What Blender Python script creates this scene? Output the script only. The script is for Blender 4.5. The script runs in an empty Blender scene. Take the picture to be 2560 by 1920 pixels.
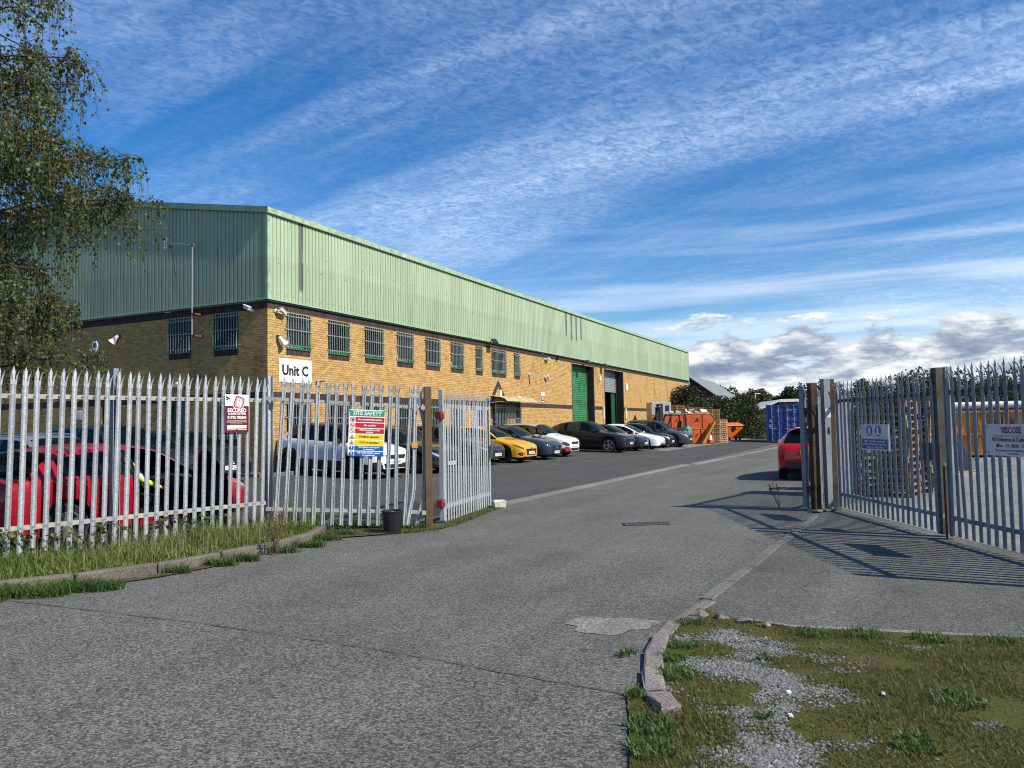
import bpy, bmesh, math, random
import numpy as np
from mathutils import Vector, Matrix, noise as mnoise
rng = random.Random(7)
nrng = np.random.default_rng(11)
sc = bpy.context.scene
COL = sc.collection
R = math.radians

# ------------------------------------------------------------------ camera
CAM_H, PITCH, ROLL, FPX = 1.65, 0.054536, -0.018521, 1929.4
cam_data = bpy.data.cameras.new('camera')
cam = bpy.data.objects.new('camera', cam_data)
COL.objects.link(cam)
cam_data.sensor_width = 36.0
cam_data.lens = FPX / 2560.0 * 36.0
cam_data.clip_start = 0.05
cam_data.clip_end = 3000.0
fwd = Vector((0, math.cos(PITCH), math.sin(PITCH)))
r0 = Vector((1, 0, 0)); u0 = r0.cross(fwd)
rgt = math.cos(ROLL) * r0 + math.sin(ROLL) * u0
upv = -math.sin(ROLL) * r0 + math.cos(ROLL) * u0
mw = Matrix.Identity(4)
for k in range(3):
    mw[k][0], mw[k][1], mw[k][2] = rgt[k], upv[k], -fwd[k]
mw[2][3] = CAM_H
cam.matrix_world = mw
sc.camera = cam

# ------------------------------------------------------------------ sun and sky
SUN_AZ, SUN_EL = R(-29.0), R(42.0)          # azimuth measured from +X towards +Y
sun_dir = Vector((math.cos(SUN_AZ) * math.cos(SUN_EL), math.sin(SUN_AZ) * math.cos(SUN_EL), math.sin(SUN_EL)))
sd = bpy.data.lights.new('sun', 'SUN')
sd.energy = 4.1
sd.angle = R(0.53)
sd.color = (1.0, 0.93, 0.81)
sun = bpy.data.objects.new('sun', sd)
COL.objects.link(sun)
sun.rotation_euler = sun_dir.to_track_quat('Z', 'Y').to_euler()
sun.location = sun_dir * 60

sc.view_settings.view_transform = 'Standard'
sc.view_settings.look = 'None'
sc.view_settings.exposure = 0.60
sc.view_settings.gamma = 1.0
sc.view_settings.use_curve_mapping = False
sc.cycles.max_bounces = 6
sc.cycles.diffuse_bounces = 3
sc.cycles.glossy_bounces = 3
sc.cycles.transparent_max_bounces = 16
sc.cycles.caustics_reflective = False
sc.cycles.caustics_refractive = False
sc.cycles.sample_clamp_indirect = 6.0
sc.cycles.use_adaptive_sampling = True
sc.cycles.use_denoising = True
sc.cycles.filter_width = 1.1

class NT:
    """tiny node-graph helper"""
    def __init__(self, tree):
        self.t = tree; self.n = tree.nodes; self.l = tree.links
    def new(self, typ, **kw):
        nd = self.n.new(typ)
        for k, v in kw.items():
            setattr(nd, k, v)
        return nd
    def link(self, a, b):
        self.l.new(a, b)
    def setin(self, nd, i, v):
        if v is None: return
        if hasattr(v, 'is_output'):
            self.l.new(v, nd.inputs[i])
        else:
            nd.inputs[i].default_value = v
    def math(self, op, a, b=None, c=None, clamp=False):
        nd = self.new('ShaderNodeMath', operation=op); nd.use_clamp = clamp
        self.setin(nd, 0, a); self.setin(nd, 1, b); self.setin(nd, 2, c)
        return nd.outputs[0]
    def mix(self, fac, a, b, mode='MIX'):
        nd = self.new('ShaderNodeMix', data_type='RGBA', blend_type=mode)
        self.setin(nd, 0, fac); self.setin(nd, 6, a); self.setin(nd, 7, b)
        return nd.outputs[2]
    def ramp(self, fac, stops, interp='LINEAR'):
        nd = self.new('ShaderNodeValToRGB')
        cr = nd.color_ramp; cr.interpolation = interp
        while len(cr.elements) < len(stops): cr.elements.new(0.5)
        for e, (p, col) in zip(cr.elements, stops):
            e.position = p
            if not hasattr(col, '__len__'): col = (col, col, col)
            e.color = tuple(col)[:3] + (1.0,)
        self.link(fac, nd.inputs[0])
        return nd.outputs[0]
    def noise(self, vec, scale, detail=2.0, rough=0.5, dist=0.0, dim='3D'):
        nd = self.new('ShaderNodeTexNoise', noise_dimensions=dim)
        if vec is not None: self.link(vec, nd.inputs['Vector'])
        nd.inputs['Scale'].default_value = scale
        nd.inputs['Detail'].default_value = detail
        nd.inputs['Roughness'].default_value = rough
        nd.inputs['Distortion'].default_value = dist
        return nd.outputs[0]
    def mapping(self, vec, loc=(0, 0, 0), rot=(0, 0, 0), scale=(1, 1, 1), vt='POINT'):
        nd = self.new('ShaderNodeMapping', vector_type=vt)
        self.link(vec, nd.inputs[0])
        nd.inputs[1].default_value = loc; nd.inputs[2].default_value = rot; nd.inputs[3].default_value = scale
        return nd.outputs[0]
    def smooth(self, v, lo, hi, a=0.0, b=1.0):
        nd = self.new('ShaderNodeMapRange', interpolation_type='SMOOTHSTEP')
        self.setin(nd, 0, v); nd.inputs[1].default_value = lo; nd.inputs[2].default_value = hi
        nd.inputs[3].default_value = a; nd.inputs[4].default_value = b
        return nd.outputs[0]

world = bpy.data.worlds.new('World')
sc.world = world
world.use_nodes = True
w = NT(world.node_tree)
w.n.clear()
wo = w.new('ShaderNodeOutputWorld')
bg = w.new('ShaderNodeBackground')
bg.inputs[1].default_value = 0.15
w.link(bg.outputs[0], wo.inputs[0])
sky = w.new('ShaderNodeTexSky', sky_type='NISHITA')
sky.sun_disc = False
sky.sun_elevation = SUN_EL
sky.sun_rotation = math.pi / 2 - SUN_AZ
sky.altitude = 50.0
sky.air_density = 1.0
sky.dust_density = 0.25
sky.ozone_density = 3.0
tc = w.new('ShaderNodeTexCoord')
dirv = tc.outputs['Generated']
sep = w.new('ShaderNodeSeparateXYZ'); w.link(dirv, sep.inputs[0])
zc = w.math('MAXIMUM', sep.outputs[2], 0.0)
den = w.math('ADD', zc, 0.10)
px = w.math('DIVIDE', sep.outputs[0], den)
py = w.math('DIVIDE', sep.outputs[1], den)
cmb = w.new('ShaderNodeCombineXYZ'); w.link(px, cmb.inputs[0]); w.link(py, cmb.inputs[1])
pl = cmb.outputs[0]
# deeper, more saturated blue
hsv = w.new('ShaderNodeHueSaturation'); hsv.inputs['Saturation'].default_value = 1.42
hsv.inputs['Value'].default_value = 0.61
hsv.inputs['Hue'].default_value = 0.507
w.link(sky.outputs[0], hsv.inputs['Color'])
skyc = hsv.outputs[0]
# high rippled cloud: long bands, broken into fine cells
def strk(loc, ang, size):
    return w.mapping(pl, loc=loc, rot=(0, 0, R(ang)), scale=(size[0], size[1], 1), vt='TEXTURE')
bandn = w.noise(strk((2.4, 0.3, 0), -38, (4.6, 1.25)), 1.0, 5.0, 0.58, 0.8)
bandm = w.smooth(bandn, 0.41, 0.72)
rip = w.noise(strk((0, 0, 0), 24, (0.030, 0.020)), 1.0, 1.5, 0.55, 1.2)
ripb = w.noise(strk((2, 3, 0), -20, (0.075, 0.050)), 1.0, 2.0, 0.6, 1.0)
rip2 = w.noise(strk((5, 0, 0), -34, (0.60, 0.26)), 1.0, 3.0, 0.6, 0.6)
cell = w.math('ADD', w.math('MULTIPLY', w.smooth(rip, 0.30, 0.70), 0.62), w.math('MULTIPLY', w.smooth(ripb, 0.32, 0.68), 0.38))
ripm = w.math('MULTIPLY', cell, w.smooth(rip2, 0.26, 0.66, 0.35, 1.0))
veil = w.noise(strk((6.2, 4.4, 0), -42, (3.6, 0.9)), 1.0, 6.0, 0.60, 0.5)
veilm = w.smooth(veil, 0.40, 0.76)
c1 = w.math('MULTIPLY', bandm, w.math('ADD', w.math('MULTIPLY', ripm, 0.50), 0.20))
c1 = w.math('ADD', c1, w.math('MULTIPLY', veilm, w.math('ADD', w.math('MULTIPLY', ripm, 0.18), 0.07)))
# long wisps lower down
wv = w.noise(strk((1.3, 7.7, 0), -50, (9.0, 1.1)), 1.0, 6.0, 0.62, 0.5)
wisp = w.math('MULTIPLY', w.smooth(wv, 0.49, 0.76), w.smooth(zc, 0.10, 0.30, 1.0, 0.0))
c1 = w.math('ADD', c1, w.math('MULTIPLY', wisp, 0.32), clamp=True)
c1 = w.math('MULTIPLY', c1, w.smooth(zc, 0.02, 0.12))
sky1 = w.mix(c1, skyc, (3.7, 4.5, 5.7, 1))
# thin haze sheets just above the heaped cloud
side = w.smooth(sep.outputs[0], -0.45, 0.60, 0.0, 1.0)
streak = w.noise(w.mapping(dirv, loc=(1.2, 0.4, 0), scale=(2.0, 2.0, 40.0)), 1.0, 3.0, 0.5)
cs = w.math('MULTIPLY', w.smooth(streak, 0.42, 0.66), w.math('MULTIPLY', w.smooth(zc, 0.13, 0.30, 1.0, 0.0), side))
sky2 = w.mix(w.math('MULTIPLY', cs, 0.65), sky1, (4.2, 4.7, 5.3, 1))
# heaped cloud low on the horizon
def cum_at(dz):
    return w.noise(w.mapping(dirv, loc=(0.35, 0.2, dz), scale=(9.5, 9.5, 30.0)), 1.0, 6.0, 0.58, 0.2)
cum = cum_at(0.0); cum_up = cum_at(0.45)
thr = w.math('ADD', w.math('MULTIPLY', zc, 4.0), w.math('MULTIPLY', side, -0.15))
amount = w.math('SUBTRACT', w.math('ADD', cum, 0.20), thr)
cm = w.smooth(amount, 0.385, 0.47)
lit = w.math('SUBTRACT', cum, cum_up)
fine = w.noise(w.mapping(dirv, scale=(30, 30, 70)), 1.0, 4.0, 0.6)
lit = w.math('ADD', lit, w.math('MULTIPLY', w.math('SUBTRACT', fine, 0.5), 0.22))
ccol = w.ramp(w.smooth(lit, -0.24, 0.20), [(0.0, (0.17, 0.22, 0.32)), (0.45, (0.31, 0.37, 0.47)), (0.72, (0.56, 0.60, 0.65)), (1.0, (0.88, 0.89, 0.90))])
ccol = w.mix(1.0, ccol, (5.6, 5.6, 5.6, 1), 'MULTIPLY')
sky3 = w.mix(cm, sky2, ccol)
w.link(sky3, bg.inputs[0])

# ------------------------------------------------------------------ place frame
YAWB = 0.450986
CX, CY = -7.53, 23.74                                   # corner of the warehouse
D1 = Vector((math.sin(YAWB), math.cos(YAWB), 0))        # along the long facade
N1 = Vector((math.cos(YAWB), -math.sin(YAWB), 0))       # out from the long facade
ROT_B = math.pi / 2 - YAWB

def ST(s, t, z=0.0):
    return Vector((CX, CY, z)) + D1 * s + N1 * t

def tdist(x, y):
    return (x - CX) * N1.x + (y - CY) * N1.y

def gz(x, y):
    """ground height: level road, yard rising gently to the warehouse"""
    s = (x - CX) * D1.x + (y - CY) * D1.y
    k = 0.55 + 0.45 * min(1.0, max(0.0, (s + 4.0) / 3.0))
    return k * min(0.34, max(0.0, 0.034 * (9.8 - tdist(x, y))))

# ------------------------------------------------------------------ object helpers
def tag(o, label=None, cat=None, group=None, kind=None):
    if label: o['label'] = label
    if cat: o['category'] = cat
    if group: o['group'] = group
    if kind: o['kind'] = kind
    return o

def empty(name, loc=(0, 0, 0), rz=0.0, parent=None):
    o = bpy.data.objects.new(name, None)
    o.empty_display_size = 0.2
    COL.objects.link(o)
    o.location = loc; o.rotation_euler = (0, 0, rz)
    if parent: o.parent = parent
    return o

def thing(name, label, cat, loc=(0, 0, 0), rz=0.0, group=None):
    return tag(empty(name, loc, rz), label, cat, group)

def link_mesh(name, me, mats=None, parent=None, loc=None, rot=None):
    o = bpy.data.objects.new(name, me)
    COL.objects.link(o)
    if mats is not None:
        for m in (mats if isinstance(mats, (list, tuple)) else [mats]):
            me.materials.append(m)
    if parent: o.parent = parent
    if loc is not None: o.location = loc
    if rot is not None: o.rotation_euler = rot
    return o

def inst(name, me, parent=None, loc=(0, 0, 0), rot=(0, 0, 0), scale=None):
    o = bpy.data.objects.new(name, me)
    COL.objects.link(o)
    if parent: o.parent = parent
    o.location = loc; o.rotation_euler = rot
    if scale is not None: o.scale = scale
    return o

def copy_tree(o, parent=None):
    c = o.copy(); COL.objects.link(c)
    if parent is not None: c.parent = parent
    for ch in list(o.children): copy_tree(ch, c)
    return c

class MB:
    def __init__(self):
        self.v = []; self.f = []; self.m = []; self.mi = 0; self.M = None
    def add(self, vs, fs, mi=None):
        b = len(self.v)
        if self.M is not None: vs = [tuple(self.M @ Vector(p)) for p in vs]
        self.v += [tuple(p) for p in vs]
        for f in fs:
            self.f.append(tuple(b + i for i in f)); self.m.append(self.mi if mi is None else mi)
        return self
    def box(self, x0, x1, y0, y1, z0, z1, mi=None):
        vs = [(x0, y0, z0), (x1, y0, z0), (x1, y1, z0), (x0, y1, z0), (x0, y0, z1), (x1, y0, z1), (x1, y1, z1), (x0, y1, z1)]
        return self.add(vs, [(0, 3, 2, 1), (4, 5, 6, 7), (0, 1, 5, 4), (1, 2, 6, 5), (2, 3, 7, 6), (3, 0, 4, 7)], mi)
    def cbox(self, c, s, ch=0.01, mi=None, jit=0.0):
        """box with chamfered edges, centre c, size s"""
        hx, hy, hz = s[0] / 2, s[1] / 2, s[2] / 2
        bm = bmesh.new()
        bmesh.ops.create_cube(bm, size=1.0)
        for v in bm.verts:
            v.co = Vector((v.co.x * 2 * hx, v.co.y * 2 * hy, v.co.z * 2 * hz))
        bmesh.ops.bevel(bm, geom=list(bm.edges), offset=ch, segments=1, affect='EDGES')
        vs = [(v.co.x + c[0] + rng.uniform(-jit, jit), v.co.y + c[1] + rng.uniform(-jit, jit), v.co.z + c[2] + rng.uniform(-jit, jit)) for v in bm.verts]
        bm.verts.index_update()
        fs = [tuple(v.index for v in f.verts) for f in bm.faces]
        bm.free()
        return self.add(vs, fs, mi)
    def quad(self, a, b, c, d, mi=None):
        return self.add([a, b, c, d], [(0, 1, 2, 3)], mi)
    def poly(self, pts, z0, z1, mi=None):
        """closed prism over plan polygon (counter-clockwise)"""
        n = len(pts)
        zz0 = z0 if hasattr(z0, '__len__') else [z0] * n
        zz1 = z1 if hasattr(z1, '__len__') else [z1] * n
        vs = [(p[0], p[1], zz0[i]) for i, p in enumerate(pts)] + [(p[0], p[1], zz1[i]) for i, p in enumerate(pts)]
        fs = [tuple(range(n, 2 * n)), tuple(reversed(range(n)))] + [(i, (i + 1) % n, n + (i + 1) % n, n + i) for i in range(n)]
        return self.add(vs, fs, mi)
    def tube(self, pts, r, n=8, mi=None, cap=True):
        pts = [Vector(p) for p in pts]
        k = len(pts)
        rr = r if hasattr(r, '__len__') else [r] * k
        vs = []; prev = None
        for i, p in enumerate(pts):
            d = (pts[min(i + 1, k - 1)] - pts[max(i - 1, 0)])
            if d.length < 1e-9: d = Vector((0, 0, 1))
            d.normalize()
            if prev is None:
                a = d.orthogonal().normalized()
            else:
                a = (prev - d * prev.dot(d))
                a = a.normalized() if a.length > 1e-6 else d.orthogonal().normalized()
            prev = a; b = d.cross(a)
            for j in range(n):
                th = 2 * math.pi * j / n
                vs.append(p + (a * math.cos(th) + b * math.sin(th)) * rr[i])
        fs = []
        for i in range(k - 1):
            for j in range(n):
                fs.append((i * n + j, i * n + (j + 1) % n, (i + 1) * n + (j + 1) % n, (i + 1) * n + j))
        if cap:
            fs.append(tuple(reversed(range(n)))); fs.append(tuple(range((k - 1) * n, k * n)))
        return self.add(vs, fs, mi)
    def cyl(self, a, b, r, n=12, mi=None):
        return self.tube([a, b], r, n, mi)
    def lathe(self, prof, n=24, axis='Z', mi=None, origin=(0, 0, 0), cap=True):
        """prof: list of (radius, height)"""
        vs = []
        for (r, h) in prof:
            for j in range(n):
                th = 2 * math.pi * j / n
                c_, s_ = r * math.cos(th), r * math.sin(th)
                p = (c_, s_, h) if axis == 'Z' else ((c_, h, s_) if axis == 'Y' else (h, c_, s_))
                vs.append((p[0] + origin[0], p[1] + origin[1], p[2] + origin[2]))
        fs = []
        for i in range(len(prof) - 1):
            for j in range(n):
                fs.append((i * n + j, i * n + (j + 1) % n, (i + 1) * n + (j + 1) % n, (i + 1) * n + j))
        if cap and prof[0][0] > 1e-3: fs.append(tuple(reversed(range(n))))
        if cap and prof[-1][0] > 1e-3: fs.append(tuple(range((len(prof) - 1) * n, len(prof) * n)))
        return self.add(vs, fs, mi)
    def mesh(self, name, mats=None, smooth=False, sharp=35):
        me = bpy.data.meshes.new(name)
        me.from_pydata(self.v, [], self.f)
        if any(self.m):
            me.polygons.foreach_set('material_index', self.m)
        if mats is not None:
            for m in (mats if isinstance(mats, (list, tuple)) else [mats]): me.materials.append(m)
        me.update()
        bm = bmesh.new(); bm.from_mesh(me)
        bmesh.ops.recalc_face_normals(bm, faces=bm.faces)
        bm.to_mesh(me); bm.free()
        if smooth:
            me.polygons.foreach_set('use_smooth', [True] * len(me.polygons))
            try: me.set_sharp_from_angle(angle=R(sharp))
            except Exception: pass
        return me
    def build(self, name, mats=None, parent=None, loc=None, rot=None, smooth=False, sharp=35):
        return link_mesh(name, self.mesh(name, mats, smooth, sharp), None, parent, loc, rot)

def np_mesh(name, verts, faces, mats=None, smooth=False):
    """fast mesh from (N,3) verts and (M,k) faces, all faces with k corners"""
    me = bpy.data.meshes.new(name)
    verts = np.asarray(verts, dtype=np.float32); faces = np.asarray(faces, dtype=np.int32)
    me.vertices.add(len(verts)); me.vertices.foreach_set('co', verts.ravel())
    k = faces.shape[1]
    me.loops.add(faces.size); me.loops.foreach_set('vertex_index', faces.ravel())
    me.polygons.add(len(faces))
    me.polygons.foreach_set('loop_start', np.arange(0, faces.size, k, dtype=np.int32))
    if smooth: me.polygons.foreach_set('use_smooth', np.ones(len(faces), dtype=bool))
    me.update(calc_edges=True); me.validate()
    if not smooth: me.shade_flat()
    if mats is not None:
        for m in (mats if isinstance(mats, (list, tuple)) else [mats]): me.materials.append(m)
    return me

def text(name, s, size, mat_, parent=None, loc=(0, 0, 0), rot=(0, 0, 0), align='CENTER', sx=1.0, bold=0.0, ext=0.0006):
    cu = bpy.data.curves.new(name, 'FONT')
    cu.body = s; cu.size = size; cu.align_x = align; cu.align_y = 'CENTER'
    cu.extrude = ext; cu.offset = bold; cu.resolution_u = 2
    cu.materials.append(mat_)
    tmp = bpy.data.objects.new(name, cu); COL.objects.link(tmp)
    me = bpy.data.meshes.new_from_object(tmp)
    bpy.data.objects.remove(tmp); bpy.data.curves.remove(cu)
    if not me.materials: me.materials.append(mat_)
    o = bpy.data.objects.new(name, me); COL.objects.link(o)
    if parent: o.parent = parent
    o.location = loc; o.rotation_euler = rot; o.scale = (sx, 1, 1)
    return o

# ------------------------------------------------------------------ materials
MATS = {}
def mat(name, col, rough=0.6, metal=0.0, var=0.0, vscale=3.0, bump=0.0, bscale=60.0, coat=0.0, spec=0.5, island=0.0, objrand=0.0, detail=4.0):
    """principled material with mottled colour, optional fine relief and per-piece variation"""
    if name in MATS: return MATS[name]
    m = bpy.data.materials.new(name); m.use_nodes = True
    g = NT(m.node_tree); bs = g.n['Principled BSDF']
    bs.inputs['Base Color'].default_value = (*col, 1)
    bs.inputs['Roughness'].default_value = rough
    bs.inputs['Metallic'].default_value = metal
    bs.inputs['Coat Weight'].default_value = coat
    bs.inputs['Coat Roughness'].default_value = 0.04
    bs.inputs['Specular IOR Level'].default_value = spec
    c = None
    co = g.new('ShaderNodeTexCoord').outputs['Object']
    if var > 0:
        n = g.noise(co, vscale, detail, 0.6)
        f = g.smooth(n, 0.25, 0.75)
        c = g.mix(f, tuple(x * (1 - var) for x in col) + (1,), tuple(min(1, x * (1 + var)) for x in col) + (1,))
    if island > 0 or objrand > 0:
        rv = g.new('ShaderNodeNewGeometry').outputs['Random Per Island'] if island > 0 else g.new('ShaderNodeObjectInfo').outputs['Random']
        k = island or objrand
        mul = g.math('ADD', g.math('MULTIPLY', rv, 2 * k), 1 - k)
        cc = g.new('ShaderNodeCombineColor')
        for i in range(3): g.link(mul, cc.inputs[i])
        c = g.mix(1.0, c if c is not None else (*col, 1), cc.outputs[0], 'MULTIPLY')
    if c is not None: g.link(c, bs.inputs['Base Color'])
    if bump > 0:
        b = g.new('ShaderNodeBump'); b.inputs['Strength'].default_value = bump; b.inputs['Distance'].default_value = 0.01
        g.link(g.noise(co, bscale, 3.0, 0.6), b.inputs['Height'])
        g.link(b.outputs[0], bs.inputs['Normal'])
    MATS[name] = m
    return m

def raw_mat(name):
    m = bpy.data.materials.new(name); m.use_nodes = True
    g = NT(m.node_tree)
    MATS[name] = m
    return m, g, g.n['Principled BSDF'], g.new('ShaderNodeTexCoord').outputs['Object']

def asphalt_mat(name, dark, light, chip=70.0, warm=(1, 1, 1), mottle=0.18, bump=0.5):
    m, g, bs, co = raw_mat(name)
    geo = g.new('ShaderNodeNewGeometry').outputs['Position']
    vo = g.new('ShaderNodeTexVoronoi', feature='F1'); vo.inputs['Scale'].default_value = chip
    g.link(geo, vo.inputs['Vector'])
    sp = g.new('ShaderNodeSeparateColor'); g.link(vo.outputs['Color'], sp.inputs[0])
    fine = g.noise(geo, chip * 0.8, 3.0, 0.7)
    tone = g.math('ADD', g.math('MULTIPLY', sp.outputs[0], 0.55), g.math('MULTIPLY', fine, 0.55))
    tone = g.smooth(tone, 0.16, 0.98)
    gap = g.smooth(vo.outputs['Distance'], 0.32, 0.66, 1.0, 0.62)
    big = g.noise(geo, 0.55, 5.0, 0.62)
    mid = g.noise(geo, 4.5, 3.0, 0.6)
    trk = g.noise(g.mapping(geo, rot=(0, 0, R(62)), scale=(9.0, 1.1, 1.0), vt='TEXTURE'), 1.0, 4.0, 0.6, 0.4)
    spot = g.smooth(g.noise(geo, 1.7, 5.0, 0.7, 0.6), 0.60, 0.76, 0.0, -mottle * 1.6)
    big = g.math('ADD', g.math('MULTIPLY', g.smooth(big, 0.3, 0.7), mottle * 1.1), g.math('MULTIPLY', mid, mottle))
    big = g.math('ADD', big, g.math('ADD', g.smooth(trk, 0.35, 0.68, -mottle * 0.7, mottle * 0.5), spot))
    c = g.mix(tone, (*dark, 1), (*light, 1))
    cc = g.new('ShaderNodeCombineColor')
    mul = g.math('MULTIPLY', gap, g.math('ADD', big, 1.0 - mottle * 1.2))
    for i in range(3): g.link(g.math('MULTIPLY', mul, warm[i]), cc.inputs[i])
    c = g.mix(1.0, c, cc.outputs[0], 'MULTIPLY')
    g.link(c, bs.inputs['Base Color'])
    bs.inputs['Roughness'].default_value = 0.9
    bs.inputs['Specular IOR Level'].default_value = 0.25
    b = g.new('ShaderNodeBump'); b.inputs['Strength'].default_value = bump; b.inputs['Distance'].default_value = 0.006
    g.link(g.math('SUBTRACT', 1.0, vo.outputs['Distance']), b.inputs['Height'])
    g.link(b.outputs[0], bs.inputs['Normal'])
    return m

M_ROAD = asphalt_mat('road_asphalt', (0.060, 0.062, 0.056), (0.262, 0.262, 0.235), 74.0)
M_ROAD2 = asphalt_mat('near_asphalt', (0.054, 0.055, 0.050), (0.270, 0.266, 0.235), 66.0)
M_APRON = asphalt_mat('apron_asphalt', (0.064, 0.066, 0.058), (0.235, 0.236, 0.210), 74.0, mottle=0.22)
M_YARD = asphalt_mat('yard_tarmac', (0.052, 0.053, 0.051), (0.128, 0.129, 0.124), 90.0, mottle=0.16, bump=0.25)
M_CONC = asphalt_mat('yard_concrete', (0.20, 0.195, 0.175), (0.36, 0.35, 0.32), 80.0, mottle=0.26, bump=0.2)
M_CHANNEL = asphalt_mat('channel_concrete', (0.20, 0.195, 0.17), (0.36, 0.345, 0.30), 80.0, mottle=0.3, bump=0.25)
M_KERB = asphalt_mat('kerb_concrete', (0.20, 0.175, 0.16), (0.44, 0.39, 0.355), 110.0, mottle=0.30, bump=0.35)
M_KERB_MOSS = asphalt_mat('mossy_kerb', (0.13, 0.115, 0.09), (0.30, 0.265, 0.22), 110.0, mottle=0.36, bump=0.35)
M_EDGE = asphalt_mat('edging_concrete', (0.165, 0.160, 0.135), (0.34, 0.325, 0.275), 100.0, mottle=0.34, bump=0.3)
M_PATCH = asphalt_mat('patch_concrete', (0.26, 0.25, 0.22), (0.40, 0.385, 0.34), 45.0, mottle=0.35, bump=0.3)

def soil_mat(name, cols, sc1=2.2):
    m, g, bs, co = raw_mat(name)
    geo = g.new('ShaderNodeNewGeometry').outputs['Position']
    a = g.noise(geo, sc1, 6.0, 0.68)
    c = g.ramp(a, [(0.30, cols[0]), (0.45, cols[1]), (0.58, cols[2]), (0.72, cols[3])])
    f = g.noise(geo, 70.0, 3.0, 0.7)
    cc = g.new('ShaderNodeCombineColor')
    mul = g.smooth(f, 0.2, 0.8, 0.55, 1.4)
    for i in range(3): g.link(mul, cc.inputs[i])
    g.link(g.mix(1.0, c, cc.outputs[0], 'MULTIPLY'), bs.inputs['Base Color'])
    bs.inputs['Roughness'].default_value = 0.95; bs.inputs['Specular IOR Level'].default_value = 0.15
    b = g.new('ShaderNodeBump'); b.inputs['Strength'].default_value = 0.7; b.inputs['Distance'].default_value = 0.02
    g.link(g.noise(geo, 35.0, 5.0, 0.7), b.inputs['Height']); g.link(b.outputs[0], bs.inputs['Normal'])
    return m
M_VERGE_R = soil_mat('mossy_soil', [(0.042, 0.036, 0.016), (0.080, 0.070, 0.022), (0.070, 0.085, 0.020), (0.11, 0.085, 0.040)])
M_VERGE_L = soil_mat('verge_soil', [(0.035, 0.040, 0.015), (0.060, 0.072, 0.020), (0.080, 0.095, 0.028), (0.075, 0.062, 0.035)])
M_DIRT = soil_mat('edge_dirt', [(0.035, 0.034, 0.022), (0.075, 0.070, 0.032), (0.085, 0.082, 0.045), (0.15, 0.14, 0.11)], 5.0)
M_FARGROUND = soil_mat('far_ground', [(0.06, 0.075, 0.03), (0.09, 0.10, 0.045), (0.10, 0.11, 0.05), (0.13, 0.12, 0.08)], 0.3)

def leaf_mat(name, cols, trans=0.35):
    m = bpy.data.materials.new(name); m.use_nodes = True
    g = NT(m.node_tree); bs = g.n['Principled BSDF']; out = g.n['Material Output']
    rv = g.new('ShaderNodeNewGeometry').outputs['Random Per Island']
    n = len(cols)
    c = g.ramp(rv, [(i / (n - 1), cols[i]) for i in range(n)])
    g.link(c, bs.inputs['Base Color'])
    bs.inputs['Roughness'].default_value = 0.5
    bs.inputs['Specular IOR Level'].default_value = 0.35
    tr = g.new('ShaderNodeBsdfTranslucent'); g.link(c, tr.inputs[0])
    mx = g.new('ShaderNodeMixShader'); mx.inputs[0].default_value = trans
    g.link(bs.outputs[0], mx.inputs[1]); g.link(tr.outputs[0], mx.inputs[2]); g.link(mx.outputs[0], out.inputs[0])
    MATS[name] = m
    return m
M_BIRCH = leaf_mat('birch_leaf', [(0.050, 0.076, 0.016), (0.085, 0.122, 0.026), (0.120, 0.160, 0.036), (0.075, 0.115, 0.028), (0.17, 0.17, 0.04)])
M_GRASS = leaf_mat('grass_blade', [(0.080, 0.150, 0.016), (0.120, 0.200, 0.026), (0.16, 0.225, 0.036), (0.19, 0.21, 0.055), (0.28, 0.25, 0.11)])
M_GRASS_R = leaf_mat('turf_blade', [(0.060, 0.105, 0.016), (0.095, 0.135, 0.024), (0.12, 0.135, 0.026), (0.14, 0.125, 0.036), (0.18, 0.145, 0.060)])
M_WEED = leaf_mat('weed_leaf', [(0.050, 0.105, 0.022), (0.080, 0.145, 0.030), (0.105, 0.165, 0.045)])
M_BRAMBLE = leaf_mat('bramble_leaf', [(0.045, 0.085, 0.020), (0.075, 0.12, 0.028), (0.16, 0.17, 0.05)])
M_STRAW = leaf_mat('dry_stem', [(0.26, 0.22, 0.13), (0.34, 0.29, 0.18), (0.18, 0.14, 0.08)])
M_FAR_LEAF = leaf_mat('far_leaf', [(0.030, 0.045, 0.015), (0.050, 0.068, 0.020), (0.075, 0.085, 0.028)])
M_FAR_LEAF2 = leaf_mat('autumn_leaf', [(0.050, 0.055, 0.020), (0.085, 0.080, 0.028), (0.11, 0.095, 0.035)])
M_LAUREL = leaf_mat('laurel_leaf', [(0.022, 0.034, 0.012), (0.038, 0.055, 0.018), (0.060, 0.075, 0.024)], 0.2)
M_BARK = mat('bark', (0.16, 0.13, 0.10), 0.9, var=0.5, vscale=9, bump=0.6, bscale=30)
M_TWIG = mat('twig', (0.055, 0.040, 0.030), 0.85)

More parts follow.
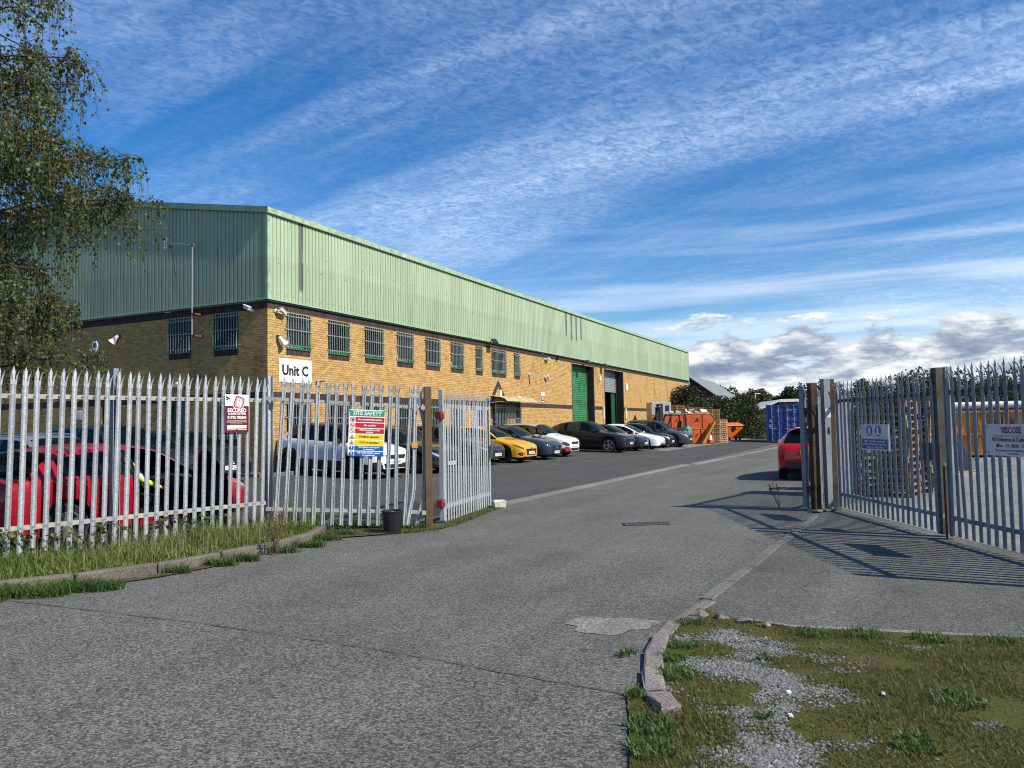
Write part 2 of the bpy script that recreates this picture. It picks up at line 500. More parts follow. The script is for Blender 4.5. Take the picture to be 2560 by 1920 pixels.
# buildings
def brick_mat(name, cols, island=True, stain=(0.55, 0.42, 0.30), stain_amt=0.55):
    m, g, bs, co = raw_mat(name)
    rv = g.new('ShaderNodeNewGeometry').outputs['Random Per Island'] if island else g.new('ShaderNodeObjectInfo').outputs['Random']
    n = len(cols)
    c = g.ramp(rv, [(i / (n - 1), cols[i]) for i in range(n)])
    geo = g.new('ShaderNodeNewGeometry').outputs['Position']
    f = g.noise(geo, 45.0, 3.0, 0.65)
    cc = g.new('ShaderNodeCombineColor')
    mul = g.smooth(f, 0.2, 0.8, 0.90, 1.08)
    for i in range(3): g.link(mul, cc.inputs[i])
    c = g.mix(1.0, c, cc.outputs[0], 'MULTIPLY')
    st = g.noise(g.mapping(geo, scale=(1.1, 1.1, 0.45)), 0.9, 5.0, 0.68)
    c = g.mix(g.math('MULTIPLY', g.smooth(st, 0.50, 0.74), stain_amt), c, (*stain, 1), 'MULTIPLY')
    g.link(c, bs.inputs['Base Color'])
    bs.inputs['Roughness'].default_value = 0.85; bs.inputs['Specular IOR Level'].default_value = 0.25
    return m
YB = [(0.40, 0.245, 0.086), (0.50, 0.320, 0.118), (0.56, 0.365, 0.140), (0.52, 0.330, 0.122), (0.41, 0.230, 0.086)]
M_BRICK = brick_mat('buff_brick', YB)
M_BRICK1 = brick_mat('buff_brick_single', YB, island=False)
DB = [(0.042, 0.030, 0.028), (0.060, 0.040, 0.036), (0.080, 0.052, 0.046)]
M_DBRICK = brick_mat('dark_brick', DB, stain_amt=0.2)
M_RBRICK = brick_mat('red_brick', [(0.13, 0.045, 0.030), (0.18, 0.060, 0.038), (0.11, 0.042, 0.030)])
M_MORTAR = mat('mortar', (0.15, 0.102, 0.055), 0.95, var=0.25, vscale=6)
M_MORTAR_D = mat('pale_mortar', (0.30, 0.26, 0.235), 0.95, var=0.2, vscale=6)

def cladding_mat():
    m, g, bs, co = raw_mat('green_cladding')
    base = g.mix(g.smooth(g.noise(g.mapping(co, scale=(1.2, 1.2, 0.25)), 0.8, 4.0, 0.6), 0.3, 0.75), (0.325, 0.420, 0.275, 1), (0.390, 0.478, 0.328, 1))
    sp = g.new('ShaderNodeSeparateXYZ'); g.link(co, sp.inputs[0])
    s, gg, z = sp.outputs
    # chalky runs and dirt below the fixings
    dirt = g.noise(g.mapping(co, scale=(9, 9, 0.5)), 1.0, 4.0, 0.6)
    base = g.mix(g.math('MULTIPLY', g.smooth(dirt, 0.48, 0.78), 0.38), base, (0.145, 0.215, 0.135, 1))
    # paint worn through to grey in a few ribs
    worn = None
    fr = g.math('ABSOLUTE', gg)
    onf = g.math('LESS_THAN', fr, 0.25)
    for (a, b, lo, hi) in [(1.34, 1.54, 6.10, 8.6), (24.55, 24.80, 6.9, 8.2), (25.40, 25.66, 6.7, 8.2), (26.22, 26.47, 6.75, 8.2), (27.04, 27.28, 6.9, 8.1)]:
        mk = g.math('MULTIPLY', g.math('GREATER_THAN', s, a), g.math('LESS_THAN', s, b))
        mk = g.math('MULTIPLY', mk, g.smooth(z, lo, lo + 0.15))
        worn = mk if worn is None else g.math('MAXIMUM', worn, mk)
    wn = g.noise(g.mapping(co, scale=(5, 5, 1.6)), 1.0, 4.0, 0.6)
    worn = g.math('MULTIPLY', g.math('MULTIPLY', worn, onf), g.smooth(wn, 0.30, 0.46))
    base = g.mix(worn, base, (0.125, 0.145, 0.135, 1))
    ob = g.new('ShaderNodeObjectInfo').outputs['Random']
    cc = g.new('ShaderNodeCombineColor')
    mul = g.math('MULTIPLY', g.math('ADD', g.math('MULTIPLY', ob, 0.13), 0.935), g.smooth(z, 7.05, 7.12, 0.955, 1.03))
    for i in range(3): g.link(mul, cc.inputs[i])
    base = g.mix(1.0, base, cc.outputs[0], 'MULTIPLY')
    g.link(base, bs.inputs['Base Color'])
    bs.inputs['Roughness'].default_value = 0.6
    bs.inputs['Specular IOR Level'].default_value = 0.12
    return m
M_CLAD = cladding_mat()
M_TRIM = mat('green_trim', (0.315, 0.425, 0.265), 0.5, var=0.25, vscale=5)
M_TRIM_D = mat('dark_green_trim', (0.075, 0.135, 0.095), 0.5, var=0.2, vscale=3)
M_ROOFSHEET = mat('roof_sheet', (0.22, 0.27, 0.24), 0.6, var=0.2)
M_GREEN = mat('green_paint', (0.030, 0.165, 0.050), 0.45, var=0.25, vscale=6)
M_GREEN_D = mat('dark_green_paint', (0.016, 0.085, 0.030), 0.45, var=0.25, vscale=6)
M_SHUT_G = mat('green_shutter', (0.042, 0.185, 0.070), 0.5, var=0.35, vscale=1.5)
M_SHUT_S = mat('steel_shutter', (0.34, 0.39, 0.40), 0.45, metal=0.4, var=0.15, vscale=2.5)
M_BLIND = mat('blind_fabric', (0.56, 0.60, 0.62), 0.8, island=0.28)
M_BARS = mat('grille_bar', (0.30, 0.33, 0.31), 0.55, metal=0.2, var=0.25, vscale=8)
M_DARK = mat('dark_interior', (0.012, 0.012, 0.012), 0.9)
M_WHITE = mat('white_paint', (0.80, 0.80, 0.78), 0.45, var=0.05, vscale=4)
M_OFFWHITE = mat('white_plastic', (0.70, 0.69, 0.65), 0.5, var=0.12, vscale=8)
M_BLACK = mat('black_plastic', (0.014, 0.014, 0.015), 0.5)
M_POLYC = mat('canopy_sheet', (0.42, 0.37, 0.22), 0.3, var=0.1)

def glass_mat(name, tint=(0.05, 0.065, 0.065), clear=0.4, rough=0.02, tc=(0.62, 0.70, 0.68)):
    m = bpy.data.materials.new(name); m.use_nodes = True
    g = NT(m.node_tree); bs = g.n['Principled BSDF']; out = g.n['Material Output']
    bs.inputs['Base Color'].default_value = (*tint, 1)
    bs.inputs['Roughness'].default_value = rough
    bs.inputs['IOR'].default_value = 1.55
    tr = g.new('ShaderNodeBsdfTransparent'); tr.inputs[0].default_value = (*tc, 1)
    lw = g.new('ShaderNodeFresnel'); lw.inputs[0].default_value = 1.5
    fac = g.math('MULTIPLY', g.math('SUBTRACT', 1.0, lw.outputs[0]), clear)
    mx = g.new('ShaderNodeMixShader'); g.link(fac, mx.inputs[0])
    g.link(bs.outputs[0], mx.inputs[1]); g.link(tr.outputs[0], mx.inputs[2]); g.link(mx.outputs[0], out.inputs[0])
    MATS[name] = m
    return m
M_GLASS = glass_mat('window_glass', (0.03, 0.04, 0.045), 0.86, tc=(0.88, 0.92, 0.92))
M_CARGLASS = glass_mat('car_glass', (0.006, 0.010, 0.010), 0.55)
M_DARKGLASS = glass_mat('privacy_glass', (0.004, 0.005, 0.006), 0.12)

# metals
def galv_mat(name, a, b, rough=0.5, metal=0.55):
    m, g, bs, co = raw_mat(name)
    geo = g.new('ShaderNodeNewGeometry').outputs['Position']
    vo = g.new('ShaderNodeTexVoronoi', feature='F1'); vo.inputs['Scale'].default_value = 55.0
    g.link(geo, vo.inputs['Vector'])
    sp = g.new('ShaderNodeSeparateColor'); g.link(vo.outputs['Color'], sp.inputs[0])
    st = g.noise(g.mapping(geo, scale=(6, 6, 0.8)), 1.4, 5.0, 0.65)
    f = g.math('ADD', g.math('MULTIPLY', sp.outputs[0], 0.35), g.math('MULTIPLY', st, 0.75))
    c = g.mix(g.smooth(f, 0.25, 0.85), (*a, 1), (*b, 1))
    ob = g.new('ShaderNodeObjectInfo').outputs['Random']
    cc = g.new('ShaderNodeCombineColor')
    mul = g.math('ADD', g.math('MULTIPLY', ob, 0.24), 0.86)
    for i in range(3): g.link(mul, cc.inputs[i])
    g.link(g.mix(1.0, c, cc.outputs[0], 'MULTIPLY'), bs.inputs['Base Color'])
    bs.inputs['Metallic'].default_value = metal
    g.link(g.math('ADD', g.math('MULTIPLY', sp.outputs[1], 0.18), rough - 0.08), bs.inputs['Roughness'])
    return m
M_GALV = galv_mat('galvanised_steel', (0.30, 0.325, 0.34), (0.52, 0.545, 0.565), 0.55, 0.30)
M_GALV_R = galv_mat('shaded_galvanised', (0.18, 0.21, 0.235), (0.31, 0.345, 0.375), 0.6, 0.25)  # galvanised steel with the backlit gate's shade put into its colour
M_RAIL = mat('rail_cream', (0.38, 0.365, 0.32), 0.6, metal=0.2, var=0.2, vscale=3)
M_BROWN = mat('brown_paint', (0.118, 0.070, 0.030), 0.55, var=0.30, vscale=2.5, bump=0.1)
M_RUSTPOST = mat('rusted_brown', (0.050, 0.032, 0.016), 0.85, var=0.85, vscale=3.5, bump=0.2, bscale=25)
M_RUST = mat('rust', (0.13, 0.045, 0.02), 0.85, var=0.5, vscale=9)
M_STEEL = mat('plain_steel', (0.55, 0.56, 0.56), 0.35, metal=0.8, var=0.15)
M_IRON = mat('cast_iron', (0.12, 0.117, 0.112), 0.7, metal=0.3, var=0.3, vscale=12)
M_REDOX = mat('red_oxide', (0.16, 0.018, 0.012), 0.6, var=0.4, vscale=10)
# sign paints
M_SG = mat('sign_green', (0.020, 0.33, 0.150), 0.4); M_SR = mat('sign_red', (0.52, 0.018, 0.022), 0.4)
M_SY = mat('sign_yellow', (0.80, 0.62, 0.010), 0.4); M_SB = mat('sign_blue', (0.012, 0.105, 0.32), 0.4)
M_SM = mat('sign_maroon', (0.135, 0.006, 0.016), 0.4); M_SK = mat('sign_black', (0.012, 0.012, 0.014), 0.4)
M_SW = mat('sign_white', (0.84, 0.84, 0.82), 0.4, var=0.04); M_SGREY = mat('sign_offwhite', (0.62, 0.64, 0.66), 0.45, var=0.1)
# wood, misc
M_WOOD = mat('pallet_wood', (0.31, 0.195, 0.098), 0.85, var=0.35, vscale=7, objrand=0.35, bump=0.3)
M_WOOD_D = mat('weathered_pallet_wood', (0.24, 0.145, 0.072), 0.9, var=0.4, vscale=7, objrand=0.40, bump=0.3)
M_WOOD_P = mat('pale_pallet_wood', (0.52, 0.39, 0.235), 0.85, var=0.3, vscale=7, objrand=0.25, bump=0.3)
M_CARD = mat('cardboard', (0.58, 0.45, 0.29), 0.85, objrand=0.35, var=0.12)
M_ORANGE = mat('orange_paint', (0.46, 0.075, 0.012), 0.5, var=0.28, vscale=2.2, bump=0.12, bscale=14)
M_ORANGE_B = mat('orange_plastic', (0.66, 0.130, 0.010), 0.4, var=0.12)
M_YSKIP = mat('yellow_rusty_paint', (0.50, 0.20, 0.022), 0.65, var=0.55, vscale=1.6, bump=0.25, bscale=9)
M_PLANKY = mat('yellow_board', (0.52, 0.27, 0.030), 0.6, var=0.3, vscale=4)
M_CBLUE = mat('container_blue', (0.010, 0.052, 0.25), 0.45, var=0.25, vscale=1.5)
M_CBLUE2 = mat('container_light_blue', (0.012, 0.095, 0.26), 0.45, var=0.2, vscale=1.5)
M_STONE = mat('pale_stone', (0.56, 0.53, 0.47), 0.9, var=0.25, vscale=12, bump=0.5)

# ------------------------------------------------------------------ ground
def struct(o):
    o['kind'] = 'structure'; return o

def strip_sheet(name, slist, tlist, dz, m):
    """sheet over the (s, t) frame following the ground height"""
    mb = MB(); vs = []
    for s in slist:
        for t in tlist:
            p = ST(s, t); vs.append((p.x, p.y, gz(p.x, p.y) + dz))
    k = len(tlist); fs = []
    for i in range(len(slist) - 1):
        for j in range(k - 1):
            fs.append((i * k + j, (i + 1) * k + j, (i + 1) * k + j + 1, i * k + j + 1))
    mb.add(vs, fs)
    me = mb.mesh(name, m)
    # keep normals up
    if me.polygons[0].normal.z < 0: me.flip_normals()
    return struct(link_mesh(name, me))

strip_sheet('ground', [-500, -4, -3, -2, -1, 900], [-700, -0.2, 9.8, 700], -0.03, M_FARGROUND)
strip_sheet('road', [-70, 75], [9.8, 26.0], -0.004, M_ROAD)
strip_sheet('road_edge', [-70, -6.8], [8.3, 9.8], -0.004, M_ROAD)
strip_sheet('yard', [-6.8, -4, -3, -2, -1, 62], [-25, -0.2, 9.8], -0.006, M_YARD)
strip_sheet('yard_end', [-22, -6.8], [-25, -0.2, 8.3], -0.004, M_YARD)
strip_sheet('concrete_slab', [24.0, 58], [0.6, 6.2], 0.004, M_CONC)

def sheet(name, pts, z, m, parent=None):
    mb = MB()
    mb.add([(p[0], p[1], (z if not callable(z) else z(p[0], p[1]))) for p in pts], [tuple(range(len(pts)))])
    me = mb.mesh(name, m)
    if me.polygons[0].normal.z < 0: me.flip_normals()
    o = link_mesh(name, me, None, parent)
    return struct(o)

# nearer slab of the road, on this side of the open joint
JOINT = [(-13.0, 11.1), (-8.5, 9.25), (-5.19, 7.86), (-2.72, 6.74), (-1.0, 5.83), (0.65, 4.80)]
sheet('near_road', [(-30, -12), (0.2, -12), (0.35, 0.5), (0.45, 2.5), (0.53, 3.8), (0.62, 4.5)] + JOINT[::-1] + [(-30, 18)], 0.004, M_ROAD2)
mb = MB()
jp = []
for a, b in zip(JOINT[1:-1], JOINT[2:]):
    for i in range(14):
        f = i / 14; jp.append((a[0] + (b[0] - a[0]) * f, a[1] + (b[1] - a[1]) * f))
jp.append(JOINT[-1])
vs = []
for i, p in enumerate(jp):
    wv = 0.007 + 0.010 * rng.random(); off = rng.uniform(-0.012, 0.012)
    vs += [(p[0], p[1] - wv + off, 0.008), (p[0], p[1] + wv + off, 0.008)]
mb.add(vs, [(2 * i, 2 * i + 2, 2 * i + 3, 2 * i + 1) for i in range(len(jp) - 1)])
struct(mb.build('road_joint', mat('joint_dirt', (0.085, 0.065, 0.045), 0.95, var=0.5, vscale=14)))

# hair cracks wandering over the road
for (a, b, wd_) in (((0.62, 14.6), (1.75, 12.95), .010), ((2.6, 8.6), (4.6, 8.1), .006), ((3.0, 11.4), (1.2, 9.6), .005)):
    mb = MB(); vs = []; n_ = 26; off = 0.0
    for i in range(n_ + 1):
        f = i / n_; off += rng.uniform(-.03, .03); x, y = a[0] + (b[0] - a[0]) * f, a[1] + (b[1] - a[1]) * f + off
        k = wd_ * rng.uniform(.3, 1.0) * (1 if 0 < i < n_ else .1)
        vs += [(x - k * .4, y - k, .0065), (x + k * .4, y + k, .0065)]
    mb.add(vs, [(2 * i, 2 * i + 2, 2 * i + 3, 2 * i + 1) for i in range(n_)])
    struct(mb.build('road_crack', MATS['joint_dirt']))

# apron in front of the side gate and the concrete yard behind it
APR = [(1.72, 7.26), (1.60, 6.98), (1.78, 6.66), (2.19, 6.26), (2.9, 6.06), (3.75, 5.83), (6.0, 5.3), (6.2, 14.6), (5.55, 14.05)]
sheet('apron', APR, 0.006, M_APRON)
sheet('side_yard', [(6.0, -4), (60, -4), (60, 50), (30, 46), (9.4, 18.6), (6.1, 14.6)], 0.010, M_CONC)
# pale wet-cement patch
pp = []
for i in range(28):
    a = 2 * math.pi * i / 28
    rr = 1 + 0.16 * math.sin(3 * a + 1) + 0.10 * math.sin(7 * a)
    pp.append((0.77 + 0.36 * rr * math.cos(a), 6.47 + 0.27 * rr * math.sin(a)))
sheet('road_patch', pp, 0.0005, M_PATCH)
# concrete drainage channel between road and yard
ch = empty('drainage_channel'); struct(ch)
s = -6.8
chm = MB()
chm.box(0, 2.4, -0.17, 0.17, -0.10, 0.012)
chme = chm.mesh('channel_block', M_CHANNEL)
while s < 46:
    p = ST(s, 9.79 + 0.035 * max(0, s) * 0.9 if s > 12 else 9.75 + 0.012 * s)
    inst('channel_block', chme, ch, (p.x, p.y, 0.0), (0, 0, ROT_B - (0.030 if s > 12 else 0.012)))
    s += 2.405
# hair crack in the yard edge, kerb marks: short faded bay lines
bl = mat('faded_line_paint', (0.24, 0.24, 0.23), 0.8, var=0.4, vscale=20)
bay = empty('bay_line'); struct(bay)
for (s0, t0, ln) in [(1.3, 5.2, 0.7), (8.3, 5.7, 0.22), (9.6, 5.4, 0.35), (12.6, 5.6, 0.75), (18.0, 6.5, 1.0), (18.9, 6.2, 0.7), (22.0, 7.5, 0.3)]:
    mb = MB(); a = ST(s0, t0); b = ST(s0, t0 + ln)
    mb.add([(p.x + o * D1.x, p.y + o * D1.y, gz(p.x, p.y) + 0.002) for p, o in ((a, -.04), (b, -.04), (b, .04), (a, .04))], [(0, 1, 2, 3)])
    mb.build('paint_mark', bl, bay)
# drain grating
gr = thing('drain_grating', 'dark iron drain grating set in the road between the gates', 'drain', (2.17, 12.82, 0.004), 0.10)
mb = MB(); mb.box(-.36, .36, -.14, .14, -0.02, 0.002); mb.build('pit', mat('drain_pit', (0.06, 0.058, 0.055), 0.9), gr)
mb = MB()
for y in (-.15, .13): mb.box(-.38, .38, y, y + .02, 0, .012)
for x in (-.38, .36): mb.box(x, x + .02, -.13, .13, 0, .012)
mb.build('frame', M_IRON, gr)
for i in range(11):
    mb = MB(); x = -.355 + i * .064
    mb.add([(x, -.13, .004), (x + .03, -.13, .004), (x + .05, .13, .004), (x + .02, .13, .004), (x, -.13, .014), (x + .03, -.13, .014), (x + .05, .13, .014), (x + .02, .13, .014)],
           [(0, 3, 2, 1), (4, 5, 6, 7), (0, 1, 5, 4), (1, 2, 6, 5), (2, 3, 7, 6), (3, 0, 4, 7)])
    mb.build('bar', M_IRON, gr)

# ---------------- left verge with kerb
KL = [(-9.5, 5.8), (-7.2, 7.05), (-5.55, 8.02), (-4.62, 8.62), (-4.05, 9.30), (-3.62, 10.05), (-3.22, 10.75), (-3.00, 11.35), (-2.98, 12.0), (-3.06, 12.75), (-3.12, 13.5)]
def resample(pts, step):
    out = [Vector((*pts[0], 0))]; acc = 0
    P_ = [Vector((*p, 0)) for p in pts]
    dense = []
    for i in range(len(P_) - 1):
        p0 = P_[max(0, i - 1)]; p1 = P_[i]; p2 = P_[i + 1]; p3 = P_[min(len(P_) - 1, i + 2)]
        for k in range(40):
            u = k / 40
            dense.append(0.5 * ((2 * p1) + (p2 - p0) * u + (2 * p0 - 5 * p1 + 4 * p2 - p3) * u * u + (3 * p1 - p0 - 3 * p2 + p3) * u ** 3))
    dense.append(P_[-1])
    for a, b in zip(dense, dense[1:]):
        acc += (b - a).length
        if acc >= step:
            out.append(b.copy()); acc = 0
    return out
kl = resample(KL, 0.88)
kerb_l = empty('kerb_left'); struct(kerb_l)
for i, (a, b) in enumerate(zip(kl, kl[1:])):
    d = (b - a); ln = d.length; d.normalize(); n = Vector((-d.y, d.x, 0))
    if n.x > 0: n = -n
    gap = 0.012
    drop = rng.uniform(-0.012, 0.006); tip = rng.uniform(-0.02, 0.02)
    mb = MB()
    mb.cbox((ln / 2, 0.065, 0.02), (ln - gap * 2, 0.13, 0.20), 0.015, jit=0.004)
    o = mb.build('kerb_stone', M_KERB_MOSS, kerb_l, (a.x, a.y, drop + gz(a.x, a.y) * 0.6), (tip, 0, math.atan2(d.y, d.x)))
F0, F1, F2, FB = Vector((-6.84, 8.40, 0)), Vector((-5.37, 10.30, 0)), Vector((-3.90, 12.20, 0)), Vector((-1.41, 12.82, 0))
inner = [(p.x - 0.10, p.y + 0.06) for p in kl]
verge_poly = inner + [(-3.25, 13.9), (-4.2, 12.9), (-5.7, 10.8), (-7.3, 8.7), (-10.2, 6.4)]
def vz(x, y): return gz(x, y) + 0.085
mbv = MB()
cpt = np.mean(np.array(verge_poly), axis=0)
sheet('verge_left', verge_poly, vz, M_VERGE_L)
# dirt along the fence foot and under the open gate leaf
sheet('dirt_edge', [(-3.2, 13.6), (-3.05, 12.2), (-2.75, 11.75), (-2.1, 12.05), (-1.5, 12.42), (-1.15, 12.75), (-0.95, 13.3), (-0.42, 15.3), (-0.25, 16.1), (-0.75, 16.2), (-1.5, 13.9), (-1.9, 13.2), (-2.6, 13.2)],
      lambda x, y: gz(x, y) + 0.014, M_DIRT)
# gutter dirt with fringe in front of the left kerb
gut = [(p.x + 0.06, p.y - 0.05) for p in kl[1:9]]
sheet('gutter_dirt', gut + [(p.x + 0.12 + 0.07 * rng.random(), p.y - 0.16 - 0.10 * rng.random()) for p in kl[1:9]][::-1], lambda x, y: gz(x, y) + 0.010, M_DIRT)

# ---------------- right verge
KR = [(1.74, 7.24), (1.46, 6.83), (1.20, 6.38), (1.00, 5.93), (0.88, 5.48), (0.79, 5.02), (0.75, 4.62)]
kerb_r = empty('kerb_right'); struct(kerb_r)
kr = resample(KR, 0.44)
for i, (a, b) in enumerate(zip(kr, kr[1:])):
    d = (b - a); ln = d.length; d.normalize()
    mb = MB(); mb.cbox((ln / 2, 0.065, 0.0), (ln - 0.022, 0.125, 0.045 + 0.007 * i), 0.012, jit=0.007)
    mb.build('kerb_stone', M_KERB, kerb_r, (a.x, a.y, 0.0), (rng.uniform(-.03, .03), rng.uniform(-.02, .02), math.atan2(d.y, d.x) + rng.uniform(-.03, .03)))
mb = MB(); mb.cbox((0.15, 0.0, 0.015), (0.27, 0.14, 0.08), 0.014, jit=0.010)
mb.build('kerb_stone', M_KERB, kerb_r, (0.83, 4.72, 0.0), (0.02, -0.03, R(-84)))
# flush edging running back to the gate post
ed = empty('flush_edging'); struct(ed)
e0, e1 = Vector((1.76, 7.28, 0)), Vector((5.38, 13.75, 0))
de = (e1 - e0); LE = de.length; de.normalize(); k = 0.0
while k < LE - 0.1:
    ln = min(0.90, LE - k); p = e0 + de * k + Vector((rng.uniform(-.012, .012), 0, 0))
    mb = MB(); mb.cbox((ln / 2, 0, -0.033), (ln - 0.03, 0.125, 0.10), 0.006, jit=0.003)
    mb.build('edging_stone', M_EDGE, ed, (p.x, p.y, 0.0), (0, 0, math.atan2(de.y, de.x) + rng.uniform(-.01, .01)))
    k += ln
VR = [(0.53, 3.8), (0.45, 2.0), (0.45, -3), (14, -3), (14, 3.6), (6.0, 5.28), (3.75, 5.81), (2.9, 6.03), (2.19, 6.23), (1.78, 6.62), (1.62, 6.93), (1.36, 6.55), (1.13, 6.1), (0.93, 5.6), (0.80, 5.0), (0.66, 4.78), (0.62, 4.4)]
sheet('verge_right', VR, 0.016, M_VERGE_R)
# pinkish concrete lip at the edge of the apron
lip = [(1.95, 6.47), (2.19, 6.25), (2.9, 6.05), (3.75, 5.82), (6.0, 5.29)]
mb = MB(); vs = []
for p in lip: vs += [(p[0], p[1] - 0.045, 0.022), (p[0], p[1] + 0.03, 0.022), (p[0], p[1] - 0.045, -.02)]
mb.add(vs, [f for i in range(len(lip) - 1) for f in ((3 * i, 3 * i + 3, 3 * i + 4, 3 * i + 1), (3 * i + 2, 3 * i + 5, 3 * i + 3, 3 * i))])
struct(mb.build('apron_lip', M_KERB))

# ------------------------------------------------------------------ warehouse
BL, BW, BASE = 56.3, 19.5, 0.30
EAVE, RIDGE, CLAD0 = 8.44, 10.14, 5.745
BAND0, BAND1, TOP0, TOP1 = 2.625, 2.855, 5.435, 5.665
wh = thing('warehouse', 'long warehouse with green metal cladding above yellow brick walls', 'warehouse', (CX, CY, 0), ROT_B)

# openings on the long facade (s0, s1, z0, z1)
UPW = [(0.83, 1.97), (2.88, 4.04), (4.96, 6.10), (7.02, 8.17), (9.09, 10.24), (11.16, 12.28), (13.43, 14.12), (15.05, 16.61), (17.57, 18.24)]
WZ0, WZ1, SILL0 = 4.27, 5.435, 4.06
LOZ0, LOZ1, LSILL = 1.42, 2.625, 1.21
LOW = [(0.83, 1.97), (2.88, 4.04), (4.96, 6.10), (7.02, 8.17), (9.09, 10.24), (11.16, 12.28), (13.43, 14.12), (17.57, 18.24)]
DOORF = (15.05, 16.55, 0.30, 2.625)
SH1 = (25.70, 29.50, 0.0, 5.435)
SH2 = (31.68, 35.74, 0.0, 5.435)
GUP = [(1.21, 2.28), (3.30, 4.33)]
GLOW = [(1.22, 2.24)]
GDOOR = [(3.50, 4.25), (6.85, 7.65)]
openF = [(a, b, SILL0, WZ1) for a, b in UPW] + [(a, b, LSILL, LOZ1) for a, b in LOW] + [DOORF, SH1, SH2]
openG = [(a, b, SILL0, WZ1) for a, b in GUP] + [(a, b, LSILL, LOZ1) for a, b in GLOW] + [(a, b, BASE, LOZ1) for a, b in GDOOR]
TRI_A, TRI_L, TRI_R = (15.72, 3.90), (14.82, 2.855), (16.62, 2.855)
def in_tri(s, z):
    """dark brick chevron over the entrance"""
    if z < 2.855 or z > 3.92: return False
    f = (3.92 - z) / (3.92 - 2.855)
    hw = 0.92 * f
    d = abs(s - 15.72)
    return False
joints = [44.2, 48.3]

COURSE, BLEN, BD, JT = 0.075, 0.225, 0.10, 0.010
def brick_layout(length, opens, face):
    """(u0, u1, z0, z1, dark) for each brick of a wall"""
    out = []
    z = BASE; ci = 0
    while z < TOP0 - 0.02:
        z1 = z + COURSE - JT
        if z1 > BAND0 - 0.005 and z < BAND1 - 0.02:
            z = BAND1; continue
        zm = (z + z1) / 2
        ivs = [(0.0, length)]
        for (a, b, lo, hi) in opens:
            if lo - 0.01 < zm < hi:
                nv = []
                for (p, q) in ivs:
                    if b <= p or a >= q: nv.append((p, q)); continue
                    if a > p: nv.append((p, a))
                    if b < q: nv.append((b, q))
                ivs = nv
        if face == 'F':
            for jx in joints:
                nv = []
                for (p, q) in ivs:
                    if p < jx < q: nv += [(p, jx - 0.03), (jx + 0.03, q)]
                    else: nv.append((p, q))
                ivs = nv
        off = 0.0 if ci % 2 == 0 else BLEN / 2
        for (p, q) in ivs:
            k0 = int(math.floor((p - off) / BLEN)); u = off + k0 * BLEN
            while u < q:
                a = max(u, p, .004 if face == 'G' else 0); b = min(u + BLEN - JT, q)
                if b - a > 0.03:
                    out.append((a, b, z, min(z1, TOP0)))
                u += BLEN
        z += COURSE; ci += 1
    return out

def brick_box(u0, u1, z0, z1, face, proud=0.0):
    """five-sided brick; front face on the wall plane"""
    y0, y1 = -proud, BD
    if face == 'F':
        vs = [(u0, y0, z0), (u1, y0, z0), (u1, y0, z1), (u0, y0, z1), (u0, y0 + .02, z0), (u1, y0 + .02, z0), (u1, y0 + .02, z1), (u0, y0 + .02, z1)]
    else:
        vs = [(y0, u1, z0), (y0, u0, z0), (y0, u0, z1), (y0, u1, z1), (y0 + .02, u1, z0), (y0 + .02, u0, z0), (y0 + .02, u0, z1), (y0 + .02, u1, z1)]
    fs = [(0, 1, 2, 3), (0, 4, 5, 1), (1, 5, 6, 2), (2, 6, 7, 3), (3, 7, 4, 0)]
    return vs, fs

def bricks_mesh(name, lst, face, m):
    V = []; Fc = []
    for (a, b, z0, z1) in lst:
        vs, fs = brick_box(a, b, z0, z1, face)
        k = len(V); V += vs; Fc += [tuple(k + i for i in f) for f in fs]
    return np_mesh(name, V, Fc, m)

allF = brick_layout(BL, openF, 'F')
allG = brick_layout(BW, openG, 'G')
darkF = [b for b in allF if in_tri((b[0] + b[1]) / 2, (b[2] + b[3]) / 2)]
yelF = [b for b in allF if not in_tri((b[0] + b[1]) / 2, (b[2] + b[3]) / 2)]
# the largest-showing bricks, by the corner, are single parts
selF = [b for b in yelF if b[1] < 1.15 and 2.855 <= b[2] < 5.43][:150]
selG = [b for b in allG if b[1] < 1.15 and 2.855 <= b[2] < 5.43][:150]
sF, sG = set(selF), set(selG)
one = {}
for face, lst in (('F', selF), ('G', selG)):
    for (a, b, z0, z1) in lst:
        ln = round(b - a, 3); key = (face, ln, round(z1 - z0, 3))
        if key not in one:
            vs, fs = brick_box(0, ln, 0, z1 - z0, face)
            one[key] = np_mesh('brick', vs, fs, M_BRICK1)
        inst('brick', one[key], wh, (a, 0, z0) if face == 'F' else (0, a, z0))
for nm, lst, face, m in (('facade_brickwork', [b for b in yelF if b not in sF], 'F', M_BRICK), ('gable_brickwork', [b for b in allG if b not in sG], 'G', M_BRICK)):
    o = link_mesh(nm, bricks_mesh(nm, lst, face, m), None, wh); o['kind'] = 'stuff'
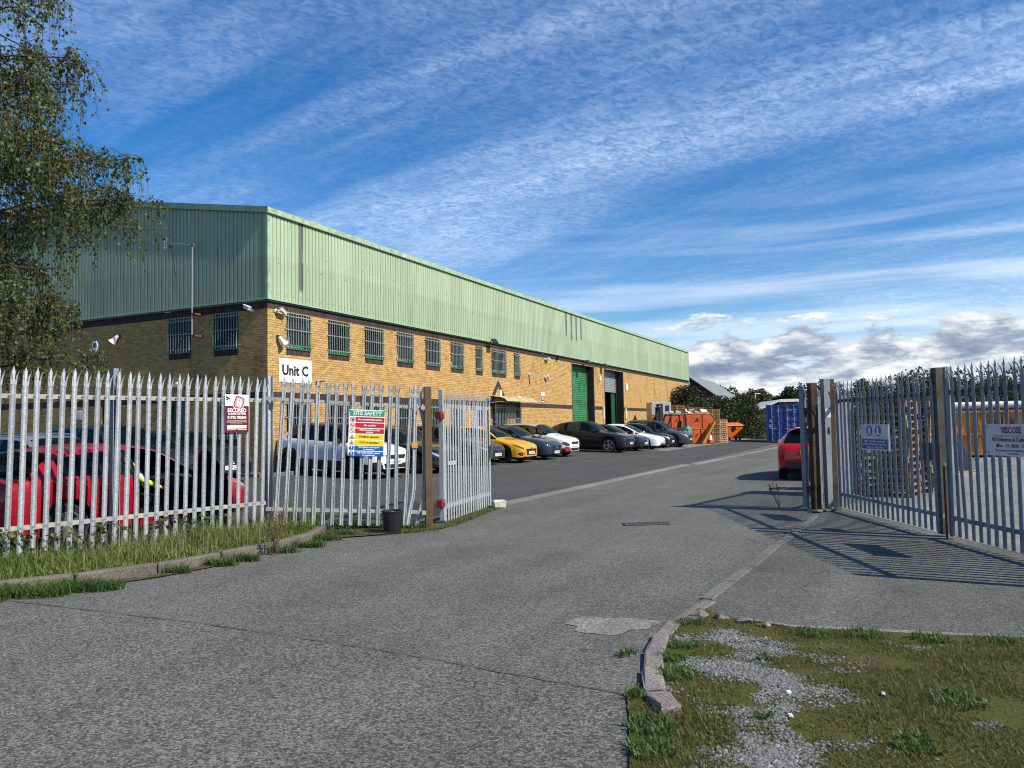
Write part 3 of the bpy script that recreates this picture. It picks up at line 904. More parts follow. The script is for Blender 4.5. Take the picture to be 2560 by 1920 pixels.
# dark brick chevron over the entrance: two raking soldier courses
for k_, (x0_, x1_) in enumerate(((14.74, 15.72), (16.70, 15.72))):
    a_ = Vector((x0_, 0, 2.862)); b_ = Vector((x1_, 0, 3.93)); d_ = (b_ - a_).normalized(); n_ = Vector((d_.z, 0, -d_.x)) * (1 if k_ == 0 else -1); L_ = (b_ - a_).length
    V, Fc = [], []; u = .0
    while u < L_ - .02:
        p_ = a_ + d_ * (u + .004); q_ = a_ + d_ * min(u + .071, L_); k = len(V)
        quad = [p_, q_, q_ + n_ * .24, p_ + n_ * .24]
        # keep each leg on its own side of the apex and above the band
        quad = [Vector((min(v.x, 15.718) if k_ == 0 else max(v.x, 15.722), 0, max(v.z, 2.858))) for v in quad]
        V += [(v.x, -.007, v.z) for v in quad] + [(v.x, .01, v.z) for v in quad]
        Fc += [(k, k + 1, k + 2, k + 3), (k, k + 4, k + 5, k + 1), (k + 1, k + 5, k + 6, k + 2), (k + 2, k + 6, k + 7, k + 3), (k + 3, k + 7, k + 4, k)]; u += .075
    o = link_mesh('entrance_chevron', np_mesh('entrance_chevron', V, Fc, M_DBRICK), None, wh); o['kind'] = 'stuff'
# soldier courses
def soldier(lst, u0, u1, z0, z1):
    u = u0
    while u < u1 - 0.02:
        lst.append((u + JT / 2, min(u + COURSE, u1) - JT / 2, z0 + JT / 2, z1 - JT / 2)); u += COURSE
sol = []
def cut(u0, u1, opens, z):
    ivs = [(u0, u1)]
    for (a, b, lo, hi) in opens:
        if lo < z < hi:
            nv = []
            for (p, q) in ivs:
                if b <= p or a >= q: nv.append((p, q)); continue
                if a > p: nv.append((p, a))
                if b < q: nv.append((b, q))
            ivs = nv
    return ivs
for p, q in cut(0, BL, [SH1, SH2], BAND0 + .1): soldier(sol, p, q, BAND0, BAND1)
soldier(sol, 0, BL, TOP0, TOP1)
for a, b in UPW: soldier(sol, a, b, SILL0, WZ0)
for a, b in LOW: soldier(sol, a, b, LSILL, LOZ0)
link_mesh('facade_soldier_course', bricks_mesh('soldier_course', sol, 'F', M_DBRICK), None, wh)['kind'] = 'stuff'
sol = []
soldier(sol, 0, BW, BAND0, BAND1); soldier(sol, 0, BW, TOP0, TOP1)
for a, b in GUP: soldier(sol, a, b, SILL0, WZ0)
for a, b in GLOW: soldier(sol, a, b, LSILL, LOZ0)
link_mesh('gable_soldier_course', bricks_mesh('soldier_course', sol, 'G', M_DBRICK), None, wh)['kind'] = 'stuff'
# mortar backing with the openings left out, jamb bricks as returns
def backing(length, opens, face):
    us = sorted(set([0.0, length] + [v for o in opens for v in o[:2]]))
    zs = sorted(set([0.0, TOP1] + [v for o in opens for v in o[2:]]))
    mb = MB(); d = 0.008
    for a, b in zip(us, us[1:]):
        for lo, hi in zip(zs, zs[1:]):
            um, zm = (a + b) / 2, (lo + hi) / 2
            if any(o[0] < um < o[1] and o[2] < zm < o[3] for o in opens): continue
            if face == 'F': mb.quad((a, d, lo), (b, d, lo), (b, d, hi), (a, d, hi))
            else: mb.quad((d, b, lo), (d, a, lo), (d, a, hi), (d, b, hi))
    return mb.mesh('mortar', M_MORTAR)
RV = 0.17
opF2 = [(a, b, WZ0, WZ1) for a, b in UPW] + [(a, b, LOZ0, LOZ1) for a, b in LOW] + [DOORF, SH1, SH2]
opG2 = [(a, b, WZ0, WZ1) for a, b in GUP] + [(a, b, LOZ0, LOZ1) for a, b in GLOW] + [(a, b, BASE, LOZ1) for a, b in GDOOR]
link_mesh('facade_mortar', backing(BL, opF2, 'F'), None, wh)
link_mesh('gable_mortar', backing(BW, opG2, 'G'), None, wh)
# reveals
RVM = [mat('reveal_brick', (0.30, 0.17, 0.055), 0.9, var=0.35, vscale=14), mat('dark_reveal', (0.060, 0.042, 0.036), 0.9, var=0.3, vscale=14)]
for face, lst in (('F', opF2), ('G', opG2)):
    for (a, b, lo, hi) in lst:
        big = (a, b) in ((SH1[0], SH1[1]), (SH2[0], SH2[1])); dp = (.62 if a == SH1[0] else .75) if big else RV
        q = (lambda u, d, z: (u, d, z)) if face == 'F' else (lambda u, d, z: (d, u, z))
        mb = MB(); rim = [(a, lo), (a, hi), (b, hi), (b, lo)]
        mb.add([q(u, .009, z) for u, z in rim] + [q(u, dp, z) for u, z in rim], [(0, 1, 5, 4), (1, 2, 6, 5), (2, 3, 7, 6), (3, 0, 4, 7)])
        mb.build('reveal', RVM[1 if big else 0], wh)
# brick returns inside the two loading bays
for (a, b, lo, hi) in (SH1, SH2):
    lst = []
    z = 0.4; ci = 0
    while z < hi - .08:
        u = 0.02 + (0 if ci % 2 else 0.11)
        while u < 0.40: lst.append((u, min(u + .215, .44), z, z + .065)); u += .225
        z += .075; ci += 1
    V = []; Fc = []
    for (u0, u1, z0, z1) in lst:
        k = len(V); x = b
        V += [(x - .006, u1, z0), (x - .006, u0, z0), (x - .006, u0, z1), (x - .006, u1, z1)]; Fc += [(k, k + 1, k + 2, k + 3)]
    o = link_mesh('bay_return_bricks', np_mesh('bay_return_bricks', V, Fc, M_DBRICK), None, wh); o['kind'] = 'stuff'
    mb = MB(); mb.box(a - .10, a, -.012, .03, 0.3, TOP0); mb.box(b, b + .09, -.012, .03, 0.3, TOP0)
    mb.build('bay_edge_guard', mat('edge_guard', (0.055, 0.05, 0.05), 0.7, var=0.3), wh)
# movement joints
for jx in joints:
    mb = MB(); mb.box(jx - .028, jx + .028, -.003, .01, BAND1, TOP0); mb.build('movement_joint', mat('joint_sealant', (0.05, 0.042, 0.035), 0.9), wh)

# windows -------------------------------------------------------
def window(face, a, b, lo, hi, grille=True, tilt=0.0, blind=True):
    W = b - a; H = hi - lo
    e = empty('window', (a, 0, lo) if face == 'F' else (0, b, lo), 0 if face == 'F' else -math.pi / 2, wh)
    # local frame: x along the wall, y into the wall, z up
    mb = MB(); fw = 0.055; y0, y1 = 0.105, 0.165
    mb.box(0, fw, y0, y1, 0, H); mb.box(W - fw, W, y0, y1, 0, H); mb.box(fw, W - fw, y0, y1, 0, fw); mb.box(fw, W - fw, y0, y1, H - fw, H)
    mb.build('frame', M_GREEN, e)
    mb = MB(); mb.box(-0.01, W + 0.01, -0.035, 0.12, -0.03, 0.0); mb.build('sill', M_GREEN, e)
    # opening sash
    mb = MB(); sw = 0.045
    x0, x1, z0, z1 = fw, W - fw, fw, H - fw
    mb.box(x0, x0 + sw, 0.09, 0.13, z0, z1); mb.box(x1 - sw, x1, 0.09, 0.13, z0, z1); mb.box(x0 + sw, x1 - sw, 0.09, 0.13, z0, z0 + sw); mb.box(x0 + sw, x1 - sw, 0.09, 0.13, z1 - sw, z1)
    mb.M = None
    sash = mb.build('sash', M_GREEN, e)
    mb = MB(); mb.box(x0 + sw, x1 - sw, 0.108, 0.112, z0 + sw, z1 - sw)
    pane = mb.build('pane', M_GLASS, e)
    if tilt:
        for o in (sash, pane):
            piv = Vector((0, 0.11, z1))
            Mx = Matrix.Translation(piv) @ Matrix.Rotation(tilt, 4, 'X') @ Matrix.Translation(-piv)
            o.data.transform(Mx)
    if blind:
        mb = MB(); x = x0 + .02
        while x < x1 - .04:
            ang = rng.uniform(-.3, .3); wv = 0.042
            mb.quad((x, .25, z0), (x + wv * 2 * math.cos(ang), .25 + wv * 2 * math.sin(ang), z0), (x + wv * 2 * math.cos(ang), .25 + wv * 2 * math.sin(ang), z1), (x, .25, z1)); x += .088
        mb.build('blind', M_BLIND, e)
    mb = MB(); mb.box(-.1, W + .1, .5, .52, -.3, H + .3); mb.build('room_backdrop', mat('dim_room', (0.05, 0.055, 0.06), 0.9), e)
    if grille:
        mb = MB(); n = max(4, int(round(W / 0.125)))
        for i in range(n + 1):
            x = 0.03 + (W - .06) * i / n
            mb.box(x - .009, x + .009, -.062, -.044, 0.0, H + .005)
        for z in (0.10, H * 0.52, H - 0.13):
            mb.box(-.085, W + .085, -.044, -.034, z - .014, z + .014)
            for xx in (-.08, W + .06): mb.box(xx, xx + .02, -.034, 0.012, z - .012, z + .012)
        mb.build('security_grille', M_BARS, e)
    return e
for i, (a, b) in enumerate(UPW): window('F', a, b, WZ0, WZ1, tilt={0: -.16, 3: -.14, 5: -.14}.get(i, 0))
for a, b in LOW: window('F', a, b, LOZ0, LOZ1)
for i, (a, b) in enumerate(GUP): window('G', a, b, WZ0, WZ1, tilt=-.13 if i == 0 else 0)
for a, b in GLOW: window('G', a, b, LOZ0, LOZ1)

# doors on the gable
for (a, b) in GDOOR:
    d = empty('door', (0, b, BASE), -math.pi / 2, wh); W = b - a; H = LOZ1 - BASE
    mb = MB(); mb.box(0, .05, .06, .16, 0, H); mb.box(W - .05, W, .06, .16, 0, H); mb.box(.05, W - .05, .06, .16, H - .05, H); mb.build('frame', M_GREEN_D, d)
    mb = MB(); mb.cbox((W / 2, .12, (H - .05) / 2 + .01), (W - .11, .045, H - .07), .006); mb.build('leaf', M_GREEN_D, d)
    mb = MB(); mb.cyl((.12, .05, 1.05), (.12, .10, 1.05), .014); mb.cyl((.12, .055, 1.05), (.24, .055, 1.05), .011); mb.build('handle', M_STEEL, d)
# glazed entrance door
d = empty('entrance_door', (DOORF[0], 0, BASE), 0, wh); W = DOORF[1] - DOORF[0]; H = DOORF[3] - DOORF[2]
mb = MB()
for x in (0, .95, W - .06): mb.box(x, x + .06, .08, .16, 0, H)
mb.box(.06, W - .06, .08, .16, H - .1, H); mb.box(.06, W - .06, .08, .16, 0, .12); mb.build('frame', M_GREEN, d)
mb = MB(); mb.box(.06, .14, .09, .15, .12, H - .1); mb.box(.87, .95, .09, .15, .12, H - .1); mb.box(.14, .87, .09, .15, 1.0, 1.1); mb.build('door_rail', M_GREEN, d)
mb = MB(); mb.box(.14, .87, .115, .12, .12, 1.0); mb.box(.14, .87, .115, .12, 1.1, H - .1); mb.box(1.01, W - .06, .115, .12, .12, H - .1); mb.build('pane', M_GLASS, d)
mb = MB(); mb.box(.30, .70, .106, .110, 1.55, 1.95); mb.build('notice', M_SB, d)
mb = MB(); mb.box(0, W, .6, .62, 0, H); mb.build('lobby_backdrop', mat('lobby', (0.30, 0.34, 0.35), 0.8, var=0.4, vscale=2), d)
mb = MB()
for i in range(14):
    x = -.2 + i * .165
    mb.box(x - .012, x + .012, -.30, -.276, .05, H + .10)
for z in (.2, H - .06): mb.box(-.22, 2.0, -.276, -.262, z - .015, z + .015)
mb.build('entrance_bars', M_BARS, d)
# entrance canopy
cn = empty('entrance_canopy', (14.86, 0, 2.78), 0, wh)
n = 8; arc = [(-.02 - .92 * math.sin(a), .34 * math.cos(a)) for a in np.linspace(0.0, 1.35, n)]
for k in range(3):
    x0, x1 = k * 1.12, k * 1.12 + 1.10
    mb = MB(); vs = []
    for (y, z) in arc: vs += [(x0, y, z), (x1, y, z), (x0, y, z - .006), (x1, y, z - .006)]
    mb.add(vs, [f for i in range(n - 1) for f in ((4 * i, 4 * i + 1, 4 * i + 5, 4 * i + 4), (4 * i + 2, 4 * i + 6, 4 * i + 7, 4 * i + 3))]); mb.build('canopy_sheet', M_POLYC, cn)
for x in (0, 1.11, 2.23, 3.34):
    mb = MB(); mb.tube([(x, y, z + .004) for (y, z) in arc], .016, 6); mb.tube([(x, -.02, .02), (x, arc[-1][0], arc[-1][1])], .012, 6); mb.build('canopy_rib', M_WHITE, cn)
# roller shutters
def shutter(name, a, b, zlo, zhi, y, m):
    e = empty(name, (a, y, 0), 0, wh); mb = MB(); W = b - a; z = zlo; p = 0.12
    vs = []; zs = []
    while z < zhi:
        for dz, dy in ((0, 0), (.03, -.025), (.085, -.03), (.115, -.004)):
            zs.append((min(z + dz, zhi), dy))
        z += p
    for (zz, dy) in zs: vs += [(0.0, dy, zz), (W, dy, zz)]
    mb.add(vs, [(2 * i, 2 * i + 1, 2 * i + 3, 2 * i + 2) for i in range(len(zs) - 1)])
    mb.build('slat_curtain', m, e)
    mb = MB(); mb.box(0, W, -.03, .01, zlo - .07, zlo); mb.build('bottom_rail', m, e)
    for xa in (-.005, W - .09):
        mb = MB(); mb.box(xa, xa + .095, -.06, .04, 0.3, zhi); mb.build('guide_rail', M_DARK, e)
    return e
shutter('green_roller_shutter', SH1[0] + .02, SH1[1] - .02, 0.42, 5.43, .47, M_SHUT_G)
shutter('steel_roller_shutter', SH2[0] + .02, SH2[1] - .02, 4.0, 5.43, .55, M_SHUT_S)
# open bay: green sliding leaf and dim interior
mb = MB(); mb.box(SH2[1] - .9, SH2[1] - .02, .62, .68, .36, 3.98); mb.build('sliding_leaf', M_GREEN_D, wh)
mb = MB(); x0, x1 = SH2[0] - 2, SH2[1] + 5
mb.quad((x0, 1.06, .34), (x1, 1.06, .34), (x1, 11, .34), (x0, 11, .34)); mb.quad((x0, 11, .3), (x1, 11, .3), (x1, 11, 6), (x0, 11, 6))
mb.quad((x0, 1.06, .3), (x0, 11, .3), (x0, 11, 6), (x0, 1.06, 6)); mb.quad((x1, 1.06, .3), (x1, 11, .3), (x1, 11, 6), (x1, 1.06, 6)); mb.quad((x0, 1.06, 6), (x1, 1.06, 6), (x1, 11, 6), (x0, 11, 6))
mb.quad((x0, 1.06, .3), (SH2[0], 1.06, .3), (SH2[0], 1.06, 6), (x0, 1.06, 6)); mb.quad((SH2[1], 1.06, .3), (x1, 1.06, .3), (x1, 1.06, 6), (SH2[1], 1.06, 6))
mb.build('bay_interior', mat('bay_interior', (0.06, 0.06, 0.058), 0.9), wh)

# cladding -----------------------------------------------------
RIBS = [(0.0, 0.0), (0.118, 0.0), (0.129, 0.028), (0.155, 0.028), (0.1667, 0.0)]
def clad_panel(u0, u1, ztop, face):
    us = []; n = int(round((u1 - u0) / 0.16667))
    pitch = (u1 - u0) / n
    for k in range(n):
        for (du, dd) in RIBS[:-1]: us.append((u0 + k * pitch + du * pitch / 0.16667, dd))
    us.append((u1, 0.0))
    mb = MB(); vs = []
    for (u, dd) in us:
        y = -0.085 + dd
        zt = ztop(u)
        for z in (CLAD0, zt): vs.append((u, y, z) if face == 'F' else (y, u, z))
    mb.add(vs, [(2 * i, 2 * i + 2, 2 * i + 3, 2 * i + 1) for i in range(len(us) - 1)])
    return mb.build('cladding_panel', M_CLAD, wh)
nP = 56; pw = BL / nP
for k in range(nP): clad_panel(k * pw, (k + 1) * pw, lambda u: EAVE, 'F')
GR = lambda g_: EAVE + (RIDGE - EAVE) * (1 - abs(g_ - BW / 2) / (BW / 2))
nG = 19; pg = BW / nG
for k in range(nG): clad_panel(k * pg, (k + 1) * pg, GR, 'G')
mb = MB(); mb.box(-.10, -.0, -.10, .0, CLAD0 - .02, EAVE - .02); mb.build('corner_flashing', M_TRIM, wh)
mb = MB(); mb.box(BL, BL + .09, -.10, .05, CLAD0 - .02, EAVE); mb.build('corner_flashing', M_TRIM, wh)
# drip flashing under the cladding
for (x0, x1, y0, y1) in ((-.115, BL + .05, -.115, -.02), (-.115, -.02, -.02, BW)):
    mb = MB(); mb.box(x0, x1, y0, y1, CLAD0 - .035, CLAD0 - .004); mb.build('drip_flashing', M_TRIM, wh)
    mb = MB(); mb.box(x0 + .05, x1 - .02 if x1 > 1 else x1, y0 + .05, y1, TOP1 - .002, CLAD0 - .036); mb.build('flashing_upstand', M_TRIM_D, wh)
# eaves and verge trims, roof
nE = 14
for k in range(nE):
    a, b = k * BL / nE, (k + 1) * BL / nE
    mb = MB(); mb.box(a - (.16 if k == 0 else 0) + .003, b - .003, -.17, -.03, EAVE - .04, EAVE + .135); mb.build('eaves_trim', M_TRIM, wh)
for (g0, g1) in ((-.16, BW / 2), (BW / 2, BW + .16)):
    mb = MB(); z0, z1 = EAVE + (GR(max(0, min(BW, g0))) - EAVE), 0
    za, zb = GR(min(max(g0, 0), BW)), GR(min(max(g1, 0), BW))
    mb.add([(-.17, g0, za - .05), (-.03, g0, za - .05), (-.03, g0, za + .14), (-.17, g0, za + .14), (-.17, g1, zb - .05), (-.03, g1, zb - .05), (-.03, g1, zb + .14), (-.17, g1, zb + .14)],
           [(0, 1, 2, 3), (4, 7, 6, 5), (0, 4, 5, 1), (1, 5, 6, 2), (2, 6, 7, 3), (3, 7, 4, 0)])
    mb.build('verge_trim', mat('verge_trim_green', (0.20, 0.31, 0.20), 0.5, var=0.2, vscale=3), wh)
mb = MB()
mb.add([(-.05, -.05, EAVE + .1), (BL, -.05, EAVE + .1), (BL, BW / 2, RIDGE + .1), (-.05, BW / 2, RIDGE + .1), (-.05, BW + .05, EAVE + .1), (BL, BW + .05, EAVE + .1)], [(0, 1, 2, 3), (3, 2, 5, 4)])
mb.build('roof', M_ROOFSHEET, wh)
# far end wall and back wall
mb = MB(); mb.add([(BL, .01, 0), (BL, BW, 0), (BL, BW, EAVE), (BL, BW / 2, RIDGE), (BL, .01, EAVE)], [(0, 1, 2, 3, 4)])
mb.quad((0, BW, 0), (BL, BW, 0), (BL, BW, EAVE), (0, BW, EAVE)); mb.build('rear_wall', M_ROOFSHEET, wh)
mb = MB(); mb.cyl((BL - .12, -.09, .3), (BL - .12, -.09, 5.6), .05); mb.build('downpipe', M_OFFWHITE, wh)
# screw heads of the cladding
mb = MB()
for k in range(0, 64):
    s = .06 + k * .3333
    for z in (CLAD0 + .18, 6.9 if k % 2 else 7.4): mb.box(s - .012, s + .012, -.094, -.084, z - .012, z + .012)
o = mb.build('cladding_screw', mat('screw', (0.05, 0.06, 0.05), 0.6), wh); o['kind'] = 'stuff'
# path with kerb round the gable
pth = empty('path'); struct(pth)
mb = MB(); mb.box(-1.0, -.005, -.75, BW, .2, .37); o = mb.build('slab', M_CHANNEL, pth)
for k in range(20):
    mb = MB(); mb.cbox((0, .5, 0), (.13, .985, .20), .012); mb.build('kerb_stone', M_KERB_MOSS, pth, (-1.08, -.78 + k * 1.0, .31))
for k in range(2):
    mb = MB(); mb.cbox((.5, 0, 0), (.985, .13, .20), .012); mb.build('kerb_stone', M_KERB_MOSS, pth, (-1.0 + k * 1.0, -.84, .31))
pth.location = (CX, CY, 0); pth.rotation_euler = (0, 0, ROT_B)

# ------------------------------------------------------------------ things fixed to the walls
def wall_at(face, u, z, out=0.0):
    return (ST(u, out, z) if face == 'F' else Vector((CX, CY, z)) + Vector((-math.cos(YAWB), math.sin(YAWB), 0)) * u - D1 * out)
def wall_rz(face):      # local -Y points out of the wall
    return ROT_B if face == 'F' else ROT_B - math.pi / 2
def wthing(name, label, cat, face, u, z, group=None):
    p = wall_at(face, u, z)
    return thing(name, label, cat, p, wall_rz(face), group)
def cctv(face, u, z, label, yaw=0.4, pitch=-0.35, col=None):
    e = wthing('cctv_camera', label, 'camera', face, u, z, 'cctv cameras on the warehouse')
    m = col or M_OFFWHITE
    mb = MB(); mb.cyl((0, 0, 0), (0, -.05, 0), .065, 12); mb.build('mount', m, e)
    mb = MB(); mb.tube([(0, -.05, 0), (0, -.14, -.01), (.05, -.18, .0)], .028, 8); mb.build('arm', m, e)
    mb = MB(); mb.M = Matrix.Translation((.05, -.2, .02)) @ Matrix.Rotation(yaw, 4, 'Z') @ Matrix.Rotation(pitch, 4, 'Y').inverted() 
    mb.cbox((.14, 0, 0), (.34, .105, .10), .02); mb.cbox((.15, 0, .06), (.40, .125, .02), .006); mb.build('housing', m, e)
    mb2 = MB(); mb2.M = mb.M; mb2.cyl((.311, 0, 0), (.316, 0, 0), .036, 12); mb2.build('lens', M_BLACK, e)
    return e
def horn(face, u, z, label, sgn=1):
    e = wthing('horn_speaker', label, 'loudspeaker', face, u, z, 'horn loudspeakers on the warehouse')
    mb = MB(); mb.box(-.05, .05, -.10, 0, -.02, .12); mb.build('bracket', M_IRON, e)
    mb = MB(); mb.M = Matrix.Translation((0, -.10, .02)) @ Vector((sgn * .55, -.35, -.75)).to_track_quat('Z', 'Y').to_matrix().to_4x4()
    mb.lathe([(.05, -.04), (.058, .0), (.062, .06), (.085, .16), (.115, .24), (.135, .26), (.135, .268), (.112, .245), (.03, .13), (.02, .20), (0.0, .21)], 18)
    mb.build('horn', M_OFFWHITE, e, smooth=True)
    return e
cctv('F', .33, 5.40, 'white cctv camera on the long wall above the Unit C sign', .25, -.35)
cctv('G', .62, 5.42, 'white cctv camera on the shaded gable near the corner', math.pi - .35, .35)
cctv('G', 10.2, 5.55, 'white cctv camera behind the birch leaves on the gable', -.3, -.5)
cctv('F', 21.5, 5.36, 'white cctv camera under the cladding left of the green shutter', .1, -.05)
cctv('F', 19.3, 4.42, 'white dome camera above the entrance canopy', -1.2, -.9)
cctv('F', 21.4, 4.38, 'white cctv camera above the small alarm notice', .3, -.6)
cctv('F', 23.2, 5.52, 'small black camera in the dark brick band by the shutter', 1.2, -.2, M_BLACK)
cctv('F', 54.9, 5.28, 'upper white cctv camera at the far end of the long wall', .2, -.3)
cctv('F', 54.9, 4.30, 'lower white cctv camera at the far end of the long wall', .2, -.3)
horn('F', .42, 4.52, 'white horn loudspeaker on the sunlit wall beside the Unit C sign', 1)
horn('G', 6.75, 4.98, 'white horn loudspeaker on the shaded gable wall', -1)
# alarm boxes
def alarm(face, u, z, label, wd=.28, ht=.32, hexa=False, mtl=None):
    e = wthing('alarm_box', label, 'alarm box', face, u, z, 'alarm boxes on the warehouse')
    mb = MB()
    if hexa:
        pts = [(-.17, 0), (-.10, -.17), (.10, -.17), (.17, 0), (.10, .17), (-.10, .17)]
        mb.add([(x, 0, zz) for x, zz in pts] + [(x * .93, -.08, zz * .93) for x, zz in pts], [tuple(range(6, 12)), tuple(reversed(range(6)))] + [(i, (i + 1) % 6, 6 + (i + 1) % 6, 6 + i) for i in range(6)])
    else: mb.cbox((0, -.045, 0), (wd, .09, ht), .012)
    mb.build('cover', mtl or M_WHITE, e)
    mb = MB(); y = -.083 if hexa else -.092; mb.box(-.07, .07, y - .003, y, -.07, .09); mb.build('badge', M_SK if hexa else M_OFFWHITE, e)
    return e
alarm('G', 7.95, 4.76, 'white hexagonal alarm box on the shaded gable', hexa=True)
alarm('F', 30.65, 4.72, 'white alarm box on the pier between the loading doors')
alarm('F', 36.4, 4.35, 'white box on the wall right of the open loading door', .34, .5)
alarm('F', 15.86, 3.26, 'white box inside the dark brick chevron over the entrance', .20, .36)
alarm('G', 8.7, 2.31, 'square white box low on the gable behind the fence', .34, .30)
alarm('F', 18.0, 3.05, 'small white box at the right end of the entrance canopy', .24, .24)
alarm('F', 36.12, 2.4, 'yellowed notice holder beside the open loading door', .30, .75, mtl=mat('aged_notice', (0.62, 0.55, 0.34), 0.6, var=0.2))
alarm('F', 31.2, 2.4, 'yellowed notice holder on the brick pier', .22, .9, mtl=mat('aged_notice', (0.62, 0.55, 0.34), 0.6))
# half-round bulkhead light on the gable
e = wthing('bulkhead_light', 'cream half round wall light above the gable door', 'light', 'G', 3.88, 3.14)
mb = MB(); pts = [(.17 * math.cos(a), .17 * math.sin(a)) for a in np.linspace(0, math.pi, 12)]
mb.add([(x, -.02, z) for x, z in pts] + [(x * .8, -.12, z * .8) for x, z in pts], [(i, i + 1, 13 + i, 12 + i) for i in range(11)] + [tuple(range(12, 24)), (0, 12, 23, 11)]); mb.build('shade', M_OFFWHITE, e)
mb = MB(); mb.box(-.12, .12, -.02, .0, -.02, .18); mb.build('back_plate', M_OFFWHITE, e)
# flood lights under the cladding
def flood(u, z, label):
    e = wthing('flood_light', label, 'light', 'F', u, z, 'flood lights on the long wall')
    mb = MB(); mb.tube([(0, 0, 0), (0, -.25, .03), (0, -.32, .0)], .02, 6); mb.build('arm', M_BLACK, e)
    mb = MB(); mb.M = Matrix.Translation((0, -.38, 0)) @ Matrix.Rotation(-.6, 4, 'X'); mb.cbox((0, 0, 0), (.42, .10, .28), .02); mb.build('housing', M_BLACK, e)
    mb2 = MB(); mb2.M = mb.M; mb2.box(-.18, .18, -.055, -.051, -.11, .11); mb2.build('lens', M_GLASS, e)
flood(14.7, 5.72, 'black flood light above the narrow upstairs window')
flood(27.6, 5.60, 'black flood light above the green roller shutter')
flood(31.0, 5.58, 'black flood light above the pier between the loading doors')
# rusty bracket
e = wthing('rusty_bracket', 'small rusty bracket on the wall right of the Unit C sign', 'bracket', 'F', 2.30, 3.22)
mb = MB(); mb.box(-.05, .05, -.03, 0, -.06, .06); mb.build('plate', M_RUST, e)
mb = MB(); mb.tube([(0, -.02, 0), (.06, -.16, .05), (.16, -.2, .06)], .022, 6); mb.build('stub', M_RUST, e)
# aerial on the gable
e = wthing('radio_aerial', 'thin pole aerial with folded dipole fixed to the gable', 'aerial', 'G', 2.91, 4.70)
mb = MB(); mb.cyl((0, -.30, 0), (0, -.30, 3.06), .024, 10); mb.build('pole', M_STEEL, e)
for z in (.05, .75):
    mb = MB(); mb.box(-.03, .16, -.33, -.27, z - .03, z + .03); mb.box(.11, .16, -.268, 0, z - .03, z + .03); mb.build('bracket', M_RUST, e)
mb = MB(); mb.tube([(.06, -.30, 3.0), (-1.06, -.42, 3.18)], .016, 8); mb.build('arm', M_STEEL, e)
mb = MB(); L_ = [(-1.10 + .055 * math.cos(a), -.42, 3.18 + .09 * math.sin(a) + (.10 if math.sin(a) > 0 else -.10)) for a in np.linspace(0, 2 * math.pi, 25)]
mb.tube(L_, .009, 6, cap=False); mb.build('dipole', M_STEEL, e)
mb = MB(); mb.tube([(-1.02, -.42, 3.16), (-.93, -.38, 3.0), (-.90, -.25, 2.6), (-.92, -.15, 2.0), (-.96, -.13, 1.6), (-.93, -.13, .95)], .008, 5); mb.build('cable', M_BLACK, e)
mb = MB(); mb.box(-.05, .05, -.33, -.25, 2.96, 3.06); mb.build('clamp', M_IRON, e)

# ------------------------------------------------------------------ palisade fences and gates
def pale_mesh(H=2.34, wd=0.067, bend=None, splay=0.020, dep=1.0):
    """W-section steel pale with a triple-pointed head; local -Y is the outer face"""
    mb = MB()
    cols = [(-.5, 0.0), (-.30, -.016), (-.12, -.004), (.12, -.004), (.30, -.016), (.5, 0.0)]
    cols = [(c[0], c[1] * dep) for c in cols]
    th = 0.004; zb = H - 0.23
    zs = [0.0, 0.35 * zb, 0.7 * zb, zb]
    def bx(z):
        if bend is None: return (0, 0)
        return bend(z)
    def ring(z, sc_=1.0):
        bxx, byy = bx(z)
        a = [(c[0] * wd * sc_ + bxx, c[1] + byy, z) for c in cols]
        b = [(c[0] * wd * sc_ + bxx, c[1] + th + byy, z) for c in cols]
        return a + b
    if bend is not None: zs = [zb * i / 14 for i in range(15)]
    n = 6; vs = []
    for z in zs: vs += ring(z)
    fs = []
    for i in range(len(zs) - 1):
        o = i * 12; p = o + 12
        for k in range(n - 1):
            fs.append((o + k, o + k + 1, p + k + 1, p + k)); fs.append((o + 6 + k, p + 6 + k, p + 7 + k, o + 7 + k))
        fs.append((o, p, p + 6, o + 6)); fs.append((o + 5, o + 11, p + 11, p + 5))
    mb.add(vs, fs)
    bxx, byy = bx(zb)
    # centre point and two splayed tines
    def tine(x0, x1, path):
        v = []
        for (dx, dy, z, k) in path:
            xm = (x0 + x1) / 2; hw = (x1 - x0) / 2 * k
            for y in (0, th): v += [(xm - hw + dx + bxx, dy + y - .008 + byy, z), (xm + hw + dx + bxx, dy + y - .008 + byy, z)]
        f = []
        for i in range(len(path) - 1):
            o = 4 * i
            f += [(o, o + 1, o + 5, o + 4), (o + 2, o + 6, o + 7, o + 3), (o, o + 4, o + 6, o + 2), (o + 1, o + 3, o + 7, o + 5)]
        mb.add(v, f)
    tine(-.17 * wd, .17 * wd, [(0, 0, zb, 1.2), (0, 0, zb + .10, 1.15), (0, 0.004, zb + .165, 1.6), (0, .004, zb + .23, .08)])
    for s_ in (-1, 1):
        a, b = (-.5 * wd, -.2 * wd) if s_ < 0 else (.2 * wd, .5 * wd)
        tine(a, b, [(0, 0, zb, 1), (s_ * .004, -.004, zb + .06, 1), (s_ * .010, -.022, zb + .12, .9), (s_ * splay, -.050, zb + .175, .12)])
    return mb.mesh('pale', M_GALV)
PALE = pale_mesh()
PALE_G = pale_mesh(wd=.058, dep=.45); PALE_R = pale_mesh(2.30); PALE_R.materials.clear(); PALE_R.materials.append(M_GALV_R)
BOLT = MB().box(-.010, .010, -.012, 0, -.010, .010).mesh('bolt', M_IRON)

def frame_dir(a, b):
    d = (b - a); L = d.length; return math.atan2(d.y, d.x), L

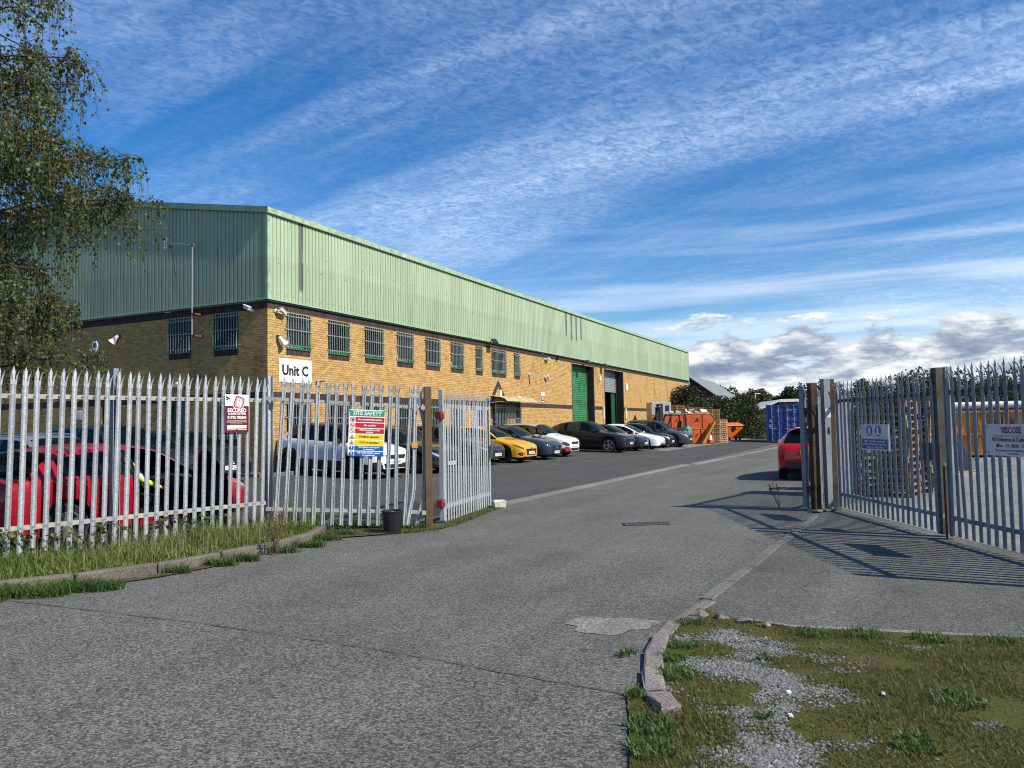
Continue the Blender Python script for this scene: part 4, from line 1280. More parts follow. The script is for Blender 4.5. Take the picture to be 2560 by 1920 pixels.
def rail(parent, L, z, m, x0=0.0, z1=None):
    """angle-iron rail; local +Y side of the pales"""
    z1 = z if z1 is None else z1
    mb = MB()
    for (ya, yb, za, zb) in ((.004, .010, -.028, .028), (.010, .055, .020, .028)):
        mb.add([(x0, ya, z + za), (L, ya, z1 + za), (L, yb, z1 + za), (x0, yb, z + za), (x0, ya, z + zb), (L, ya, z1 + zb), (L, yb, z1 + zb), (x0, yb, z + zb)],
               [(0, 3, 2, 1), (4, 5, 6, 7), (0, 1, 5, 4), (1, 2, 6, 5), (2, 3, 7, 6), (3, 0, 4, 7)])
    return mb.build('rail', m, parent)

def ibeam_post(parent, loc, H, m, rz=0):
    mb = MB(); mb.box(-.05, .05, .0, .008, 0, H); mb.box(-.05, .05, .092, .10, 0, H); mb.box(-.004, .004, .008, .092, 0, H)
    return mb.build('post', m, parent, loc, (0, 0, rz))
def box_post(name, parent, loc, w_, H, m, rz=0, cap=None):
    mb = MB(); mb.cbox((0, 0, H / 2), (w_, w_, H), .006); o = mb.build(name, m, parent, loc, (0, 0, rz))
    return o

# left boundary fence, two runs meeting at a post
fl = thing('palisade_fence', 'galvanised palisade fence running along the left verge to the brown gate post', 'fence', (0, 0, 0), 0)
rz1, L1 = frame_dir(F0, F2)
pf = F0
d1v = (F2 - F0).normalized()
pitch = L1 / 34.0
for i in range(34):
    p = F0 + d1v * (pitch * (i + .5))
    if abs((p - F1).length) < .045: continue
    g_ = gz(p.x, p.y)
    inst('pale', PALE, fl, (p.x, p.y, 0.155 + rng.uniform(-.006, .006)), (rng.uniform(-.006, .006), R(1.1) + rng.uniform(-.006, .006), rz1 + rng.uniform(-.04, .04)))
    for zb in (2.13, .52): inst('bolt', BOLT, fl, (p.x + .0, p.y, zb), (0, 0, rz1))
run = empty('fence_run', F0, rz1, fl)
rail(run, L1, 2.13, M_RAIL); rail(run, L1, 0.52, M_RAIL)
for q in (F0, F1, F2):
    ibeam_post(fl, (q.x - .02, q.y + .075, 0), 2.53, M_GALV if q != F1 else M_GALV_R, rz1 - math.pi / 2)  # middle post in the darker steel, its shaded web painted in
# second run: sags towards the gate post, last pales bent
rz2, L2 = frame_dir(F2, FB)
d2v = (FB - F2).normalized()
def bendf(a, b):
    return lambda z: ((a * math.exp(-((z - .25) / .35) ** 2) + b * math.exp(-((z - 1.95) / .25) ** 2) * 1.0), 0)
bent = {15: pale_mesh(bend=lambda z: (-.10 * max(0, (.55 - z) / .55) , -.02 * max(0, (.5 - z)))),
        16: pale_mesh(bend=lambda z: (.035 - .13 * max(0, (.50 - z) / .50) - .075 * max(0, min(1, (z - 1.72) / .25)), .01))}
N2 = 17
for i in range(N2):
    u = .14 + (L2 - .26) * i / (N2 - 1); p = F2 + d2v * u
    f = i / (N2 - 1)
    zb = .17 - .13 * f
    inst('pale', bent.get(i, PALE), fl, (p.x, p.y, zb), (rng.uniform(-.008, .008), R(3.0) * (1 - .45 * f) + rng.uniform(-.012, .012) + (0.03 if i == 14 else 0), rz2 + rng.uniform(-.06, .06)))
    inst('bolt', BOLT, fl, (p.x, p.y - .006, 2.13 - .16 * f), (0, 0, rz2))
run = empty('fence_run', F2, rz2, fl)
rail(run, L2 - .05, 2.16, M_RAIL, z1=1.98); rail(run, L2 - .05, .42, M_RAIL, z1=.26)
# orange reflector tag on the fence
mb = MB(); mb.cbox((0, -.025, 0), (.10, .012, .08), .004)
p = F2 + d2v * 2.34
o = mb.build('reflector', mat('orange_tag', (0.75, 0.28, 0.02), 0.4), None, (p.x, p.y, 1.36), (0, 0, rz2))
tag(o, 'small orange tag fixed to the left fence beside the brown post', 'tag')

# ---------------- road gate: brown posts and two open leaves
def gate_leaf(name, label, a, b, n, m_frame, pale, zpale=.03, group='open road gate leaves', ht=2.24):
    rz, L = frame_dir(a, b)
    e = thing(name, label, 'gate', (a.x, a.y, 0), rz, group)
    zo = gz((a.x + b.x) / 2, (a.y + b.y) / 2)
    mb = MB(); mb.box(-.038, .038, -.038, .038, .06, ht + .06); mb.build('hinge_stile', m_frame, e)
    mb = MB(); mb.box(L - .06, L, -.03, .03, .08, ht); mb.build('closing_stile', m_frame, e)
    for z in (.28, 2.02):
        mb = MB(); mb.box(.045, L - .06, -.02, .03, z - .035, z + .035); mb.build('rail', m_frame, e)
    for i in range(n):
        x = .09 + (L - .15) * i / (n - 1)
        inst('pale', pale, e, (x, -.028, zpale), (rng.uniform(-.005, .005), rng.uniform(-.005, .005), rng.uniform(-.05, .05)), (1, 1, ht / 2.31))
    return e
gl = gate_leaf('gate_leaf', 'open palisade gate leaf swung back beside the left brown post', Vector((-1.23, 13.34, 0)), Vector((-.50, 16.0, 0)), 20, M_GALV, PALE_G)
for z in (.36, 1.86):
    mb = MB(); mb.cbox((-.10, -.01, z), (.16, .11, .13), .01); mb.build('hinge_plate', M_REDOX, gl)
    mb = MB(); mb.cyl((-.10, -.08, z + .03), (-.10, -.05, z + .03), .03, 10); mb.build('hinge_bolt', M_STEEL, gl)
mb = MB(); mb.box(2.62, 2.68, -.10, -.06, 1.0, 1.28); mb.build('latch', M_IRON, gl)
e = thing('gate_post', 'square brown gate post at the end of the left fence', 'post', (FB.x, FB.y, 0), rz2, 'brown road gate posts')
mb = MB(); mb.cbox((0, 0, 1.165), (.118, .118, 2.33), .006); mb.build('shaft', M_BROWN, e)
for z in (1.98, .26):
    mb = MB(); mb.box(-.12, -.055, -.075, .01, z - .03, z + .03); mb.build('lug', M_GALV, e)
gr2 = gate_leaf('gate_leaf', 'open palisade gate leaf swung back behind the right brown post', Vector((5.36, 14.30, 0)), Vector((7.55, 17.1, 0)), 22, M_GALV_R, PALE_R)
for z in (.40, 1.83):
    mb = MB(); mb.cbox((.06, -.07, z), (.16, .10, .11), .01); mb.build('hinge_plate', M_REDOX, gr2)
e = thing('gate_post', 'square rust stained brown gate post by the red hatchback', 'post', (5.51, 14.17, 0), R(8), 'brown road gate posts')
mb = MB(); mb.cbox((0, 0, 1.17), (.13, .13, 2.34), .006); mb.build('shaft', M_RUSTPOST, e)
mb = MB(); mb.M = Matrix.Rotation(.2, 4, 'Z'); mb.cbox((0, -.16, .03), (.46, .16, .03), .005); mb.build('base_plate', M_KERB_MOSS, e)

# ---------------- side yard gate (seen against the light)
HG = Vector((5.98, 14.30, 0)); MG = Vector((5.93, 10.78, 0)); EG = Vector((5.86, 7.0, 0))
e = thing('gate_post', 'grey galvanised side gate post with a blank white notice', 'post', (5.80, 14.30, 0), R(8), 'side gate posts')
mb = MB(); mb.cbox((0, 0, 1.21), (.13, .13, 2.42), .006); mb.build('shaft', M_GALV_R, e)
mb = MB(); mb.box(-.055, .055, -.072, -.067, 1.70, 1.86); mb.build('notice', M_SGREY, e)
mb = MB(); mb.box(-.012, .02, -.074, -.067, 1.40, 1.52); mb.build('keyhole', M_SK, e)
e = thing('gate_post', 'rust streaked inner side gate post', 'post', (5.97, 14.46, 0), R(8), 'side gate posts')
mb = MB(); mb.cbox((0, 0, 1.21), (.10, .10, 2.42), .006); mb.build('shaft', M_RUSTPOST, e)
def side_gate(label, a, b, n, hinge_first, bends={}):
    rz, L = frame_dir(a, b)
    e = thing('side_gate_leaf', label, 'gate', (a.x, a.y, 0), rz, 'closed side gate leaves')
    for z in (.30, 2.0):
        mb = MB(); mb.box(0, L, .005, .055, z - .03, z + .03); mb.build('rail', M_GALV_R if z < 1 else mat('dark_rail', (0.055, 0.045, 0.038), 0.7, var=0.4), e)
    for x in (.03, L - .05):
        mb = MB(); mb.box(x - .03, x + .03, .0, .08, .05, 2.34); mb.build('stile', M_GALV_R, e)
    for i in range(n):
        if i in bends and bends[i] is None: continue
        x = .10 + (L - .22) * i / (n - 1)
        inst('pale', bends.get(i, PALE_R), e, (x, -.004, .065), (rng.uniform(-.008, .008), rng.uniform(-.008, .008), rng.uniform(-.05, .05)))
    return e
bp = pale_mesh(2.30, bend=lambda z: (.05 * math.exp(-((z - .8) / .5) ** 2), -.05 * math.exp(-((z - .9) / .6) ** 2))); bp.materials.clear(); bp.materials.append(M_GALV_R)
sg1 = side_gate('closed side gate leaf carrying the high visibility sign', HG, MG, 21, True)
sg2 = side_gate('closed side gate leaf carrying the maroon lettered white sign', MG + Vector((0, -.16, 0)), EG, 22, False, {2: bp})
mb = MB(); mb.box(3.38, 3.52, .0, .10, 0.04, 2.36); mb.build('closing_stile', mat('dirty_galv', (0.075, 0.07, 0.06), 0.65, var=0.45, vscale=3), sg1)
mb = MB(); mb.box(.02, .08, .0, .09, .04, 2.35); mb.build('closing_stile', mat('worn_cream', (0.30, 0.31, 0.29), 0.6, var=0.35, vscale=3), sg2)
mb = MB(); mb.cyl((-.02, -.03, .0), (-.02, -.03, 1.0), .014, 8); mb.build('drop_bolt', M_RUST, sg2)
mb = MB(); mb.box(3.05, 3.55, -.012, .0, 1.05, 1.30); mb.build('lock_plate', mat('lock_plate', (0.08, 0.075, 0.065), 0.7, var=0.3), sg1)
mb = MB(); mb.cbox((.06, -.05, 1.02), (.05, .03, .06), .006); mb.build('padlock', M_STEEL, sg2)

# ------------------------------------------------------------------ signs
def sign(name, label, cat, loc, rz, W, H, base, group=None):
    """board standing upright: local x right, -y outward, z up, origin at centre"""
    e = thing(name, label, cat, loc, rz, group)
    mb = MB(); mb.box(-W / 2, W / 2, 0, .006, -H / 2, H / 2); mb.build('board', base, e)
    return e
def panel(e, x0, x1, z0, z1, m, d=.002, name='panel'):
    mb = MB(); mb.box(x0, x1, -d, .0005, z0, z1); return mb.build(name, m, e)
def lett(e, s_, size, x, z, m, sx=1.0, bold=0.0, align='CENTER', d=.0035):
    return text('lettering', s_, size, m, e, (x, -d, z), (math.pi / 2, 0, 0), align, sx, bold)
def disc(e, x, z, r_, m, d=.003, n=24, name='symbol'):
    mb = MB(); mb.add([(x + r_ * math.cos(2 * math.pi * i / n), -d, z + r_ * math.sin(2 * math.pi * i / n)) for i in range(n)], [tuple(range(n))]); return mb.build(name, m, e)
def ring(e, x, z, r_, w_, m, d=.004, n=28):
    mb = MB(); vs = []
    for i in range(n):
        a = 2 * math.pi * i / n
        vs += [(x + r_ * math.cos(a), -d, z + r_ * math.sin(a)), (x + (r_ - w_) * math.cos(a), -d, z + (r_ - w_) * math.sin(a))]
    mb.add(vs, [(2 * i, 2 * ((i + 1) % n), 2 * ((i + 1) % n) + 1, 2 * i + 1) for i in range(n)])
    return mb.build('symbol', m, e)
def shape(e, pts, m, d=.004, name='symbol'):
    mb = MB(); mb.add([(x, -d, z) for x, z in pts], [tuple(range(len(pts)))]); return mb.build(name, m, e)

# Unit C board on the wall
p = ST(1.25, .012, 3.55)
e = sign('unit_sign', 'white Unit C sign board on the sunlit brick wall by the corner', 'sign', p, ROT_B, 1.52, .76, M_SW)
lett(e, 'Unit C', .45, -.02, .0, M_SK, 1.0, .017)
# maroon alarm company board on the fence
p = F1 + (F2 - F1).normalized() * 1.87; nrm = Vector((math.sin(rz1), -math.cos(rz1), 0))
e = sign('alarm_sign', 'maroon and white secured alarm systems sign on the left fence', 'sign', (p.x + nrm.x * .035, p.y + nrm.y * .035, 1.92), rz1, .40, .575, M_SW)
panel(e, -.20, .20, -.2875, .115, M_SM)
# padlock badge
def rot(pts, a): return [(x * math.cos(a) - z * math.sin(a), x * math.sin(a) + z * math.cos(a)) for x, z in pts]
def rr(wd, ht, a, ox, oz, k=.25):
    pts = []
    for cx, cz, a0 in ((wd / 2, ht / 2, 0), (-wd / 2, ht / 2, 90), (-wd / 2, -ht / 2, 180), (wd / 2, -ht / 2, 270)):
        r_ = min(wd, ht) * k
        for t_ in range(0, 91, 30):
            th = R(a0 + t_); pts.append((cx - math.copysign(r_, cx) + r_ * math.cos(th), cz - math.copysign(r_, cz) + r_ * math.sin(th)))
    return [(x + ox, z + oz) for x, z in rot(pts, a)]
shape(e, rr(.185, .205, R(-20), .035, .165), M_SW, .0030); shape(e, rr(.165, .185, R(-20), .035, .165), M_SM, .0036)
shape(e, rr(.135, .155, R(-20), .035, .165), mat('sign_pink', (0.55, 0.30, 0.33), 0.4), .0042)
shape(e, rr(.075, .065, R(-14), .035, .145, .15), M_SW, .0048); ring(e, .042, .195, .032, .011, M_SW, .0048)
lett(e, 'SAS', .035, .035, .145, M_SM, 1, 0, d=.0054)
shape(e, [(-.19, .245), (-.125, .21), (-.115, .228), (-.18, .265)], M_SK); shape(e, [(-.19, .20), (-.15, .20), (-.15, .215), (-.19, .215)], M_SK); shape(e, [(-.16, .20), (-.15, .20), (-.145, .235), (-.155, .235)], M_SK, .0044)
lett(e, 'SECURED', .078, 0, .045, M_SW, .98, .0022); lett(e, 'ALARM SYSTEMS', .044, 0, -.005, M_SW, .94, .0012)
lett(e, '01792 702060', .058, 0, -.062, M_SW, .95, .002)
for z in (-.112, -.130): panel(e, -.165, .165, z - .005, z + .005, mat('sign_fineprint', (0.55, 0.42, 0.43), 0.4), .003, 'fine_print')
panel(e, -.11, .09, -.161, -.155, MATS['sign_fineprint'], .003, 'fine_print')
panel(e, -.165, .165, -.228, -.180, M_SW, .003); panel(e, -.165, -.02, -.250, -.243, M_SW, .003, 'fine_print'); panel(e, .01, .165, -.250, -.243, M_SW, .003, 'fine_print')
# site safety board
p = F2 + d2v * 1.565; nrm = Vector((math.sin(rz2), -math.cos(rz2), 0))
e = sign('site_safety_sign', 'tall site safety sign with green header and red, yellow and blue rows', 'sign', (p.x + nrm.x * .04, p.y + nrm.y * .04, 1.585), rz2, .575, .745, M_SW)
e.rotation_euler = (0, R(2.9), rz2)
panel(e, -.278, .278, .268, .358, M_SG); lett(e, 'SITE SAFETY', .088, 0, .312, M_SW, .96, .0015)
rows = [('No unauthorised access', M_SR, M_SW, 'no'), ('No smoking', M_SR, M_SW, 'no'), ('Reverse parking policy\nin place', M_SR, M_SW, 'no'), ('Forklift in operation', M_SY, M_SK, 'tri'), ('CCTV in operation', M_SY, M_SK, 'tri'), ('All visitors must report\nto reception', M_SB, M_SW, 'ex'), ('All goods vehicles report\nto warehouse', M_SB, M_SW, 'ex')]
for i, (s_, mb_, mt, kind) in enumerate(rows):
    zc_ = .213 - i * .0925
    panel(e, -.185, .278, zc_ - .039, zc_ + .039, mb_)
    lett(e, s_, .036 if '\n' in s_ else .040, .046, zc_ , mt, .98, .0012)
    x = -.232
    if kind == 'no':
        ring(e, x, zc_, .038, .006, M_SR); shape(e, [(x - .029, zc_ + .024), (x - .024, zc_ + .029), (x + .029, zc_ - .024), (x + .024, zc_ - .029)], M_SR, .0046)
        if i == 0: shape(e, [(x - .012, zc_ - .022), (x + .016, zc_ - .022), (x + .018, zc_ + .006), (x + .008, zc_ + .018), (x - .010, zc_ + .008)], M_SK, .0036)
        if i == 1: shape(e, [(x - .022, zc_ - .004), (x + .022, zc_ - .004), (x + .022, zc_ + .004), (x - .022, zc_ + .004)], M_SK, .0036)
    elif kind == 'tri':
        shape(e, [(x - .042, zc_ - .034), (x + .042, zc_ - .034), (x, zc_ + .038)], M_SK, .003); shape(e, [(x - .034, zc_ - .029), (x + .034, zc_ - .029), (x, zc_ + .029)], M_SY, .0036)
        shape(e, [(x - .014, zc_ - .022), (x + .014, zc_ - .022), (x + .012, zc_ - .004), (x - .006, zc_ + .002)], M_SK, .0042)
    else:
        disc(e, x, zc_, .038, M_SB); shape(e, [(x - .005, zc_ - .008), (x + .005, zc_ - .008), (x + .008, zc_ + .028), (x - .008, zc_ + .028)], M_SW, .0038); disc(e, x, zc_ - .020, .006, M_SW, .0038, 10)
for (x, z) in ((-.29, .36), (.29, .36), (-.29, -.36), (.29, -.36)):
    mb = MB(); mb.box(x - .03, x + .03, -.006, -.002, z - .003, z + .003); mb.build('cable_tie', M_SK, e)
# high visibility board on the side gate
rzg = math.atan2(MG.y - HG.y, MG.x - HG.x)
e = sign('safety_clothing_sign', 'white and blue high visibility vest sign on the side gate', 'sign', (5.90, 14.40 - 1.75, 1.36), rzg, 1.0, .42, M_SGREY)
e.location.x = 5.905
panel(e, -.46, .46, -.19, -.03, M_SB)
for k, s_ in enumerate(('High visibility vest and', 'safety footwear must be', 'worn on this site')): lett(e, s_, .050, 0, -.066 - k * .048, M_SW, 1.7, .0005)
for x in (-.17, .14):
    n = 28; mb = MB(); mb.add([(x + .105 * math.cos(2 * math.pi * i / n), -.003, .105 + .088 * math.sin(2 * math.pi * i / n)) for i in range(n)], [tuple(range(n))]); mb.build('symbol', M_SB, e)
shape(e, [(-.22, .045), (-.12, .045), (-.12, .10), (-.135, .12), (-.14, .165), (-.155, .165), (-.17, .14), (-.185, .165), (-.20, .165), (-.205, .12), (-.22, .10)], M_SW, .004)
shape(e, [(-.215, .078), (-.125, .078), (-.125, .086), (-.215, .086)], M_SB, .0046)
shape(e, [(.08, .045), (.19, .040), (.20, .060), (.165, .080), (.155, .165), (.10, .160), (.105, .09), (.08, .075)], M_SW, .004)
# maroon lettered delivery board
e = sign('delivery_sign', 'white sign with maroon VISCOSE lettering on the nearer side gate leaf', 'sign', (5.87, 9.10, 1.375), rzg, 1.02, .38, M_SGREY)
lett(e, 'VISCOSE', .105, -.02, .115, mat('sign_maroon2', (0.16, 0.008, 0.03), 0.4), .95, .0022)
MS = MATS['sign_maroon2']
panel(e, -.34, .30, .048, .054, MS, .003, 'underline')
lett(e, 'All Deliveries & Collections', .074, 0.0, 0.005, MS, .96, .0005); lett(e, '(Mon. - Fri. 08.00 - 15.00)', .060, 0.0, -.068, MS, 1.02, .0003)
lett(e, 'Please phone 01792 762078 or 01792', .034, 0.0, -.125, MS, 1.28); lett(e, 'for attention', .034, 0.0, -.158, MS, 1.2)
for (x, z) in ((-.48, .16), (-.48, -.16)): disc(e, x, z, .012, M_IRON, .004, 8, 'rivet')
# alarm notice on the facade
p = ST(21.15, .012, 3.18)
e = sign('alarm_notice', 'small maroon and white alarm notice right of the entrance canopy', 'sign', p, ROT_B, .44, .62, M_SW)
panel(e, -.21, .21, -.30, .10, M_SM); lett(e, 'SECURED', .085, 0, .03, M_SW, .9, .002); lett(e, 'ALARM SYSTEMS', .045, 0, -.03, M_SW, .9, .001); lett(e, '01792 702060', .06, 0, -.10, M_SW, .95, .002); panel(e, -.16, .16, -.24, -.18, M_SW, .003)
shape(e, rr(.14, .15, R(-20), .0, .20), M_SM, .0036); shape(e, rr(.10, .11, R(-20), .0, .20), M_SW, .0042)
# pair of small white notices on the gable behind the fence
for z, lab in ((3.36, 'upper small white notice on the gable by the near fence post'), (2.98, 'lower small dark edged notice on the gable by the near fence post')):
    pp = wall_at('G', 6.85, z, .015)
    e = sign('gable_notice', lab, 'sign', pp, wall_rz('G'), .26, .24 if z > 3.1 else .34, M_SW); panel(e, -.08, .08, -.04, .07, M_SK); 

# ------------------------------------------------------------------ cars
def paint(name, col, metal=0.0, rough=0.32):
    return mat(name, col, .5, metal=0.0, coat=1.0, spec=0.12, var=0.03, vscale=2)
P_WHITE = paint('car_white', (0.74, 0.75, 0.76)); P_BLACK = paint('car_black', (0.008, 0.009, 0.010), .2)
P_NAVY = paint('car_navy', (0.014, 0.032, 0.062), .45); P_YEL = paint('car_yellow', (0.62, 0.335, 0.010), .1)
P_RED = paint('car_red', (0.30, 0.003, 0.012), .15); P_RED2 = paint('car_red_bright', (0.45, 0.007, 0.009), .1)
P_GREY = paint('car_grey', (0.055, 0.062, 0.066), .5); P_DGREY = paint('car_dark_grey', (0.018, 0.021, 0.024), .4)
P_SILV = paint('car_silver', (0.20, 0.22, 0.24), .5); P_BEIGE = paint('car_beige', (0.42, 0.38, 0.29), .1)
P_DKBLUE = paint('car_dark_blue', (0.010, 0.014, 0.024), .4)
M_TYRE = mat('tyre_rubber', (0.016, 0.016, 0.017), 0.85, bump=0.1)
M_ALLOY = mat('alloy', (0.50, 0.51, 0.52), 0.3, metal=0.85); M_ALLOY_D = mat('dark_alloy', (0.04, 0.042, 0.045), 0.35, metal=0.6)
M_ALLOY_M = mat('mid_alloy', (0.26, 0.27, 0.28), 0.35, metal=0.8)
M_CHROME = mat('chrome', (0.75, 0.76, 0.77), 0.10, metal=1.0)
M_LAMP = mat('lamp_glass', (0.62, 0.65, 0.67), 0.08, metal=0.55, var=0.35, vscale=25, coat=1.0)
M_LAMP_D = mat('smoked_lamp', (0.10, 0.11, 0.12), 0.08, metal=0.5, var=0.6, vscale=22, coat=1.0)
M_TAIL = mat('tail_lamp', (0.42, 0.010, 0.012), 0.12, var=0.4, vscale=18, coat=1.0)
M_SEAT = mat('seat_cloth', (0.022, 0.022, 0.024), 0.9)
M_PLATE_W = mat('plate_white', (0.78, 0.78, 0.75), 0.4); M_PLATE_Y = mat('plate_yellow', (0.72, 0.52, 0.03), 0.4)

def pchip(xs, ys):
    xs = np.array(xs, float); ys = np.array(ys, float)
    h = np.diff(xs); d = np.diff(ys) / h
    m = np.zeros(len(xs)); m[0] = d[0]; m[-1] = d[-1]
    for i in range(1, len(xs) - 1):
        if d[i - 1] * d[i] > 0:
            w1 = 2 * h[i] + h[i - 1]; w2 = h[i] + 2 * h[i - 1]
            m[i] = (w1 + w2) / (w1 / d[i - 1] + w2 / d[i])
    def f(x):
        x = min(max(x, xs[0]), xs[-1]); i = int(min(np.searchsorted(xs, x, side='right') - 1, len(xs) - 2)); i = max(i, 0)
        t = (x - xs[i]) / h[i]; t2 = t * t; t3 = t2 * t
        return (2 * t3 - 3 * t2 + 1) * ys[i] + (t3 - 2 * t2 + t) * h[i] * m[i] + (-2 * t3 + 3 * t2) * ys[i + 1] + (t3 - t2) * h[i] * m[i + 1]
    return f

class CarShape:
    """u = distance behind the nose; rows run from the sill up to the roof centre"""
    NR = 14
    def __init__(s, L=4.2, W=1.78, H=1.47, wb=2.6, fo=.86, nose=.70, cowl_u=1.12, cowl_z=.98, head_u=1.95, roof_u=2.5, rr_u=3.55, rr_z=None, rwb_u=4.05, rwb_z=1.0, belt=(.90, .95, 1.0), wr=.33, sill=.20, roof_w=.56, tail_z=None, arch=None, nose_low=.20):
        s.L, s.W, s.H, s.wb, s.fo = L, W, H, wb, fo
        s.cowl_u, s.head_u, s.rr_u, s.rwb_u, s.roof_u = cowl_u, head_u, rr_u, rwb_u, roof_u
        rr_z = rr_z or H - .06; tail_z = tail_z or rwb_z - .05
        s.zt = pchip([0, .05, .16, cowl_u * .55, cowl_u, (cowl_u + head_u) / 2, head_u, roof_u, rr_u, (rr_u + rwb_u) / 2, rwb_u, L - .06, L],
                     [nose - .10, nose - .04, nose + .02, nose + (cowl_z - nose) * .62, cowl_z, (cowl_z + H - .05) / 2 + .035, H - .05, H, rr_z, (rr_z + rwb_z) / 2 + .03, rwb_z, tail_z, tail_z - .14])
        s.zs_ = pchip([0, .18, .45, cowl_u, L * .55, L - .5, L - .1, L], [nose - .16, nose - .07, nose - .01, belt[0], belt[1], belt[2], belt[2] - .04, belt[2] - .22])
        s.zroof = H
        s.wp = pchip([0, .03, .08, .17, .32, .6, L * .5, L - .65, L - .32, L - .14, L - .05, L], [.60, .74, .83, .905, .96, .99, 1.0, .99, .965, .92, .86, .74])
        s.zb = pchip([0, .06, .25, .55, L - .5, L - .15, L], [nose_low + .06, nose_low + .01, nose_low, sill, sill, sill + .06, sill + .16])
        s.wr = wr; s.ar = arch or wr + .045
        s.xf = fo; s.xr = fo + wb; s.roof_w = roof_w
    def rows(s, u):
        w = s.W / 2 * s.wp(u); zs = s.zs_(u); zt = max(s.zt(u), zs + .015); z0 = s.zb(u)
        for xa in (s.xf, s.xr):
            d = abs(u - xa)
            if d < s.ar: z0 = max(z0, s.wr + math.sqrt(max(0, s.ar ** 2 - d * d)))
        ws = w * .955
        f = min(1, max(0, (zt - zs) / (s.zroof - zs)))
        we = (ws - .05) * (1 - f) + s.roof_w * f * (.6 + .4 * s.wp(u))
        ze = zs + (zt - zs) * (.45 * (1 - f) + .90 * f)
        h = zs - z0
        P = [(w * .93, z0), (w * .985, z0 + .06 * h + .01), (w * 1.0, z0 + .34 * h), (w * .992, z0 + .64 * h), (w * .985, zs - .14 * h), (ws, zs)]
        S = P[-1]; E = (we, ze)
        bul = .02 * f
        for k, b in ((.07, .2), (.5, 1.0), (.91, .35)):
            P.append((S[0] + (E[0] - S[0]) * k + bul * b, S[1] + (E[1] - S[1]) * k))
        P.append(E)
        for k, zz in ((.93, .42), (.72, .75), (.38, .95), (0.0, 1.0)):
            P.append((we * k, ze + (zt - ze) * zz))
        return P
    def pt(s, u, v, side):
        """point on the surface; side=+1 left (+y), -1 right; x forward from the middle of the wheelbase"""
        P = s.rows(u); i = int(min(max(math.floor(v), 0), s.NR - 2)); t = v - i
        a, b = P[i], P[i + 1]
        return Vector((s.fo + s.wb / 2 - u, side * (a[0] + (b[0] - a[0]) * t), a[1] + (b[1] - a[1]) * t))
    def nrm(s, u, v, side):
        e = .02
        du = s.pt(min(u + e, s.L), v, side) - s.pt(max(u - e, 0), v, side)
        dv = s.pt(u, min(v + .1, s.NR - 1), side) - s.pt(u, max(v - .1, 0), side)
        n = du.cross(dv) * (-side)
        if n.length < 1e-9: return Vector((0, side, 0))
        n.normalize()
        c = s.pt(u, v, side) - Vector((s.pt(u, v, side).x, 0, .6))
        if n.dot(Vector((0, c.y, c.z))) < 0: n = -n
        return n

def surf_patch(cs, us, vlo, vhi, side, off=.004, nv=3, mb=None):
    mb = mb or MB(); vs = []
    for i, u in enumerate(us):
        lo = vlo[i] if hasattr(vlo, '__len__') else vlo; hi = vhi[i] if hasattr(vhi, '__len__') else vhi
        for j in range(nv + 1):
            v = lo + (hi - lo) * j / nv
            vs.append(cs.pt(u, v, side) + cs.nrm(u, v, side) * off)
    k = nv + 1
    mb.add(vs, [(i * k + j, (i + 1) * k + j, (i + 1) * k + j + 1, i * k + j + 1) for i in range(len(us) - 1) for j in range(nv)])
    return mb

WHEEL_CACHE = {}
def wheel_meshes(r, spokes, style, rimr=None, wdt=.21):
    key = (r, spokes, style)
    if key in WHEEL_CACHE: return WHEEL_CACHE[key]
    rr_ = rimr or r * .68
    t = MB(); hw = wdt / 2
    t.lathe([(rr_, hw * .8), (rr_ + .02, hw * .95), (r * .90, hw), (r * .97, hw * .86), (r, hw * .6), (r, -hw * .6), (r * .97, -hw * .86), (r * .9, -hw), (rr_, -hw * .8)], 32, 'Y', cap=False)
    tm = t.mesh('tyre', M_TYRE, True, 40)
    m = MB()
    m.lathe([(rr_ - .002, -hw * .82), (rr_ + .004, -hw * .93), (rr_ - .012, -hw * .95), (rr_ - .022, -hw * .7), (rr_ - .03, -hw * .1), (rr_ - .03, hw * .8)], 32, 'Y', 0, cap=False)
    # dark dish behind the spokes and a hub
    m.lathe([(0.0001, -hw * .15), (rr_ - .03, -hw * .10)], 24, 'Y', 1, cap=False)
    m.lathe([(0.0001, -hw * .78), (.045, -hw * .76), (.06, -hw * .55), (.062, -hw * .2)], 16, 'Y', 0, cap=False)
    for k in range(spokes):
        a0 = 2 * math.pi * k / spokes
        arms = ((-.13, .032), (.13, .032)) if style == 'twin' else (((0, .05),) if style == 'wide' else ((0, .026),))
        for (da, w_) in arms:
            a = a0 + da * (5 / spokes); c, s_ = math.cos(a), math.sin(a)
            ci, si = math.cos(a0 + da * .5), math.sin(a0 + da * .5)
            p0 = Vector((ci * .05, 0, si * .05)); p1 = Vector((c * (rr_ - .015), 0, s_ * (rr_ - .015)))
            d = (p1 - p0).normalized(); n = Vector((-d.z, 0, d.x))
            w0, w1 = w_ * .5, w_ * .62
            y0, y1 = -hw * .70, -hw * .84
            vs = [p0 - n * w0 + Vector((0, y0, 0)), p0 + n * w0 + Vector((0, y0, 0)), p1 + n * w1 + Vector((0, y1, 0)), p1 - n * w1 + Vector((0, y1, 0))]
            vs += [v + Vector((0, .045, 0)) for v in vs]
            m.add(vs, [(0, 1, 2, 3), (0, 4, 5, 1), (1, 5, 6, 2), (2, 6, 7, 3), (3, 7, 4, 0)], 0)
    WHEEL_CACHE[key] = (tm, m)
    return WHEEL_CACHE[key]
RIM_CACHE = {}
